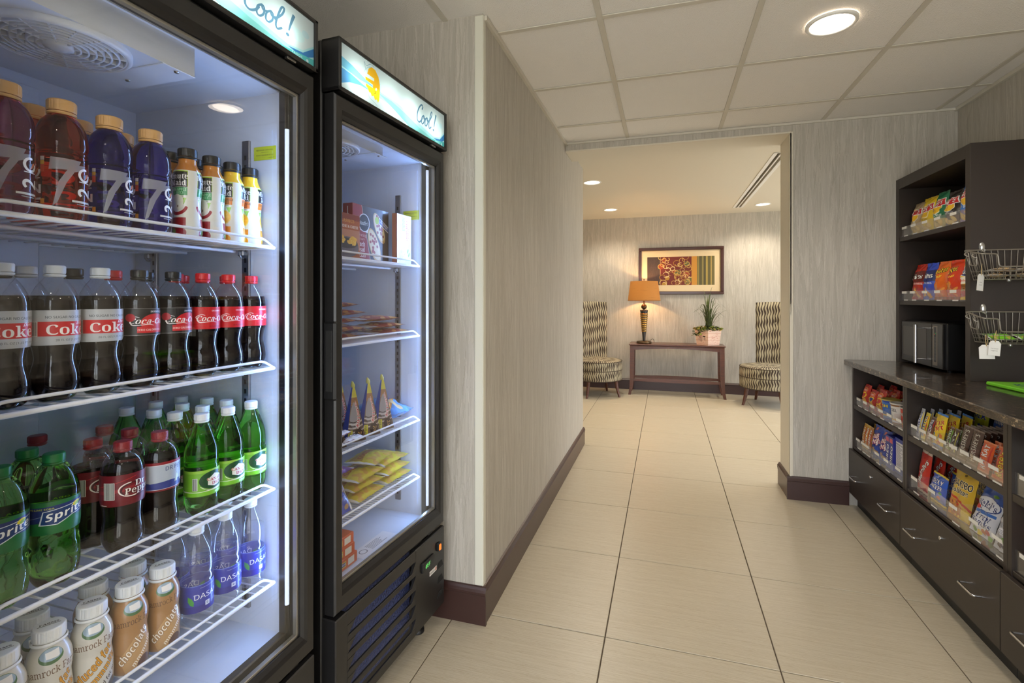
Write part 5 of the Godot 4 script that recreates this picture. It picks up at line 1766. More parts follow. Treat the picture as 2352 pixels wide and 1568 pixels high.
func cone_print() -> Texture2D:
	var c := Cv.new(150, 400, rgb(110, 90, 76))
	c.rect(0, 0, 150, 80, rgb(196, 190, 80))
	c.rect(0, 80, 150, 60, rgb(150, 110, 70))
	c.ell(60, 210, 52, 96, rgb(150, 146, 150))
	for k in 7:
		c.curve([[0, 250 + k * 16], [60, 262 + k * 14], [150, 236 + k * 16]], 6, rgb(206, 200, 196) if k % 2 else rgb(52, 36, 30))
	c.ell(96, 350, 40, 40, rgb(52, 34, 26))
	for k in 12:
		c.ell(70 + R0.randf() * 54, 322 + R0.randf() * 56, 5, 4, rgb(190, 150, 90), R0.randf())
	c.rect(6, 316, 34, 84, rgb(206, 200, 50))
	c.lines(12, 324, 22, 68, 9, rgb(60, 60, 30), R0)
	var s := "DRUMSTICK"
	for k in 9:
		var a := lerpf(-0.9, 0.95, k / 8.0)
		c.outlined(s[k], 52 + cos(a) * 62, 205 + sin(a) * 104, 40, rgb(170, 30, 40), W_, 3.0, {"rot": a + 0.35 + 1.1})
	return c.tex()
func blue_ice_print() -> Texture2D:
	var c := Cv.new(256, 160, rgb(96, 160, 220))
	c.poly([[0, 84], [256, 44], [256, 80], [0, 120]], rgb(96, 88, 180))
	c.poly([[0, 120], [256, 80], [256, 92], [0, 136]], rgb(232, 160, 70))
	c.text("Ice Cream", 150, 70, 24, W_, {"rot": -0.15, "skew": 0.3})
	c.rect(96, 66, 44, 84, rgb(226, 196, 140))
	return c.tex()
func orange_box_print() -> Texture2D:
	var c := Cv.new(256, 100, rgb(206, 84, 40))
	c.rect(60, 20, 90, 56, rgb(222, 190, 60))
	c.rect(66, 30, 78, 34, rgb(52, 70, 150))
	c.text("SAUSAGE", 105, 47, 20, W_)
	c.rect(168, 16, 60, 66, rgb(228, 224, 216))
	c.lines(10, 16, 40, 68, 6, rgb(240, 220, 190), R0)
	return c.tex()
func cup_print(base: Color, top: Color, words: Array, col: Color) -> Texture2D:
	var c := Cv.new(400, 200, base)
	c.rect(0, 0, 400, 24, top)
	c.rect(0, 186, 400, 14, top)
	for x in [70.0, 200.0, 330.0]:
		for k in words.size():
			c.outlined(words[k], x, 62 + k * 44, 40, col, W_ if col.get_luminance() < 0.5 else rgb(60, 20, 20), 2.0, {"fit": 104.0})
		for k in 4:
			c.ell(x - 40 + k * 26, 156, 13, 9, rgb(240, 190, 60), 0.3)
	return c.tex()
func tub(called: String, label: String, r0: float, r1: float, h: float, side: Texture2D, lid: Color, group := "") -> Node3D:
	var o := thing(called, label, "cup", Vector3(0, -5, 0), 0.0, group)
	part(o, "cup", mb().lathe(vv([[r0, 0.0], [r1, h]]), 32), pic(side, 0.35, 0.2), Transform3D(Basis(Vector3.UP, PI), Vector3.ZERO))
	part(o, "rim", mb().lathe(vv([[r1, h - 0.004], [r1 + 0.003, h - 0.001], [r1 + 0.003, h + 0.003], [r1 - 0.001, h + 0.004], [r1 - 0.004, h], [0, h - 0.001]]), 32), mt(lid, 0.35))
	part(o, "cup_base", mb().lathe(vv([[0, 0.0005], [r0, 0.0005]]), 24), mt(rgb(220, 220, 216), 0.5))
	return o

# ------------------------------------------------ freezer
func build_freezer_goods() -> void:
	R0.seed = 33
	var X := F2.transform
	var yaw: float = F2.rotation.y
	var at := func(x: float, y: float, z: float) -> Vector3: return X * Vector3(x, y, z)
	var y1 := 1.4325
	var rs := red_side()
	var o := carton("pizza_box", "red frozen pizza box with black side showing two topped breads", "", Vector3(0.205, 0.193, 0.04), pizza_front(), rgb(146, 34, 36))
	lay(o, at.call(0.045, y1, -0.178), yaw)
	var q := mb()
	q.quad(Vector3(-0.1028, 0.002, -0.019), Vector3(-0.1028, 0.002, 0.019), Vector3(-0.1028, 0.191, 0.019), Vector3(-0.1028, 0.191, -0.019), Vector3.LEFT)
	part(o, "side_print", q, pic(rs, 0.35))
	o = carton("pizza_box", "red frozen pizza box standing behind the macaroni box", "", Vector3(0.18, 0.193, 0.04), pizza_front(), rgb(146, 34, 36))
	lay(o, at.call(-0.155, y1, -0.230), yaw)
	q = mb()
	q.quad(Vector3(-0.0903, 0.002, -0.019), Vector3(-0.0903, 0.002, 0.019), Vector3(-0.0903, 0.191, 0.019), Vector3(-0.0903, 0.191, -0.019), Vector3.LEFT)
	part(o, "side_print", q, pic(rs, 0.35))
	o = carton("meal_box", "orange brown macaroni and cheese box with bowl picture", "", Vector3(0.130, 0.140, 0.035), mac_front(), rgb(160, 80, 46))
	lay(o, at.call(-0.146, y1, -0.127), yaw)
	o = carton("meal_box", "white frozen meal box with noodles and pink vertical lettering", "", Vector3(0.098, 0.190, 0.022), lean_front(), rgb(170, 110, 90))
	lay(o, at.call(0.203, y1, -0.137), yaw)
	# pile of red sandwich bags on the second shelf
	var y2 := 1.1625
	var bt := foil(snack_bag(rgb(150, 52, 44), rgb(206, 150, 96), "HOT", rgb(236, 220, 200)))
	var o0 := bag("sandwich_packet", "red brown foil sandwich packet lying in the pile on the second freezer shelf", "red sandwich packets", 0.20, 0.13, 0.022, 4, bt, 0.07, 1.0)
	var spots := [[-0.148, 0.0175, -0.120, 0.03], [0.148, 0.0175, -0.120, -0.03], [-0.125, 0.0415, -0.120, -0.08], [0.125, 0.0415, -0.122, 0.06], [-0.150, 0.0680, -0.118, 0.07], [0.085, 0.0680, -0.125, -0.07], [-0.120, 0.0945, -0.120, -0.06], [-0.145, 0.1210, -0.118, 0.08], [-0.140, 0.0150, -0.265, -0.04], [0.140, 0.0150, -0.265, 0.05], [0.0, 0.0415, -0.275, 0.0]]
	for k in spots.size():
		var s = spots[k]
		var p: Vector3 = at.call(s[0], y2 + s[1], s[2])
		if k == 0:
			lay(o0, p, yaw + s[3], -PI / 2)
		else:
			again(o0, p, yaw + s[3], -PI / 2)
	# cones
	var y3 := 0.8355
	var cm := pic(cone_print(), 0.35, 0.3)
	var blue := gloss(rgb(50, 70, 160), 0.35, 0.4, 0.1)
	var cone := thing("ice_cream_cone", "upright wrapped ice cream cone with arched red lettering", "ice cream", Vector3(0, -5, 0), 0.0, "wrapped cones on the third freezer shelf")
	var H := 0.176
	var a := 0.033
	var fr := mb()
	fr.grid(6, 14, func(u: float, v: float): return Vector3((u - 0.5) * 2.0 * a * (1.0 - v * 0.90), v * H, a * 0.8 * (1.0 - v * 0.86) + 0.006 * sin(PI * u) * (1.0 - v)), false, func(u, v): return Vector2(u, 1.0 - v))
	part(cone, "printed_face", fr, cm)
	var sd := mb()
	for sx in [-1.0, 1.0]:
		sd.grid(4, 14, func(u: float, v: float): return Vector3(sx * a * (1.0 - v * 0.90), v * H, lerpf(-1.0, 1.0, u) * a * 0.8 * (1.0 - v * 0.86)), sx > 0)
	sd.grid(4, 14, func(u: float, v: float): return Vector3((u - 0.5) * 2.0 * a * (1.0 - v * 0.90), v * H, -a * 0.8 * (1.0 - v * 0.86)), true)
	part(cone, "blue_sides", sd, blue)
	part(cone, "twisted_tip", mb().lathe(vv([[0.006, 0.0], [0.0075, 0.006], [0.005, 0.014], [0.003, 0.019], [0, 0.021]]), 8), mt(rgb(190, 186, 96), 0.4), Transform3D(Basis(Vector3.BACK, 0.2), Vector3(0, H - 0.002, 0)))
	var cs := [[-0.160, -0.150, -0.5], [-0.105, -0.235, -1.9], [-0.070, -0.145, -0.5], [-0.02, -0.240, -0.5], [0.010, -0.145, -0.5], [0.090, -0.145, -0.5]]
	for k in cs.size():
		var p: Vector3 = at.call(cs[k][0], y3, cs[k][1])
		if k == 0:
			lay(cone, p, yaw + cs[k][2])
		else:
			again(cone, p, yaw + cs[k][2])
	o = bag("ice_cream_pack", "pale blue ice cream multipack with purple band on the third freezer shelf", "", 0.12, 0.20, 0.07, 8, foil(blue_ice_print()), 0.03)
	lay(o, at.call(0.192, y3 + 0.038, -0.115), yaw, -PI / 2 + 0.05)
	var bars := bag("ice_cream_bar", "small red white and blue wrapped ice cream bar on the freezer shelf", "wrapped ice cream bars", 0.09, 0.035, 0.020, 12, foil(candy(rgb(226, 226, 230), rgb(170, 40, 50), ["SNICKERS"], rgb(40, 50, 130), W_, {"y": 130.0, "z": 70.0})))
	lay(bars, at.call(-0.206, y3 + 0.016, -0.104), yaw - 0.02, -PI / 2)
	again(bars, at.call(-0.112, y3 + 0.016, -0.102), yaw + 0.02, -PI / 2)
	again(bars, at.call(-0.17, y3 + 0.044, -0.104), yaw + 0.05, -PI / 2)
	# yellow bags
	var y4 := 0.6145
	var yb := foil(snack_bag(rgb(206, 190, 56), rgb(176, 140, 48), "COOKIE", rgb(160, 40, 44)))
	o0 = bag("cookie_packet", "yellow cookie packet lying in the pile on the lowest freezer shelf", "yellow cookie packets", 0.165, 0.12, 0.028, 14, yb, 0.07, 1.2)
	spots = [[0.0, 0.0185, -0.118, 0.04], [0.168, 0.0200, -0.120, -0.02], [-0.002, 0.0500, -0.128, -0.05], [0.170, 0.0500, -0.122, 0.05], [0.004, 0.0815, -0.122, 0.06], [0.172, 0.0815, -0.135, -0.03], [0.090, 0.1130, -0.130, 0.15], [0.0, 0.0185, -0.262, 0.03], [0.172, 0.0185, -0.262, -0.03], [-0.170, 0.0185, -0.262, 0.03], [-0.168, 0.0500, -0.258, -0.04], [-0.166, 0.0815, -0.252, 0.05], [-0.166, 0.1130, -0.250, -0.03]]
	for k in spots.size():
		var s = spots[k]
		var p: Vector3 = at.call(s[0], y4 + s[1], s[2])
		if k == 0:
			lay(o0, p, yaw + s[3], -PI / 2)
		else:
			again(o0, p, yaw + s[3], -PI / 2)
	o = bag("snack_packet", "purple foil packet lying between the yellow cookie packets", "", 0.15, 0.10, 0.03, 15, foil(snack_bag(rgb(106, 62, 150), rgb(180, 160, 200), "BITES", W_)))
	lay(o, at.call(-0.168, y4 + 0.138, -0.118), yaw + 0.05, -PI / 2)
	o = bag("snack_packet", "blue foil packet with brown cake picture, under the purple packet", "", 0.15, 0.12, 0.035, 16, foil(snack_bag(rgb(46, 66, 166), rgb(120, 90, 70), "Brownie", W_)))
	lay(o, at.call(-0.170, y4 + 0.004, -0.128), yaw - 0.02, -0.5)
	# boxes on the freezer floor
	var ob := carton("breakfast_box", "orange carton in the stack on the freezer floor", "orange cartons on the freezer floor", Vector3(0.13, 0.034, 0.09), orange_box_print(), rgb(200, 80, 40))
	lay(ob, at.call(-0.165, 0.4565, -0.150), yaw + 0.02)
	again(ob, at.call(-0.176, 0.4910, -0.152), yaw - 0.03)
	again(ob, at.call(-0.182, 0.5255, -0.150), yaw + 0.02)

# ------------------------------------------------ snacks on the right
func face_out(o: Node3D, x: float, y: float, z: float, turn := 0.0, tilt := -0.12) -> void:
	lay(o, Vector3(x, y, z), -PI / 2 + turn, tilt)
func row_back(o: Node3D, x: float, y: float, z: float, n: int, dx: float, turn := 0.0, tilt := -0.12) -> void:
	face_out(o, x, y, z, turn, tilt)
	var kind := String(o.get_meta("label"))
	for w in [" with ", " at ", " between ", " seen ", " next ", " beside ", " among ", " standing ", " leaning "]:
		kind = kind.get_slice(w, 0)
	for k in range(1, n):
		var d := again(o, Vector3(x + dx * k, y, z + R0.randf_range(-0.004, 0.004)), -PI / 2 + turn + R0.randf_range(-0.06, 0.06), tilt)
		d.set_meta("label", kind + (", standing behind the front one" if n == 2 else ", in the file behind the front one"))
		d.set_meta("group", "file of " + kind)

func build_snacks() -> void:
	R0.seed = 44
	# hutch, upper shelf
	var yu := 1.6775
	var yl := 1.2955
	var o: Node3D
	var chips := [["tan potato chip bag seen from its printed back, next to the yellow bag", rgb(190, 166, 130), rgb(206, 176, 110), "ORIGINAL", true, -3.466, 0.106, 0.19, 0.05], ["bright yellow potato chip bag with red ribbon logo", rgb(244, 206, 30), rgb(246, 212, 60), "CLASSIC", false, -3.343, 0.128, 0.20, 0.03], ["green potato chip bag with red ribbon logo", rgb(28, 120, 80), rgb(206, 190, 120), "SOUR CREAM", true, -3.215, 0.111, 0.205, 0.02], ["black potato chip bag with red ribbon logo", rgb(34, 28, 26), rgb(90, 60, 40), "BARBECUE", true, -3.09, 0.122, 0.185, 0.0], ["bright blue potato chip bag with red ribbon logo", rgb(56, 130, 226), rgb(150, 130, 170), "SALT & VINEGAR", true, -2.952, 0.136, 0.215, 0.0]]
	for k in chips.size():
		var c = chips[k]
		o = bag("potato_chip_bag", c[0], "", c[6], c[7], 0.055, 60 + k, foil(crisps(c[1], c[2], c[3], c[4])))
		row_back(o, 1.430, yu, c[5], 2, 0.085, c[8])
	var corns := [["red corn chip bag with white lettering and triangle chips", corn(rgb(190, 44, 26), "Doritos", "NACHO CHEESE", 0), -3.452, 0.111], ["blue corn chip bag with white lettering and triangle chips", corn(rgb(50, 80, 200), "Doritos", "COOL RANCH", 0), -3.327, 0.111], ["orange cheese puff bag with yellow slanted lettering", corn(rgb(226, 106, 24), "Cheetos", "crunchy", 1), -3.202, 0.111], ["red and yellow cheese puff bag with slanted lettering", corn(rgb(214, 60, 22), "Fritos", "flavor", 1), -3.077, 0.111], ["yellow pretzel bag with blue oval logo", corn(rgb(236, 190, 30), "", "", 2), -2.952, 0.111]]
	for k in corns.size():
		var c = corns[k]
		o = bag("corn_chip_bag", c[0], "", c[3], 0.208, 0.055, 70 + k, foil(c[1]))
		row_back(o, 1.430, yl, c[2], 2, 0.085, 0.04)
	# base cabinet one, upper shelf
	var xa := 1.175
	var ya := 0.6425
	for k in 3:
		o = bag("cracker_bag", ["scarlet cracker bag with yellow blob at the end of the cracker shelf", "orange red cracker bag between two other cracker bags", "red cracker bag with blue oval beside the blue cup"][k], "", 0.092, [0.135, 0.12, 0.14][k], 0.042, 80 + k, foil(cracker_print(k % 2)))
		row_back(o, xa + 0.004, ya, [-3.489, -3.384, -3.276][k], 3, 0.065)
	o = tub("snack_cup", "blue paper snack cup with a cream rim", 0.034, 0.042, 0.105, cup_print(rgb(60, 110, 190), rgb(40, 70, 160), ["FISH"], rgb(246, 220, 60)), rgb(196, 176, 90))
	row_back(o, xa + 0.015, ya, -3.17, 2, 0.096, 0.0, 0.0)
	o = tub("snack_cup", "white paper snack cup with black and brown print", 0.034, 0.042, 0.105, cup_print(rgb(230, 226, 218), rgb(140, 96, 60), ["PRETZEL"], rgb(60, 50, 44)), rgb(226, 222, 214))
	row_back(o, xa + 0.015, ya, -3.06, 2, 0.096, 0.0, 0.0)
	o = tub("snack_cup", "red paper snack cup with yellow fish crackers print", 0.034, 0.042, 0.105, cup_print(rgb(206, 50, 30), rgb(190, 36, 24), ["GOLD"], W_), rgb(226, 222, 214))
	row_back(o, xa + 0.015, ya, -2.945, 2, 0.096, 0.0, 0.0)
	# base cabinet one, lower shelf
	var yb := 0.3825
	for k in 3:
		o = bag("nut_packet", ["golden nut packet at the wall end of the cookie shelf", "yellow nut packet with red stripe between nut packets", "brown gold nut packet next to the blue cookie bags"][k], "", 0.046, 0.150, 0.020, 90 + k, foil(bar_print([rgb(214, 160, 50), rgb(220, 170, 60), rgb(180, 120, 40)][k], ["PEANUT", "ALMOND", "CASHEW"][k], W_, rgb(150, 30, 24), rgb(170, 40, 30))))
		row_back(o, xa, yb, [-3.519, -3.472, -3.426][k], 4, 0.05)
	var rc := foil(round_cookie_print())
	o = bag("cookie_bag", "rounded blue cookie bag with white lettering next to the nut packets", "", 0.106, 0.180, 0.050, 95, rc)
	face_out(o, xa + 0.008, yb, -3.339, 0.04)
	again(o, Vector3(xa + 0.008, yb, -3.230), -PI / 2 + 0.03, -0.12, 0.0, "rounded blue cookie bag with white lettering next to the cookie boxes")
	again(o, Vector3(xa + 0.095, yb, -3.335), -PI / 2 + 0.1, -0.12, 0.0, "rounded blue cookie bag standing behind the front cookie bags")
	var ot := oreo_side()
	o = carton("cookie_box", "narrow purple blue cookie box beside the rounded cookie bags", "", Vector3(0.045, 0.175, 0.12), ot, rgb(46, 52, 146))
	lay(o, Vector3(xa + 0.05, yb, -3.148), -PI / 2)
	o = carton("cookie_box", "narrow purple blue cookie box beside the box with the nutrition panel", "", Vector3(0.045, 0.175, 0.12), ot, rgb(46, 52, 146))
	lay(o, Vector3(xa + 0.05, yb, -3.1015), -PI / 2)
	o = carton("cookie_box", "blue cookie box turned to show its white nutrition panel", "", Vector3(0.10, 0.185, 0.10), oreo_box(0), rgb(46, 56, 150))
	lay(o, Vector3(xa + 0.05, yb, -3.0285), -PI / 2)
	o = bag("cookie_bag", "small blue mini cookie bag with yellow lettering", "", 0.078, 0.165, 0.034, 97, foil(oreo_box(1)))
	face_out(o, xa - 0.004, yb, -2.931)
	# base cabinet two, upper shelf
	var bars := [["silver candy bar standing at the end of the chocolate row", bar_print(rgb(206, 206, 212), "MENTOS", rgb(60, 60, 130), W_, rgb(230, 200, 40)), -2.815, 0.034, 0.135], ["yellow candy bar between the silver and brown bars", bar_print(rgb(240, 214, 40), "BUTTER", rgb(40, 50, 140), W_, rgb(220, 60, 40)), -2.765, 0.036, 0.125], ["brown candy bar with red white and blue lettering", bar_print(rgb(92, 54, 36), "SNICKERS", W_, rgb(36, 50, 130), rgb(190, 40, 40)), -2.710, 0.045, 0.118], ["brown almond bar with green and white lettering", bar_print(rgb(90, 58, 40), "ALMOND", rgb(220, 230, 200), rgb(40, 80, 40), rgb(120, 170, 70)), -2.557, 0.034, 0.112], ["dark brown almond bar next to the chocolate bars", bar_print(rgb(76, 48, 34), "JOY", W_, rgb(50, 90, 50), rgb(200, 190, 80)), -2.517, 0.034, 0.112]]
	for k in bars.size():
		var c = bars[k]
		o = bag("candy_bar", c[0], "", c[3], c[4], 0.016, 110 + k, foil(c[1]), 0.05)
		row_back(o, 1.165, ya, c[2], 5, 0.035, 0.0, -0.2)
	o = bag("candy_packet", "yellow fruit candy packet with red lettering among the chocolate bars", "", 0.085, 0.150, 0.028, 120, foil(candy(rgb(244, 206, 40), rgb(60, 130, 210), ["STAR", "BURST"], rgb(206, 36, 34), rgb(250, 236, 120), {"rot": -0.3, "blob": [rgb(220, 50, 50), rgb(240, 130, 40), rgb(70, 140, 210)]})))
	row_back(o, 1.165, ya, -2.635, 3, 0.045, 0.0, -0.15)
	var hb := foil(bar_print(rgb(74, 46, 34), "HERSHEY'S", rgb(214, 208, 196), rgb(40, 24, 18)))
	o = bag("chocolate_bar", "dark brown chocolate bar with silver lettering beside the almond bars", "", 0.066, 0.142, 0.010, 121, hb, 0.03)
	row_back(o, 1.165, ya, -2.455, 12, 0.021, 0.0, -0.22)
	o = again(o, Vector3.ZERO, 0.0, 0.0, 0.0, "dark brown chocolate bar beside the orange wafer candy, front of its file")
	row_back(o, 1.165, ya, -2.382, 12, 0.021, 0.02, -0.2)
	o = bag("candy_packet", "orange wafer candy packet with white lettering beside the chocolate bars", "", 0.07, 0.118, 0.022, 122, foil(bar_print(rgb(226, 96, 30), "KIT KAT", W_, rgb(190, 30, 20), rgb(206, 40, 26))))
	row_back(o, 1.160, ya, -2.300, 5, 0.035, 0.0, -0.22)
	o = bag("candy_packet", "bright orange peanut butter cup packet with yellow lettering", "", 0.085, 0.120, 0.022, 123, foil(bar_print(rgb(230, 92, 24), "Reese's", rgb(248, 214, 40), rgb(120, 50, 16), rgb(90, 40, 20))))
	row_back(o, 1.160, ya, -2.205, 6, 0.035, 0.0, -0.22)
	var sour := foil(candy(rgb(206, 206, 40), rgb(120, 170, 40), ["SOUR", "MIX"], rgb(40, 60, 160), rgb(250, 250, 200), {"blob": [rgb(60, 100, 200), rgb(40, 50, 90), rgb(120, 60, 140)], "y": 50.0}))
	o = bag("sour_candy_packet", "yellow green sour candy packet standing behind the chocolate bars", "sour candy packets", 0.10, 0.190, 0.026, 124, sour)
	face_out(o, 1.385, ya, -2.775)
	for k in 11:
		again(o, Vector3((1.435 if k < 1 else 1.485) + (k % 3) * 0.050, ya, -2.775 + 0.052 * (k + 1)), -PI / 2 + R0.randf_range(-0.08, 0.08), -0.1)
	var blu := foil(candy(rgb(60, 110, 206), rgb(210, 200, 50), ["GUMMY"], W_, rgb(30, 60, 150), {"blob": [rgb(206, 200, 50)], "y": 60.0}))
	o = bag("gummy_packet", "blue and yellow gummy packet standing behind the chocolate bars", "blue gummy packets", 0.10, 0.165, 0.026, 125, blu)
	face_out(o, 1.375, ya, -2.62, 0.02)
	for k in 3:
		again(o, Vector3(1.435, ya, -2.50 + 0.104 * k), -PI / 2 + 0.05, -0.1)
	# base cabinet two, lower shelf
	o = bag("licorice_bag", "red licorice twist bag with slanted white lettering and clear top", "", 0.096, 0.195, 0.030, 130, foil(candy(rgb(196, 44, 26), rgb(220, 200, 180), ["Twizzlers"], W_, rgb(60, 20, 16), {"rot": -1.0, "z": 70.0, "fit": 190.0, "y": 130.0})))
	row_back(o, 1.172, yb, -2.787, 6, 0.055)
	o = bag("hard_candy_bag", "blue hard candy bag with yellow folded top", "", 0.125, 0.130, 0.045, 131, foil(candy(rgb(52, 96, 196), rgb(226, 196, 50), ["JOLLY", "RANCHER"], W_, rgb(30, 40, 110), {"z": 50.0, "y": 70.0, "fit": 130.0, "blob": [rgb(90, 60, 160), rgb(90, 160, 80), rgb(200, 60, 60), rgb(70, 130, 220)]})))
	row_back(o, 1.177, yb, -2.660, 3, 0.075)
	o = bag("gummy_bear_bag", "large golden gummy bag with black lettering leaning in its tray", "", 0.135, 0.200, 0.035, 132, foil(gold_bears()))
	face_out(o, 1.178, yb, -2.502, 0.08, -0.2)
	again(o, Vector3(1.255, yb, -2.502), -PI / 2, -0.15, 0.0, "golden gummy bag hidden behind the large golden gummy bag")
	o = bag("fruit_snack_bag", "white and blue fruit snack bag slumped next to the golden gummy bag", "", 0.134, 0.185, 0.042, 133, foil(fruit_pack()))
	face_out(o, 1.176, yb, -2.344, 0.04, -0.3)
	again(o, Vector3(1.275, yb, -2.344), -PI / 2, -0.15, 0.0, "blue topped fruit snack bag behind the slumped fruit snack bag")
	o = bag("chocolate_fruit_bag", "pale lavender chocolate fruit bag with leaf and berries", "", 0.120, 0.145, 0.042, 134, foil(dark_pack()))
	face_out(o, 1.174, yb, -2.199, 0.02, -0.25)
	again(o, Vector3(1.255, yb, -2.199), -PI / 2, -0.1, 0.0, "pale lavender bag behind the front chocolate fruit bag")
	# base cabinet three
	var cn := cup_print(rgb(228, 226, 220), rgb(190, 40, 36), ["CUP", "NOODLES"], rgb(196, 44, 40))
	o = tub("noodle_cup", "white and red noodle cup stacked on the lower shelf", 0.034, 0.048, 0.105, cn, rgb(206, 50, 40), "stacked noodle cups")
	lay(o, Vector3(1.215, yb, -2.02), -PI / 2)
	for q in [[1.215, 0.113, -2.02], [1.325, 0.0, -2.02], [1.325, 0.113, -2.02], [1.215, 0.0, -1.911], [1.215, 0.113, -1.911]]:
		again(o, Vector3(q[0], yb + q[1], q[2]), -PI / 2)
	o = carton("soup_box", "white and teal soup box standing in the tray beside the chocolate bars", "", Vector3(0.09, 0.15, 0.05), candy(rgb(224, 226, 224), rgb(60, 150, 140), ["SOUP"], rgb(60, 130, 120), W_, {"y": 120.0}), rgb(210, 212, 210))
	lay(o, Vector3(1.20, ya + 0.004, -2.02), -PI / 2, -0.1)
	again(o, Vector3(1.20, ya + 0.004, -1.91), -PI / 2, -0.1, 0.0, "white and teal soup box beside the other soup box")
	# basket contents and the packet on the counter
	var clr := pic(snack_bag(rgb(176, 164, 148), rgb(200, 192, 180), "COMB", rgb(110, 100, 90)), 0.2, 0.6)
	o = bag("toiletry_packet", "clear beige wrapped packet lying in the upper wire basket", "clear packets in the upper basket", 0.088, 0.072, 0.020, 140, clr, 0.07, 1.0)
	lay(o, Vector3(1.425, 1.4055, -2.695), 0.05, -PI / 2)
	again(o, Vector3(1.522, 1.4055, -2.695), -0.05, -PI / 2)
	again(o, Vector3(1.545, 1.431, -2.695), 0.1, -PI / 2)
	again(o, Vector3(1.445, 1.431, -2.695), -0.1, -PI / 2)
	var grn := pic(snack_bag(rgb(122, 200, 46), rgb(140, 214, 64), "KIT", rgb(36, 70, 150)), 0.35, 0.3)
	o = bag("toiletry_packet", "bright green packet lying in the lower wire basket", "green packets in the lower basket", 0.10, 0.074, 0.022, 141, grn, 0.07, 1.0)
	lay(o, Vector3(1.438, 1.1225, -2.695), 0.03, -PI / 2 + 0.25)
	again(o, Vector3(1.548, 1.1225, -2.695), -0.03, -PI / 2 + 0.25)
	var gp := thing("green_folder", "bright green slim packet lying on the stone worktop", "packet", Vector3(1.475, 0.918, -2.60), 0.12)
	part(gp, "packet_body", mb().box(Vector3(0, 0.008, 0), Vector3(0.18, 0.016, 0.22), 0.004), mt(rgb(112, 196, 40), 0.35))
	var gt := Cv.new(180, 220, rgb(126, 206, 50))
	gt.outlined("KIT", 90, 90, 60, rgb(40, 80, 110), rgb(110, 190, 90), 2.0, {"skew": 0.3})
	gt.curve([[20, 150], [80, 120], [160, 160]], 6, rgb(60, 120, 80))
	var gq := mb()
	gq.quad(Vector3(-0.085, 0.0163, 0.105), Vector3(0.085, 0.0163, 0.105), Vector3(0.085, 0.0163, -0.105), Vector3(-0.085, 0.0163, -0.105), Vector3.UP)
	part(gp, "print", gq, pic(gt.tex(), 0.35, 0.3))
# ---------------------------------------------------------------- snack counter
func bar_handle(l: float, out: float, r: float) -> Mb:   # a bent bow handle along z, standing off towards -x
	return mb().tube(rounded([Vector3(0, 0, -l / 2), Vector3(-out, 0, -l / 2), Vector3(-out, 0, l / 2), Vector3(0, 0, l / 2)], 0.010, 5), r, 8)

func base_cabinet(z0: float, z1: float, label: String) -> void:   # z0 far end, z1 near end
	var t := thing("base_cabinet", label, "cabinet", Vector3(1.40, 0, (z0 + z1) / 2), 0.0, "open base cabinets under the stone counter")
	var h := (z1 - z0) / 2
	var x0 := 1.13 - 1.40
	var xb := 1.66 - 1.40
	part(t, "side_panel", mb().span(Vector3(x0 + 0.002, 0.075, -h + 0.001), Vector3(xb, 0.884, -h + 0.022), 0.001), M.laminate)
	part(t, "side_panel", mb().span(Vector3(x0 + 0.002, 0.075, h - 0.022), Vector3(xb, 0.884, h - 0.001), 0.001), M.laminate)
	part(t, "back_panel", mb().span(Vector3(xb - 0.012, 0.37, -h + 0.022), Vector3(xb, 0.884, h - 0.022)), M.laminate)
	part(t, "deck_panel", mb().span(Vector3(x0 + 0.004, 0.362, -h + 0.022), Vector3(xb - 0.012, 0.379, h - 0.022), 0.001), M.laminate)
	part(t, "shelf", mb().span(Vector3(x0 + 0.004, 0.614, -h + 0.022), Vector3(xb - 0.012, 0.640, h - 0.022), 0.001), M.laminate)
	part(t, "toe_kick", mb().span(Vector3(x0 + 0.03, 0.0, -h + 0.001), Vector3(x0 + 0.045, 0.078, h - 0.001)), M.toe)
	var d := part(t, "drawer_front", mb().span(Vector3(x0 - 0.018, 0.085, -h + 0.002), Vector3(x0 + 0.001, 0.360, h - 0.002), 0.0015), M.laminate)
	for s in [-1.0, 1.0]:
		part(d, "bow_handle", bar_handle(0.096, 0.030, 0.0042), M.chrome, Transform3D(Basis.IDENTITY, Vector3(x0 - 0.017, 0.212, s * h * 0.6)))
	part(d, "lock", mb().lathe(vv([[0, 0.012], [0.007, 0.011], [0.008, 0.008], [0.008, 0.0]]), 14), M.chrome, Transform3D(Basis(Vector3.BACK, PI / 2), Vector3(x0 - 0.015, 0.298, 0.0)))

func lip_tray(called: String, label: String, at: Vector3, length: float, depth: float, hgt: float, divs: Array, tags: Array) -> void:
	# clear divider tray along z, lip facing -x; at = middle of its front bottom edge
	var t := thing(called, label, "tray", at, 0.0, "clear plastic divider trays")
	part(t, "front_lip", mb().span(Vector3(-0.0015, 0.001, -length / 2), Vector3(0.0, hgt, length / 2)), M.acrylic)
	part(t, "tray_floor", mb().span(Vector3(0.0, 0.0005, -length / 2), Vector3(depth, 0.0015, length / 2)), M.acrylic)
	for q in divs:
		part(t, "divider", mb().span(Vector3(0.0, 0.001, q - 0.0007), Vector3(depth * 0.9, hgt * 1.25, q + 0.0007)), M.acrylic)
	for q in tags:
		part(t, "price_tag", mb().box(Vector3(-0.0035, hgt - 0.009, q), Vector3(0.001, 0.014, 0.058), 0.0), M.tag)
		part(t, "shelf_label", mb().box(Vector3(-0.003, 0.004, q + 0.02), Vector3(0.001, 0.006, 0.05), 0.0), M.white)

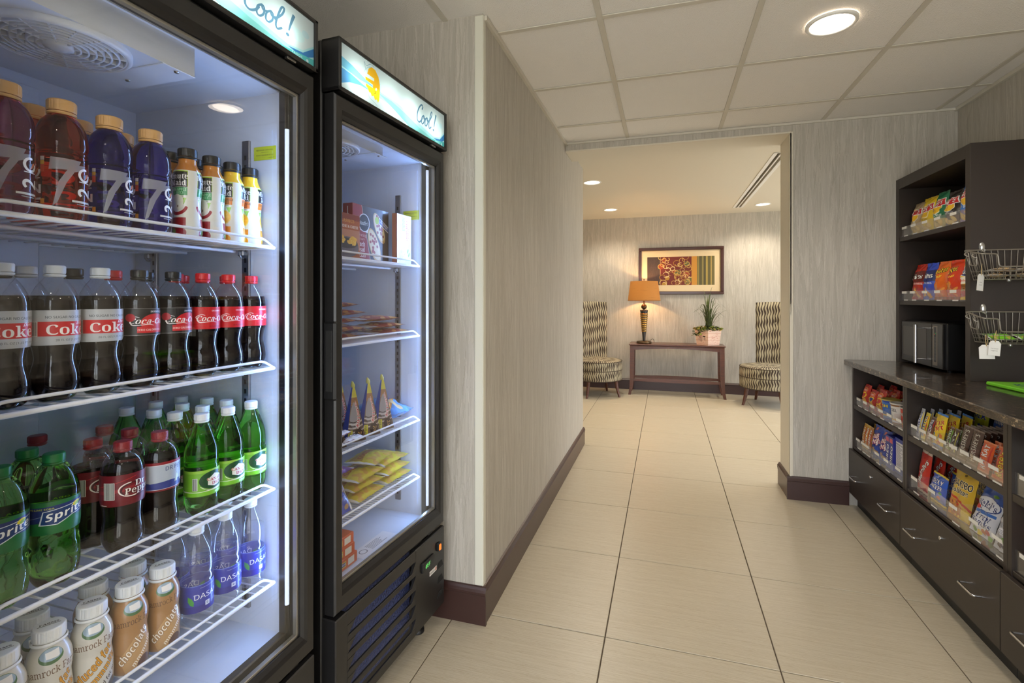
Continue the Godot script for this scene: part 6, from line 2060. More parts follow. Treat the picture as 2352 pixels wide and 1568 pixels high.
func wire_basket(label: String, at: Vector3) -> Node3D:
	# origin: middle of the back rim, on the panel; x along the panel, z towards the viewer
	var t := thing("wire_basket", label, "basket", at)
	var W := 0.150
	var D := 0.135
	var w := 0.118
	var d := 0.112
	var H := 0.142
	var rim := mb()
	rim.tube(rounded([Vector3(W, -0.004, 0.006), Vector3(-W, -0.004, 0.006), Vector3(-W, -0.030, D), Vector3(-W * 0.62, -0.032, D), Vector3(-W * 0.56, -0.088, D - 0.006), Vector3(W * 0.56, -0.088, D - 0.006), Vector3(W * 0.62, -0.032, D), Vector3(W, -0.030, D), Vector3(W, -0.004, 0.006)], 0.012, 4), 0.0034, 8)
	part(t, "rim", rim, M.wire)
	var wires := mb()
	for k in 13:
		var u := -1.0 + 2.0 * k / 12
		wires.tube([Vector3(W * u, -0.004, 0.006), Vector3(w * u, -H, 0.012), Vector3(w * u, -H, d), Vector3(W * u * 0.96, -0.030 if absf(u) > 0.62 else -0.088, D - 0.004)], 0.0015, 5)
	for k in 7:
		var z := lerpf(0.006, D, k / 6.0)
		var zz := lerpf(0.012, d, k / 6.0)
		var yr := lerpf(-0.004, -0.030, k / 6.0)
		wires.tube([Vector3(-W, yr, z), Vector3(-w, -H, zz), Vector3(w, -H, zz), Vector3(W, yr, z)], 0.0015, 5)
	for y in [-0.105, -0.124, -0.142]:
		var f: float = (-y) / H
		var ww := lerpf(W, w, f)
		var dd := lerpf(D, d, f)
		wires.tube([Vector3(-ww, y, 0.010), Vector3(ww, y, 0.010), Vector3(ww, y, dd), Vector3(-ww, y, dd)], 0.0016, 5, true)
	stuff(part(t, "wires", wires, M.wire))
	var loop := mb()
	for z in [0.045, 0.105]:
		var y := lerpf(-0.004, -0.03, z / D)
		loop.tube(bez(Vector3(-W - 0.002, y, z - 0.006), Vector3(-W - 0.036, y - 0.012, z), Vector3(-W - 0.004, y - 0.024, z + 0.006), 8), 0.0022, 6)
	loop.tube(rounded([Vector3(-W - 0.004, -0.02, 0.045), Vector3(-W - 0.002, -0.075, 0.05), Vector3(-W - 0.002, -0.082, 0.105), Vector3(-W - 0.004, -0.04, 0.105)], 0.01), 0.0022, 6)
	part(t, "side_handle", loop, M.wire)
	part(t, "foot", mb().lathe(vv([[0, -0.014], [0.006, -0.012], [0.008, -0.006], [0.005, 0]]), 12), M.steel, Transform3D(Basis.IDENTITY, Vector3(-w * 0.35, -H, d)))
	var hk := thing("adhesive_hook", "silver oval wall hook holding the " + ("upper" if at.y > 1.4 else "lower") + " wire basket", "hook", at + Vector3(-W * 0.55, 0.006, 0.0))
	var hb := mb()
	hb.grid(16, 10, func(u, v):
		var a: float = u * TAU
		var b: float = v * PI / 2
		return Vector3(cos(a) * 0.013 * cos(b), sin(a) * 0.024 * cos(b) + 0.004, 0.001 + 0.011 * sin(b)))
	part(hk, "hook_body", hb, M.satin)
	part(hk, "hook_arm", mb().tube(bez(Vector3(0, -0.012, 0.008), Vector3(0, -0.030, 0.022), Vector3(0, -0.008, 0.024), 8), 0.0035, 8), M.satin)
	return t

func paper_tag(label: String, top: Vector3, sz: Vector2, tilt: Basis, words: Array) -> void:
	var t := thing("hang_tag", label, "tag", top)
	t.basis = tilt
	var w := sz.x / 2
	var h := sz.y
	var c := Cv.new(128, 200, rgb(238, 236, 230))
	for k in words.size():
		c.text(words[k], 64, 84 + k * 40, 22, rgb(120, 116, 110), {"b": false})
	part(t, "card", mb().extrude(PackedVector2Array([Vector2(-w, -h), Vector2(w, -h), Vector2(w, -0.012), Vector2(w * 0.55, 0), Vector2(-w * 0.55, 0), Vector2(-w, -0.012)]), -0.0006, 0.0006), M.card)
	var pm := mb()
	pm.quad(Vector3(-w * 0.9, -h * 0.95, 0.0009), Vector3(w * 0.9, -h * 0.95, 0.0009), Vector3(w * 0.9, -0.014, 0.0009), Vector3(-w * 0.9, -0.014, 0.0009), Vector3.BACK)
	part(t, "print", pm, pic(c.tex(), 0.6))
	part(t, "string", mb().tube([Vector3(0, -0.006, 0.001), Vector3(-0.004, 0.02, 0.004), Vector3(0.0, 0.045, 0.0), Vector3(0.005, 0.02, -0.003), Vector3(0, -0.006, 0.001)], 0.0014, 5), M.twine)

func build_cabinets() -> void:
	M.laminate = gloss(rgb(46, 37, 31), 0.45, 0.15, 0.3)
	M.toe = mt(rgb(24, 23, 22), 0.5)
	var gi := Image.create(512, 512, false, Image.FORMAT_RGB8)
	gi.fill(rgb(50, 42, 37))
	var rng := RandomNumberGenerator.new()
	rng.seed = 5
	for k in 5000:
		var c := [rgb(30, 24, 22), rgb(72, 58, 48), rgb(24, 20, 19), rgb(60, 48, 40), rgb(104, 86, 68), rgb(40, 32, 28)][rng.randi() % 6] as Color
		if rng.randf() < 0.02:
			c = rgb(170, 150, 124)
		var cx := rng.randi() % 512
		var cy := rng.randi() % 512
		for q in rng.randi_range(2, 7):
			gi.fill_rect(Rect2i(cx + rng.randi_range(-8, 8), cy + rng.randi_range(-5, 5), rng.randi_range(2, 9), rng.randi_range(1, 5)), c)
	M.granite = world_map(pic(ImageTexture.create_from_image(gi), 0.3, 0.8), Vector3(1.7, 1.7, 1.7))
	M.granite.clearcoat_roughness = 0.03
	M.tag = mt(rgb(238, 236, 228), 0.5)
	M.card = mt(rgb(236, 233, 226), 0.6)
	M.twine = mt(rgb(196, 170, 120), 0.8)
	M.wire = mt(rgb(170, 164, 154), 0.34, 0.85)
	M.satin = mt(rgb(200, 200, 198), 0.25, 0.9)
	var zs := [-3.568, -2.862, -2.106, -1.35]
	base_cabinet(zs[0], zs[1], "dark wooden base cabinet with cracker cups, next to the wallpapered wall")
	base_cabinet(zs[1], zs[2], "dark wooden base cabinet full of candy bars and bagged sweets")
	base_cabinet(zs[2], zs[3], "dark wooden base cabinet with noodle cups, beside the candy cabinet")
	var ct := mb()
	ct.span(Vector3(1.085, 0.885, -3.568), Vector3(1.679, 0.917, -1.30), 0.004)
	tag(part(self, "worktop", ct, M.granite), "polished dark brown speckled stone worktop along the wall", "worktop")
	taken["worktop"] = 0
	# tall shelving unit
	var t := thing("shelving_unit", "tall dark wooden shelving unit holding chip bags and a microwave", "shelf", Vector3(1.52, 0.917, -3.185))
	var X0 := 1.365 - 1.52
	var X1 := 1.678 - 1.52
	var Z0 := -3.566 + 3.185
	var Z1 := -2.798 + 3.185
	part(t, "side_panel", mb().span(Vector3(X0, 0.0, Z0), Vector3(X1, 1.11, Z0 + 0.040), 0.001), M.laminate)
	part(t, "side_panel", mb().span(Vector3(X0, 0.0, Z1 - 0.040), Vector3(X1, 1.11, Z1), 0.001), M.laminate)
	part(t, "top_panel", mb().span(Vector3(X0 + 0.0005, 1.048, Z0 + 0.04), Vector3(X1, 1.1095, Z1 - 0.04), 0.001), M.laminate)
	part(t, "back_panel", mb().span(Vector3(X1 - 0.010, 0.0, Z0 + 0.04), Vector3(X1, 1.05, Z1 - 0.04)), M.laminate)
	part(t, "shelf", mb().span(Vector3(X0 + 0.003, 0.728, Z0 + 0.04), Vector3(X1 - 0.01, 0.753, Z1 - 0.04), 0.001), M.laminate)
	part(t, "shelf", mb().span(Vector3(X0 + 0.003, 0.347, Z0 + 0.04), Vector3(X1 - 0.01, 0.371, Z1 - 0.04), 0.001), M.laminate)
	# microwave
	var mw := thing("microwave_oven", "black countertop microwave with chrome bar handle inside the shelving unit", "microwave", Vector3(1.50, 0.9175, -3.29))
	var A := -3.520 + 3.29
	var B := -3.055 + 3.29
	var fx := 1.392 - 1.50
	part(mw, "case", mb().span(Vector3(fx, 0.012, A), Vector3(1.655 - 1.50, 0.255, B), 0.006), gloss(rgb(16, 16, 17), 0.4, 0.2, 0.15))
	var dz := -3.165 + 3.29
	var dr := part(mw, "door", mb().span(Vector3(fx - 0.018, 0.016, A + 0.003), Vector3(fx - 0.001, 0.251, dz), 0.004), gloss(rgb(32, 29, 27), 0.3, 0.25, 0.08))
	part(dr, "window", mb().span(Vector3(fx - 0.0195, 0.050, A + 0.03), Vector3(fx - 0.017, 0.222, dz - 0.055), 0.001), gloss(rgb(56, 50, 45), 0.25, 0.3, 0.08))
	var hz := -3.235 + 3.29
	part(dr, "bar_handle", mb().tube([Vector3(fx - 0.062, 0.030, hz), Vector3(fx - 0.062, 0.240, hz)], 0.0075, 14), M.chrome)
	for y in [0.052, 0.222]:
		part(dr, "handle_post", mb().tube([Vector3(fx - 0.062, y, hz), Vector3(fx - 0.018, y, hz)], 0.004, 8), M.chrome)
	part(mw, "control_panel", mb().span(Vector3(fx - 0.018, 0.016, dz + 0.002), Vector3(fx - 0.001, 0.251, B - 0.002), 0.003), gloss(rgb(24, 23, 23), 0.3, 0.5, 0.08))
	var cp := Cv.new(72, 256, rgb(120, 110, 98))
	cp.rect(20, 8, 34, 226, rgb(22, 22, 24))
	cp.rect(24, 14, 26, 26, rgb(8, 9, 10))
	cp.text("PE", 40, 50, 14, rgb(60, 220, 80))
	cp.ell(26, 56, 4, 4, rgb(255, 40, 30))
	for k in 20:
		cp.rect(26, 74 + k * 7.6, 22, 3, rgb(110, 110, 108))
	var cm := mb()
	cm.quad(Vector3(fx - 0.0186, 0.03, dz + 0.012), Vector3(fx - 0.0186, 0.03, dz + 0.060), Vector3(fx - 0.0186, 0.24, dz + 0.060), Vector3(fx - 0.0186, 0.24, dz + 0.012), Vector3.LEFT)
	part(mw, "key_panel", cm, pic(cp.tex(), 0.35))
	for z in [A + 0.04, B - 0.04]:
		for x in [fx + 0.03, 0.12]:
			part(mw, "foot", mb().lathe(vv([[0.010, 0.0], [0.012, 0.013]]), 12), M.black, Transform3D(Basis.IDENTITY, Vector3(x, 0.0, z)))
	# divider trays
	var u1: float = (zs[0] + zs[1]) / 2
	var u2: float = (zs[1] + zs[2]) / 2
	lip_tray("divider_tray", "clear divider tray under the orange cracker bags and snack cups", Vector3(1.142, 0.6405, u1), 0.655, 0.40, 0.052, [-0.222, -0.115, -0.007, 0.1, 0.212], [-0.27, -0.17, -0.06, 0.05, 0.16, 0.27])
	lip_tray("divider_tray", "clear divider tray under the blue cookie bags and boxes", Vector3(1.142, 0.3795, u1), 0.655, 0.40, 0.062, [-0.181, 0.042, 0.241], [-0.28, -0.2, -0.14, 0.0, 0.12, 0.26])
	lip_tray("divider_tray", "clear divider tray under the rows of chocolate bars", Vector3(1.142, 0.6405, u2), 0.705, 0.24, 0.060, [-0.254, -0.196, -0.101, -0.009, 0.142, 0.226], [-0.30, -0.22, -0.13, -0.05, 0.03, 0.11, 0.2, 0.29])
	lip_tray("divider_tray", "clear divider tray under the bagged gummy sweets", Vector3(1.142, 0.3795, u2), 0.705, 0.40, 0.075, [-0.249, -0.101, 0.064, 0.216], [-0.30, -0.14, 0.03, 0.17, 0.31])
	lip_tray("divider_tray", "clear divider tray on the upper shelf beside the noodle cups", Vector3(1.142, 0.6405, -1.728), 0.705, 0.40, 0.075, [-0.238, 0.0, 0.2], [-0.3, -0.12, 0.1, 0.28])
	lip_tray("divider_tray", "clear divider tray under the stacked noodle cups", Vector3(1.142, 0.3795, -1.728), 0.705, 0.40, 0.075, [-0.238, 0.0, 0.2], [-0.3, -0.12, 0.1, 0.28])
	lip_tray("divider_tray", "clear divider tray on the top shelf under potato chip bags", Vector3(1.378, 1.6705, -3.182), 0.67, 0.24, 0.062, [-0.228, -0.0945, 0.0285, 0.157], [-0.30, -0.19, -0.06, 0.07, 0.22])
	lip_tray("divider_tray", "clear divider tray on the lower shelf under corn chip bags", Vector3(1.378, 1.2885, -3.182), 0.67, 0.24, 0.058, [-0.2075, -0.0825, 0.0425, 0.1675], [-0.30, -0.2, -0.06, 0.07, 0.22])
	# baskets on the end panel
	var b1 := wire_basket("silver wire basket holding clear wrapped packs, above the other basket", Vector3(1.49, 1.530, -2.797))
	var b2 := wire_basket("silver wire basket holding green packs, below the other basket", Vector3(1.495, 1.245, -2.797))
	paper_tag("narrow white paper tag hanging from the upper wire basket", Vector3(1.352, 1.412, -2.69), Vector2(0.034, 0.075), Basis(Vector3.UP, 0.45) * Basis(Vector3.BACK, -0.10), ["ITEM", "$ 3.00"])
	paper_tag("white paper tag with print hanging from the lower wire basket", Vector3(1.385, 1.118, -2.655), Vector2(0.040, 0.066), Basis(Vector3.UP, -0.2) * Basis(Vector3.BACK, -0.08), ["Personal", "Hygiene"])
	paper_tag("blank white paper tag behind the printed tag on the lower wire basket", Vector3(1.362, 1.098, -2.672), Vector2(0.052, 0.062), Basis(Vector3.UP, -0.25) * Basis(Vector3.BACK, 0.04), [])
# ---------------------------------------------------------------- lobby beyond the opening
func zebra_texture() -> ImageTexture:
	var w := 512
	var h := 1024
	var im := Image.create(w, h, false, Image.FORMAT_RGB8)
	im.fill(rgb(166, 157, 132))
	var rng := RandomNumberGenerator.new()
	rng.seed = 17
	var n := 24
	for k in n:
		var x0 := w * (k + 0.5) / n
		var p1 := k * 0.25 + rng.randf() * 0.9
		var p2 := k * 0.23 + rng.randf() * 1.2
		var wd := rng.randf_range(0.46, 0.64) * w / n
		for y in h:
			var t := TAU * y / h
			var x := x0 + sin(t * 10 + p1) * 3.0 + sin(t * 5 + p2) * 2.6
			var d := wd * (0.9 + 0.35 * sin(t * 7 + p2))
			im.fill_rect(Rect2i(posmod(int(x - d / 2), w), y, maxi(1, int(d)), 1), rgb(58, 46, 36))
			if k % 3 == 0:
				im.fill_rect(Rect2i(posmod(int(x + d * 0.7), w), y, 2, 1), rgb(96, 92, 64))
	return ImageTexture.create_from_image(im)

func slipper_chair(label: String, at: Vector3, turn: float) -> void:
	var t := thing("slipper_chair", label, "chair", at, turn, "zebra striped chairs")
	var R := 0.325
	var seatp := vv([[R * 0.97, 0.215], [R, 0.225], [R * 1.01, 0.34], [R * 1.0, 0.352], [R * 1.012, 0.364], [R * 1.01, 0.445], [R * 0.985, 0.466], [R * 0.94, 0.478], [R * 0.6, 0.492], [0, 0.497]])
	part(t, "seat", mb().lathe(seatp, 48), M.zebra)
	part(t, "seat_underside", mb().lathe(vv([[0, 0.214], [R * 0.98, 0.214]]), 32), M.black)
	for q in [[0.4655, 1.003], [0.352, 1.004], [0.222, 1.003]]:
		var pts := []
		for k in 48:
			var a := TAU * k / 48
			pts.append(Vector3(sin(a) * R * q[1], q[0], cos(a) * R * q[1]))
		part(t, "welt", mb().tube(pts, 0.0042, 6, true), M.welt)
	var back := mb()
	var half := 0.215
	var f := func(side: float):
		return func(u: float, v: float):
			var x: float = (u - 0.5) * 2.0
			var edge: float = 1.0 - pow(absf(x), 8.0)
			var w := half * (1.0 + 0.12 * v)
			var bend: float = -0.20 - 0.055 * (1.0 - x * x) - 0.07 * v
			var y: float = 0.47 + v * (0.775 + 0.01 * (1.0 - x * x))
			var cap := 1.0 - pow(v, 24.0)
			var dimple := 0.018 * exp(-(pow(x * half, 2.0) + pow((v - 0.66) * 0.775, 2.0)) / 0.0016)
			return Vector3(x * w, y, bend + side * 0.038 * maxf(edge, 0.0) * cap - (dimple if side > 0 else 0.0))
	back.grid(20, 28, f.call(1.0), false, func(u, v): return Vector2(u * 0.5, 1.0 - v * 0.6))
	back.grid(20, 28, f.call(-1.0), true, func(u, v): return Vector2(u * 0.5, 1.0 - v * 0.6))
	var b := part(t, "backrest", back, M.zebra_back)
	part(b, "button", mb().lathe(vv([[0, 0.008], [0.010, 0.006], [0.015, 0.0]]), 14), M.zebra, Transform3D(Basis(Vector3.RIGHT, PI / 2), Vector3(0, 0.47 + 0.66 * 0.775, -0.20 - 0.055 - 0.046 + 0.022)))
	for s in [[-1, 1], [1, 1], [-1, -1], [1, -1]]:
		var lg := mb()
		lg.grid(8, 6, func(u: float, v: float):
			var a: float = u * TAU
			var r := lerpf(0.015, 0.028, v)
			var off := 0.035 * pow(1.0 - v, 1.6)
			return Vector3(s[0] * (0.19 + off) + cos(a) * r, v * 0.222, s[1] * (0.19 + off) + sin(a) * r), true)
		lg.lathe(vv([[0.0, 0.0], [0.001, 0.0]]), 3)
		part(t, "leg", lg, M.cherry)

func build_lobby() -> void:
	var zt := zebra_texture()
	M.zebra = pic(zt, 0.85)
	M.zebra.uv1_scale = Vector3(2.9, 0.7, 1)
	M.zebra_back = pic(zt, 0.85)
	M.zebra_back.uv1_scale = Vector3(1.25, 1.2, 1)
	M.welt = mt(rgb(66, 54, 42), 0.8)
	var wood := ImageTexture.create_from_image(streak_image(512, 512, rgb(84, 42, 26), [rgb(70, 34, 21), rgb(96, 52, 31), rgb(58, 29, 19), rgb(90, 47, 28)], 1500, 60, 380, 1, 3, 0.01, false, 3))
	M.cherry = world_map(pic(wood, 0.35, 0.3), Vector3(1.5, 1.5, 1.5))
	M.frame_wood = gloss(rgb(62, 28, 20), 0.35, 0.4, 0.15)
	slipper_chair("tall-backed zebra striped slipper chair beside the table lamp", Vector3(-0.872, 0, -6.674), 0.477)
	slipper_chair("tall-backed zebra striped slipper chair beside the potted plant", Vector3(1.2145, 0, -6.62), -0.477)
	# console table
	var t := thing("console_table", "cherry wood console table with curved apron against the far wall", "table", Vector3(0.143, 0, -6.965))
	var L := 0.605
	var D := 0.17
	part(t, "table_top", mb().box(Vector3(0, 0.678, 0), Vector3(2 * L, 0.018, 2 * D + 0.03), 0.004), M.cherry)
	part(t, "top_moulding", mb().box(Vector3(0, 0.662, 0), Vector3(2 * L - 0.02, 0.014, 2 * D + 0.014), 0.005), M.cherry)
	for s in [-1.0, 1.0]:
		var ap := PackedVector2Array()
		for k in 17:
			var u := k / 16.0
			ap.append(Vector2(lerpf(-L + 0.06, L - 0.06, u), 0.606 + 0.028 * sin(PI * u)))
		ap.append(Vector2(L - 0.06, 0.656))
		ap.append(Vector2(-L + 0.06, 0.656))
		part(t, "apron", mb().extrude(ap, s * (D - 0.012) - 0.01, s * (D - 0.012) + 0.01), M.cherry)
		part(t, "end_apron", mb().box(Vector3(s * (L - 0.04), 0.627, 0), Vector3(0.02, 0.058, 2 * D - 0.06), 0.002), M.cherry)
		var rl := PackedVector2Array()
		for k in 13:
			var u := k / 12.0
			rl.append(Vector2(lerpf(-L + 0.05, L - 0.05, u), 0.186 - 0.006 * sin(PI * u)))
		for k in 13:
			var u := 1.0 - k / 12.0
			rl.append(Vector2(lerpf(-L + 0.05, L - 0.05, u), 0.216 + 0.014 * sin(PI * u)))
		part(t, "stretcher", mb().extrude(rl, s * (D - 0.03) - 0.011, s * (D - 0.03) + 0.011), M.cherry)
		part(t, "end_stretcher", mb().box(Vector3(s * (L - 0.032), 0.202, 0), Vector3(0.02, 0.03, 2 * D - 0.06), 0.002), M.cherry)
		for q in [-1.0, 1.0]:
			var lg := PackedVector2Array([Vector2(L + 0.012, 0.0), Vector2(L - 0.004, 0.09), Vector2(L - 0.010, 0.2), Vector2(L - 0.012, 0.656), Vector2(L - 0.068, 0.656), Vector2(L - 0.062, 0.25), Vector2(L - 0.05, 0.12), Vector2(L - 0.022, 0.0)])
			var m := mb()
			m.xf = Transform3D(Basis.from_scale(Vector3(s, 1, 1)), Vector3.ZERO)
			m.extrude(lg, q * (D - 0.022) - 0.023, q * (D - 0.022) + 0.023)
			part(t, "leg", m, M.cherry)
	# table lamp
	var lp := thing("table_lamp", "table lamp with amber drum shade and tapered bronze banded base", "lamp", Vector3(-0.272, 0.687, -6.95))
	var bronze := mt(rgb(88, 70, 48), 0.3, 0.8)
	var dark := gloss(rgb(34, 26, 22), 0.3, 0.5, 0.1)
	part(lp, "base", mb().lathe(vv([[0, 0.0], [0.098, 0.0], [0.1, 0.006], [0.098, 0.024], [0.085, 0.030], [0.03, 0.036], [0, 0.037]]), 32), bronze)
	part(lp, "stem", mb().lathe(vv([[0.018, 0.035], [0.022, 0.09], [0.028, 0.15], [0.047, 0.40], [0.052, 0.435], [0.054, 0.438], [0.054, 0.455], [0.02, 0.458]]), 28), dark)
	for k in 9:
		var y := 0.165 + k * 0.029
		var r := lerpf(0.030, 0.0505, k / 8.0)
		part(lp, "band", mb().lathe(vv([[r - 0.002, y - 0.010], [r + 0.0035, y - 0.008], [r + 0.0045, y + 0.006], [r - 0.001, y + 0.010]]), 28), mt(rgb(176, 136, 66), 0.3, 0.8))
	part(lp, "ball", mb().lathe(vv([[0, 0.458], [0.018, 0.462], [0.033, 0.478], [0.039, 0.497], [0.033, 0.516], [0.018, 0.532], [0.009, 0.536], [0.009, 0.60]]), 24), bronze)
	var sh := noise_tex(0.02, 9, rgb(196, 138, 62), rgb(214, 156, 78), 256)
	var shm := mt(Color.WHITE, 0.8)
	shm.albedo_texture = ImageTexture.create_from_image(streak_image(512, 256, rgb(176, 118, 50), [rgb(120, 76, 32), rgb(166, 108, 44), rgb(184, 126, 58)], 160, 8, 44, 1.0, 2.4, 0.06, false, 23))
	shm.backlight_enabled = true
	shm.backlight = Color(0.22, 0.22, 0.22)
	part(lp, "shade", mb().lathe(vv([[0.217, 0.582], [0.183, 0.845]]), 48), shm)
	part(lp, "shade_trim", mb().lathe(vv([[0.2165, 0.578], [0.2185, 0.578], [0.2178, 0.590], [0.2158, 0.590]]), 48), mt(rgb(150, 96, 40), 0.7))
	part(lp, "finial", mb().lathe(vv([[0.004, 0.83], [0.004, 0.858], [0.010, 0.866], [0.007, 0.876], [0, 0.88]]), 14), bronze)
	part(lp, "spider", mb().tube([Vector3(-0.183, 0.838, 0), Vector3(0.183, 0.838, 0)], 0.003, 6), bronze)
	part(lp, "socket", mb().lathe(vv([[0.009, 0.60], [0.018, 0.605], [0.018, 0.66], [0.012, 0.665]]), 16), bronze)
	part(lp, "bulb", mb().lathe(vv([[0.012, 0.662], [0.016, 0.675], [0.030, 0.705], [0.030, 0.722], [0.018, 0.742], [0, 0.748]]), 20), glow(rgb(255, 214, 150), 12.0))
	part(lp, "cord", mb().tube(bez(Vector3(0.07, 0.02, -0.05), Vector3(0.13, 0.09, -0.1), Vector3(0.13, 0.004, -0.13), 10), 0.003, 6), M.black)
	var ol := OmniLight3D.new()
	ol.name = "bulb_light"
	ol.light_color = rgb(255, 206, 140)
	ol.light_energy = LAMP
	ol.light_size = 0.025
	ol.omni_range = 10.0
	ol.omni_attenuation = 2.0
	ol.shadow_enabled = true
	ol.position = Vector3(0, 0.71, 0)
	lp.add_child(ol)
	# framed print
	var fr := thing("framed_print", "framed abstract print with rings and stripes above the console table", "picture", Vector3(0.208, 1.682, -7.219))
	var W := 0.563
	var Hh := 0.328
	for s in [-1.0, 1.0]:
		part(fr, "frame_rail", mb().box(Vector3(0, s * (Hh - 0.021), 0.018), Vector3(2 * W, 0.042, 0.034), 0.006), M.frame_wood)
		part(fr, "frame_stile", mb().box(Vector3(s * (W - 0.021), 0, 0.018), Vector3(0.042, 2 * Hh - 0.08, 0.034), 0.006), M.frame_wood)
	part(fr, "mat_board", mb().box(Vector3(0, 0, 0.008), Vector3(2 * W - 0.08, 2 * Hh - 0.08, 0.006)), mt(rgb(222, 200, 160), 0.7))
	var c := Cv.new(560, 256, rgb(104, 34, 20))
	c.rect(0, 0, 112, 256, rgb(70, 52, 44))
	for k in 30:
		c.line([[R0.randf() * 110, R0.randf() * 256], [R0.randf() * 110, R0.randf() * 256]], 1.0, rgb(82, 64, 56))
	c.rect(110, 0, 3, 256, rgb(210, 180, 120))
	c.rect(113, 0, 260, 256, rgb(108, 34, 20))
	for k in 60:
		var x := R0.randf_range(116, 370)
		var y := R0.randf_range(4, 252)
		var r := R0.randf_range(14, 30)
		if k < 14:
			c.ell(x, y, r, r, [rgb(96, 92, 48), rgb(150, 60, 28), rgb(176, 130, 40), rgb(100, 30, 18)][k % 4])
		var a := R0.randf() * TAU
		c.ring(x, y, r, r * 0.9, R0.randf_range(3, 7), [rgb(214, 178, 96), rgb(190, 150, 70), rgb(226, 200, 140), rgb(160, 110, 40)][k % 4], a, a + R0.randf_range(2.5, 5.5))
	c.rect(373, 0, 187, 256, rgb(196, 136, 46))
	c.rect(418, 0, 142, 256, rgb(100, 92, 50))
	for q in [[424, 8, rgb(140, 124, 62)], [440, 14, rgb(86, 78, 44)], [462, 6, rgb(168, 146, 80)], [474, 12, rgb(78, 70, 42)], [492, 12, rgb(176, 150, 72)], [510, 14, rgb(92, 84, 46)], [530, 6, rgb(190, 160, 84)], [542, 10, rgb(110, 98, 54)]]:
		c.rect(q[0], 0, q[1], 256, q[2])
	var pm := mb()
	pm.quad(Vector3(-0.445, -0.198, 0.0118), Vector3(0.445, -0.198, 0.0118), Vector3(0.445, 0.198, 0.0118), Vector3(-0.445, 0.198, 0.0118), Vector3.BACK)
	part(fr, "print", pm, pic(c.tex(), 0.5))
	# potted plant
	var pl := thing("potted_plant", "pale square planter with spiky grass and trailing leaves on the console table", "plant", Vector3(0.548, 0.687, -6.95), 0.72)
	var pt := Cv.new(256, 160, rgb(222, 190, 170))
	for k in 4:
		pt.rect(0, 38 + k * 36, 256, 3, rgb(190, 132, 110))
	for k in 26:
		pt.line([[R0.randf() * 256, R0.randf() * 160], [R0.randf() * 256, R0.randf() * 160]], 1.2, [rgb(196, 140, 118), rgb(236, 216, 204)][k % 2])
	for k in 8:
		pt.rect(R0.randf() * 220, R0.randf() * 150, R0.randf_range(16, 40), 4, rgb(176, 96, 76))
	var pot := mb()
	var T := [0.118, 0.098]
	for k in 4:
		var a := PI / 2 * k
		var bs := Basis(Vector3.UP, a)
		pot.quad(bs * Vector3(-T[1], 0, T[1]), bs * Vector3(T[1], 0, T[1]), bs * Vector3(T[0], 0.205, T[0]), bs * Vector3(-T[0], 0.205, T[0]), bs * Vector3(0, 0, 1))
		pot.quad(bs * Vector3(-T[0], 0.205, T[0]), bs * Vector3(T[0], 0.205, T[0]), bs * Vector3(T[0] - 0.012, 0.205, T[0] - 0.012), bs * Vector3(-T[0] + 0.012, 0.205, T[0] - 0.012), Vector3.UP)
		pot.quad(bs * Vector3(-T[0] + 0.012, 0.17, T[0] - 0.014), bs * Vector3(T[0] - 0.012, 0.17, T[0] - 0.014), bs * Vector3(T[0] - 0.012, 0.205, T[0] - 0.012), bs * Vector3(-T[0] + 0.012, 0.205, T[0] - 0.012), bs * Vector3(0, 0, -1))
	pot.quad(Vector3(-T[1], 0, -T[1]), Vector3(T[1], 0, -T[1]), Vector3(T[1], 0, T[1]), Vector3(-T[1], 0, T[1]), Vector3.DOWN)
	part(pl, "planter", pot, pic(pt.tex(), 0.6))
	part(pl, "soil", mb().span(Vector3(-0.104, 0.16, -0.104), Vector3(0.104, 0.186, 0.104)), mt(rgb(52, 40, 30), 0.9))
	var greens := [mt(rgb(74, 84, 44), 0.5), mt(rgb(120, 132, 46), 0.5), mt(rgb(92, 104, 40), 0.5), mt(rgb(156, 140, 56), 0.5), mt(rgb(58, 66, 38), 0.5)]
	for k in 64:
		var az := R0.randf() * TAU
		var reach := R0.randf_range(0.06, 0.46) if k > 14 else R0.randf_range(0.0, 0.07)
		var up := R0.randf_range(0.34, 0.60) if k > 14 else R0.randf_range(0.14, 0.24)
		if reach > 0.3:
			up = R0.randf_range(0.24, 0.42)
		var d := Vector3(sin(az), 0, cos(az))
		if (pl.basis * d).z < -0.4:
			reach *= 0.45
		var s := Vector3(R0.randf_range(-0.025, 0.025), 0.18, R0.randf_range(-0.025, 0.025))
		var cpt := s + d * reach * 0.35 + Vector3.UP * (up * 1.05)
		var e := s + d * reach + Vector3.UP * (up * (1.0 if reach < 0.12 else 0.62))
		var pts := bez(s, cpt, e, 8)
		var m := mb()
		var side := d.cross(Vector3.UP).normalized()
		for j in 8:
			var w0 := 0.0052 * (1.0 - pow(j / 8.0, 2.0)) + 0.0007
			var w1 := 0.0052 * (1.0 - pow((j + 1) / 8.0, 2.0)) + 0.0007
			m.quad(pts[j] - side * w0, pts[j] + side * w0, pts[j + 1] + side * w1, pts[j + 1] - side * w1, (pts[j + 1] - pts[j]).cross(side))
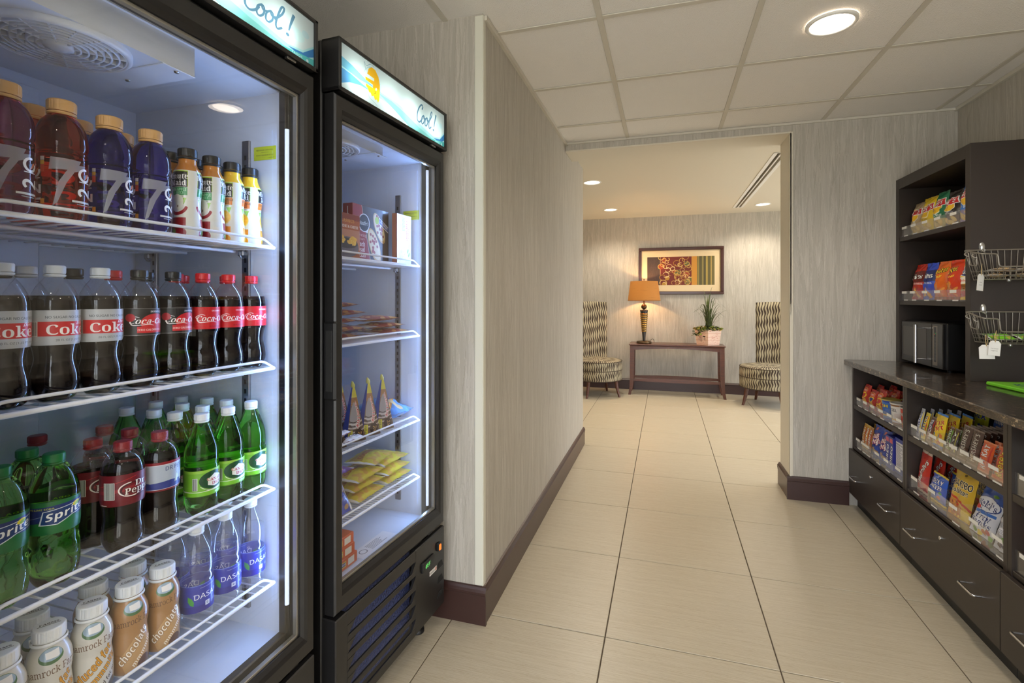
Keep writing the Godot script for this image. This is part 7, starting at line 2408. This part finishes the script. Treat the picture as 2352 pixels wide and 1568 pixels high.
		part(pl, "blade", m, greens[[0, 0, 4, 2][k % 4] if k > 14 else 1 + k % 2])
	for k in 190:
		var az := R0.randf() * TAU
		var rr := 0.175 * sqrt(R0.randf())
		var p := Vector3(sin(az) * rr, 0.20 + R0.randf_range(0.0, 0.05) * (1.6 - rr / 0.145), cos(az) * rr)
		var wd := pl.basis * p
		if wd.x < -0.03 and wd.z > -0.02 and k % 2 == 0:
			p += pl.basis.inverse() * Vector3(-0.03, -R0.randf() * 0.10, 0.045)
		var sz := R0.randf_range(0.014, 0.024)
		var m := mb()
		var nrm := Vector3(R0.randf_range(-0.7, 0.7), 1.0, R0.randf_range(-0.7, 0.7)).normalized()
		var ux := nrm.cross(Vector3(cos(az), 0.2, sin(az))).normalized()
		var uy := nrm.cross(ux)
		var q := []
		for j in 8:
			var a := TAU * j / 8
			q.append(p + (ux * cos(a) * 0.8 + uy * sin(a)) * sz - nrm * (0.2 * sz if j % 2 else 0.0))
		m.face(q, nrm)
		m.xf = Transform3D(Basis.IDENTITY, -nrm * 0.0008)
		m.face(q, -nrm)
		part(pl, "leaf", m, greens[[1, 2, 0, 3, 4, 1][k % 6]])
	# slot diffuser
	var sd := thing("slot_diffuser", "long white ceiling slot diffuser with two dark slots", "vent", Vector3(0.89, 2.4545, -5.55))
	var l := 1.235
	part(sd, "frame", mb().span(Vector3(-0.062, -0.004, -l), Vector3(-0.030, 0.0, l), 0.001), M.white)
	part(sd, "frame", mb().span(Vector3(0.030, -0.004, -l), Vector3(0.062, 0.0, l), 0.001), M.white)
	part(sd, "centre_bar", mb().span(Vector3(-0.007, -0.004, -l), Vector3(0.007, 0.0, l), 0.001), M.white)
	for s in [-1.0, 1.0]:
		part(sd, "blade", mb().span(Vector3(s * 0.0185 - 0.001, 0.020, -l), Vector3(s * 0.0185 + 0.001, 0.050, l)), M.tee)
		part(sd, "end_cap", mb().span(Vector3(-0.062, -0.004, s * l - 0.006), Vector3(0.062, 0.0, s * l + 0.006), 0.001), M.white)
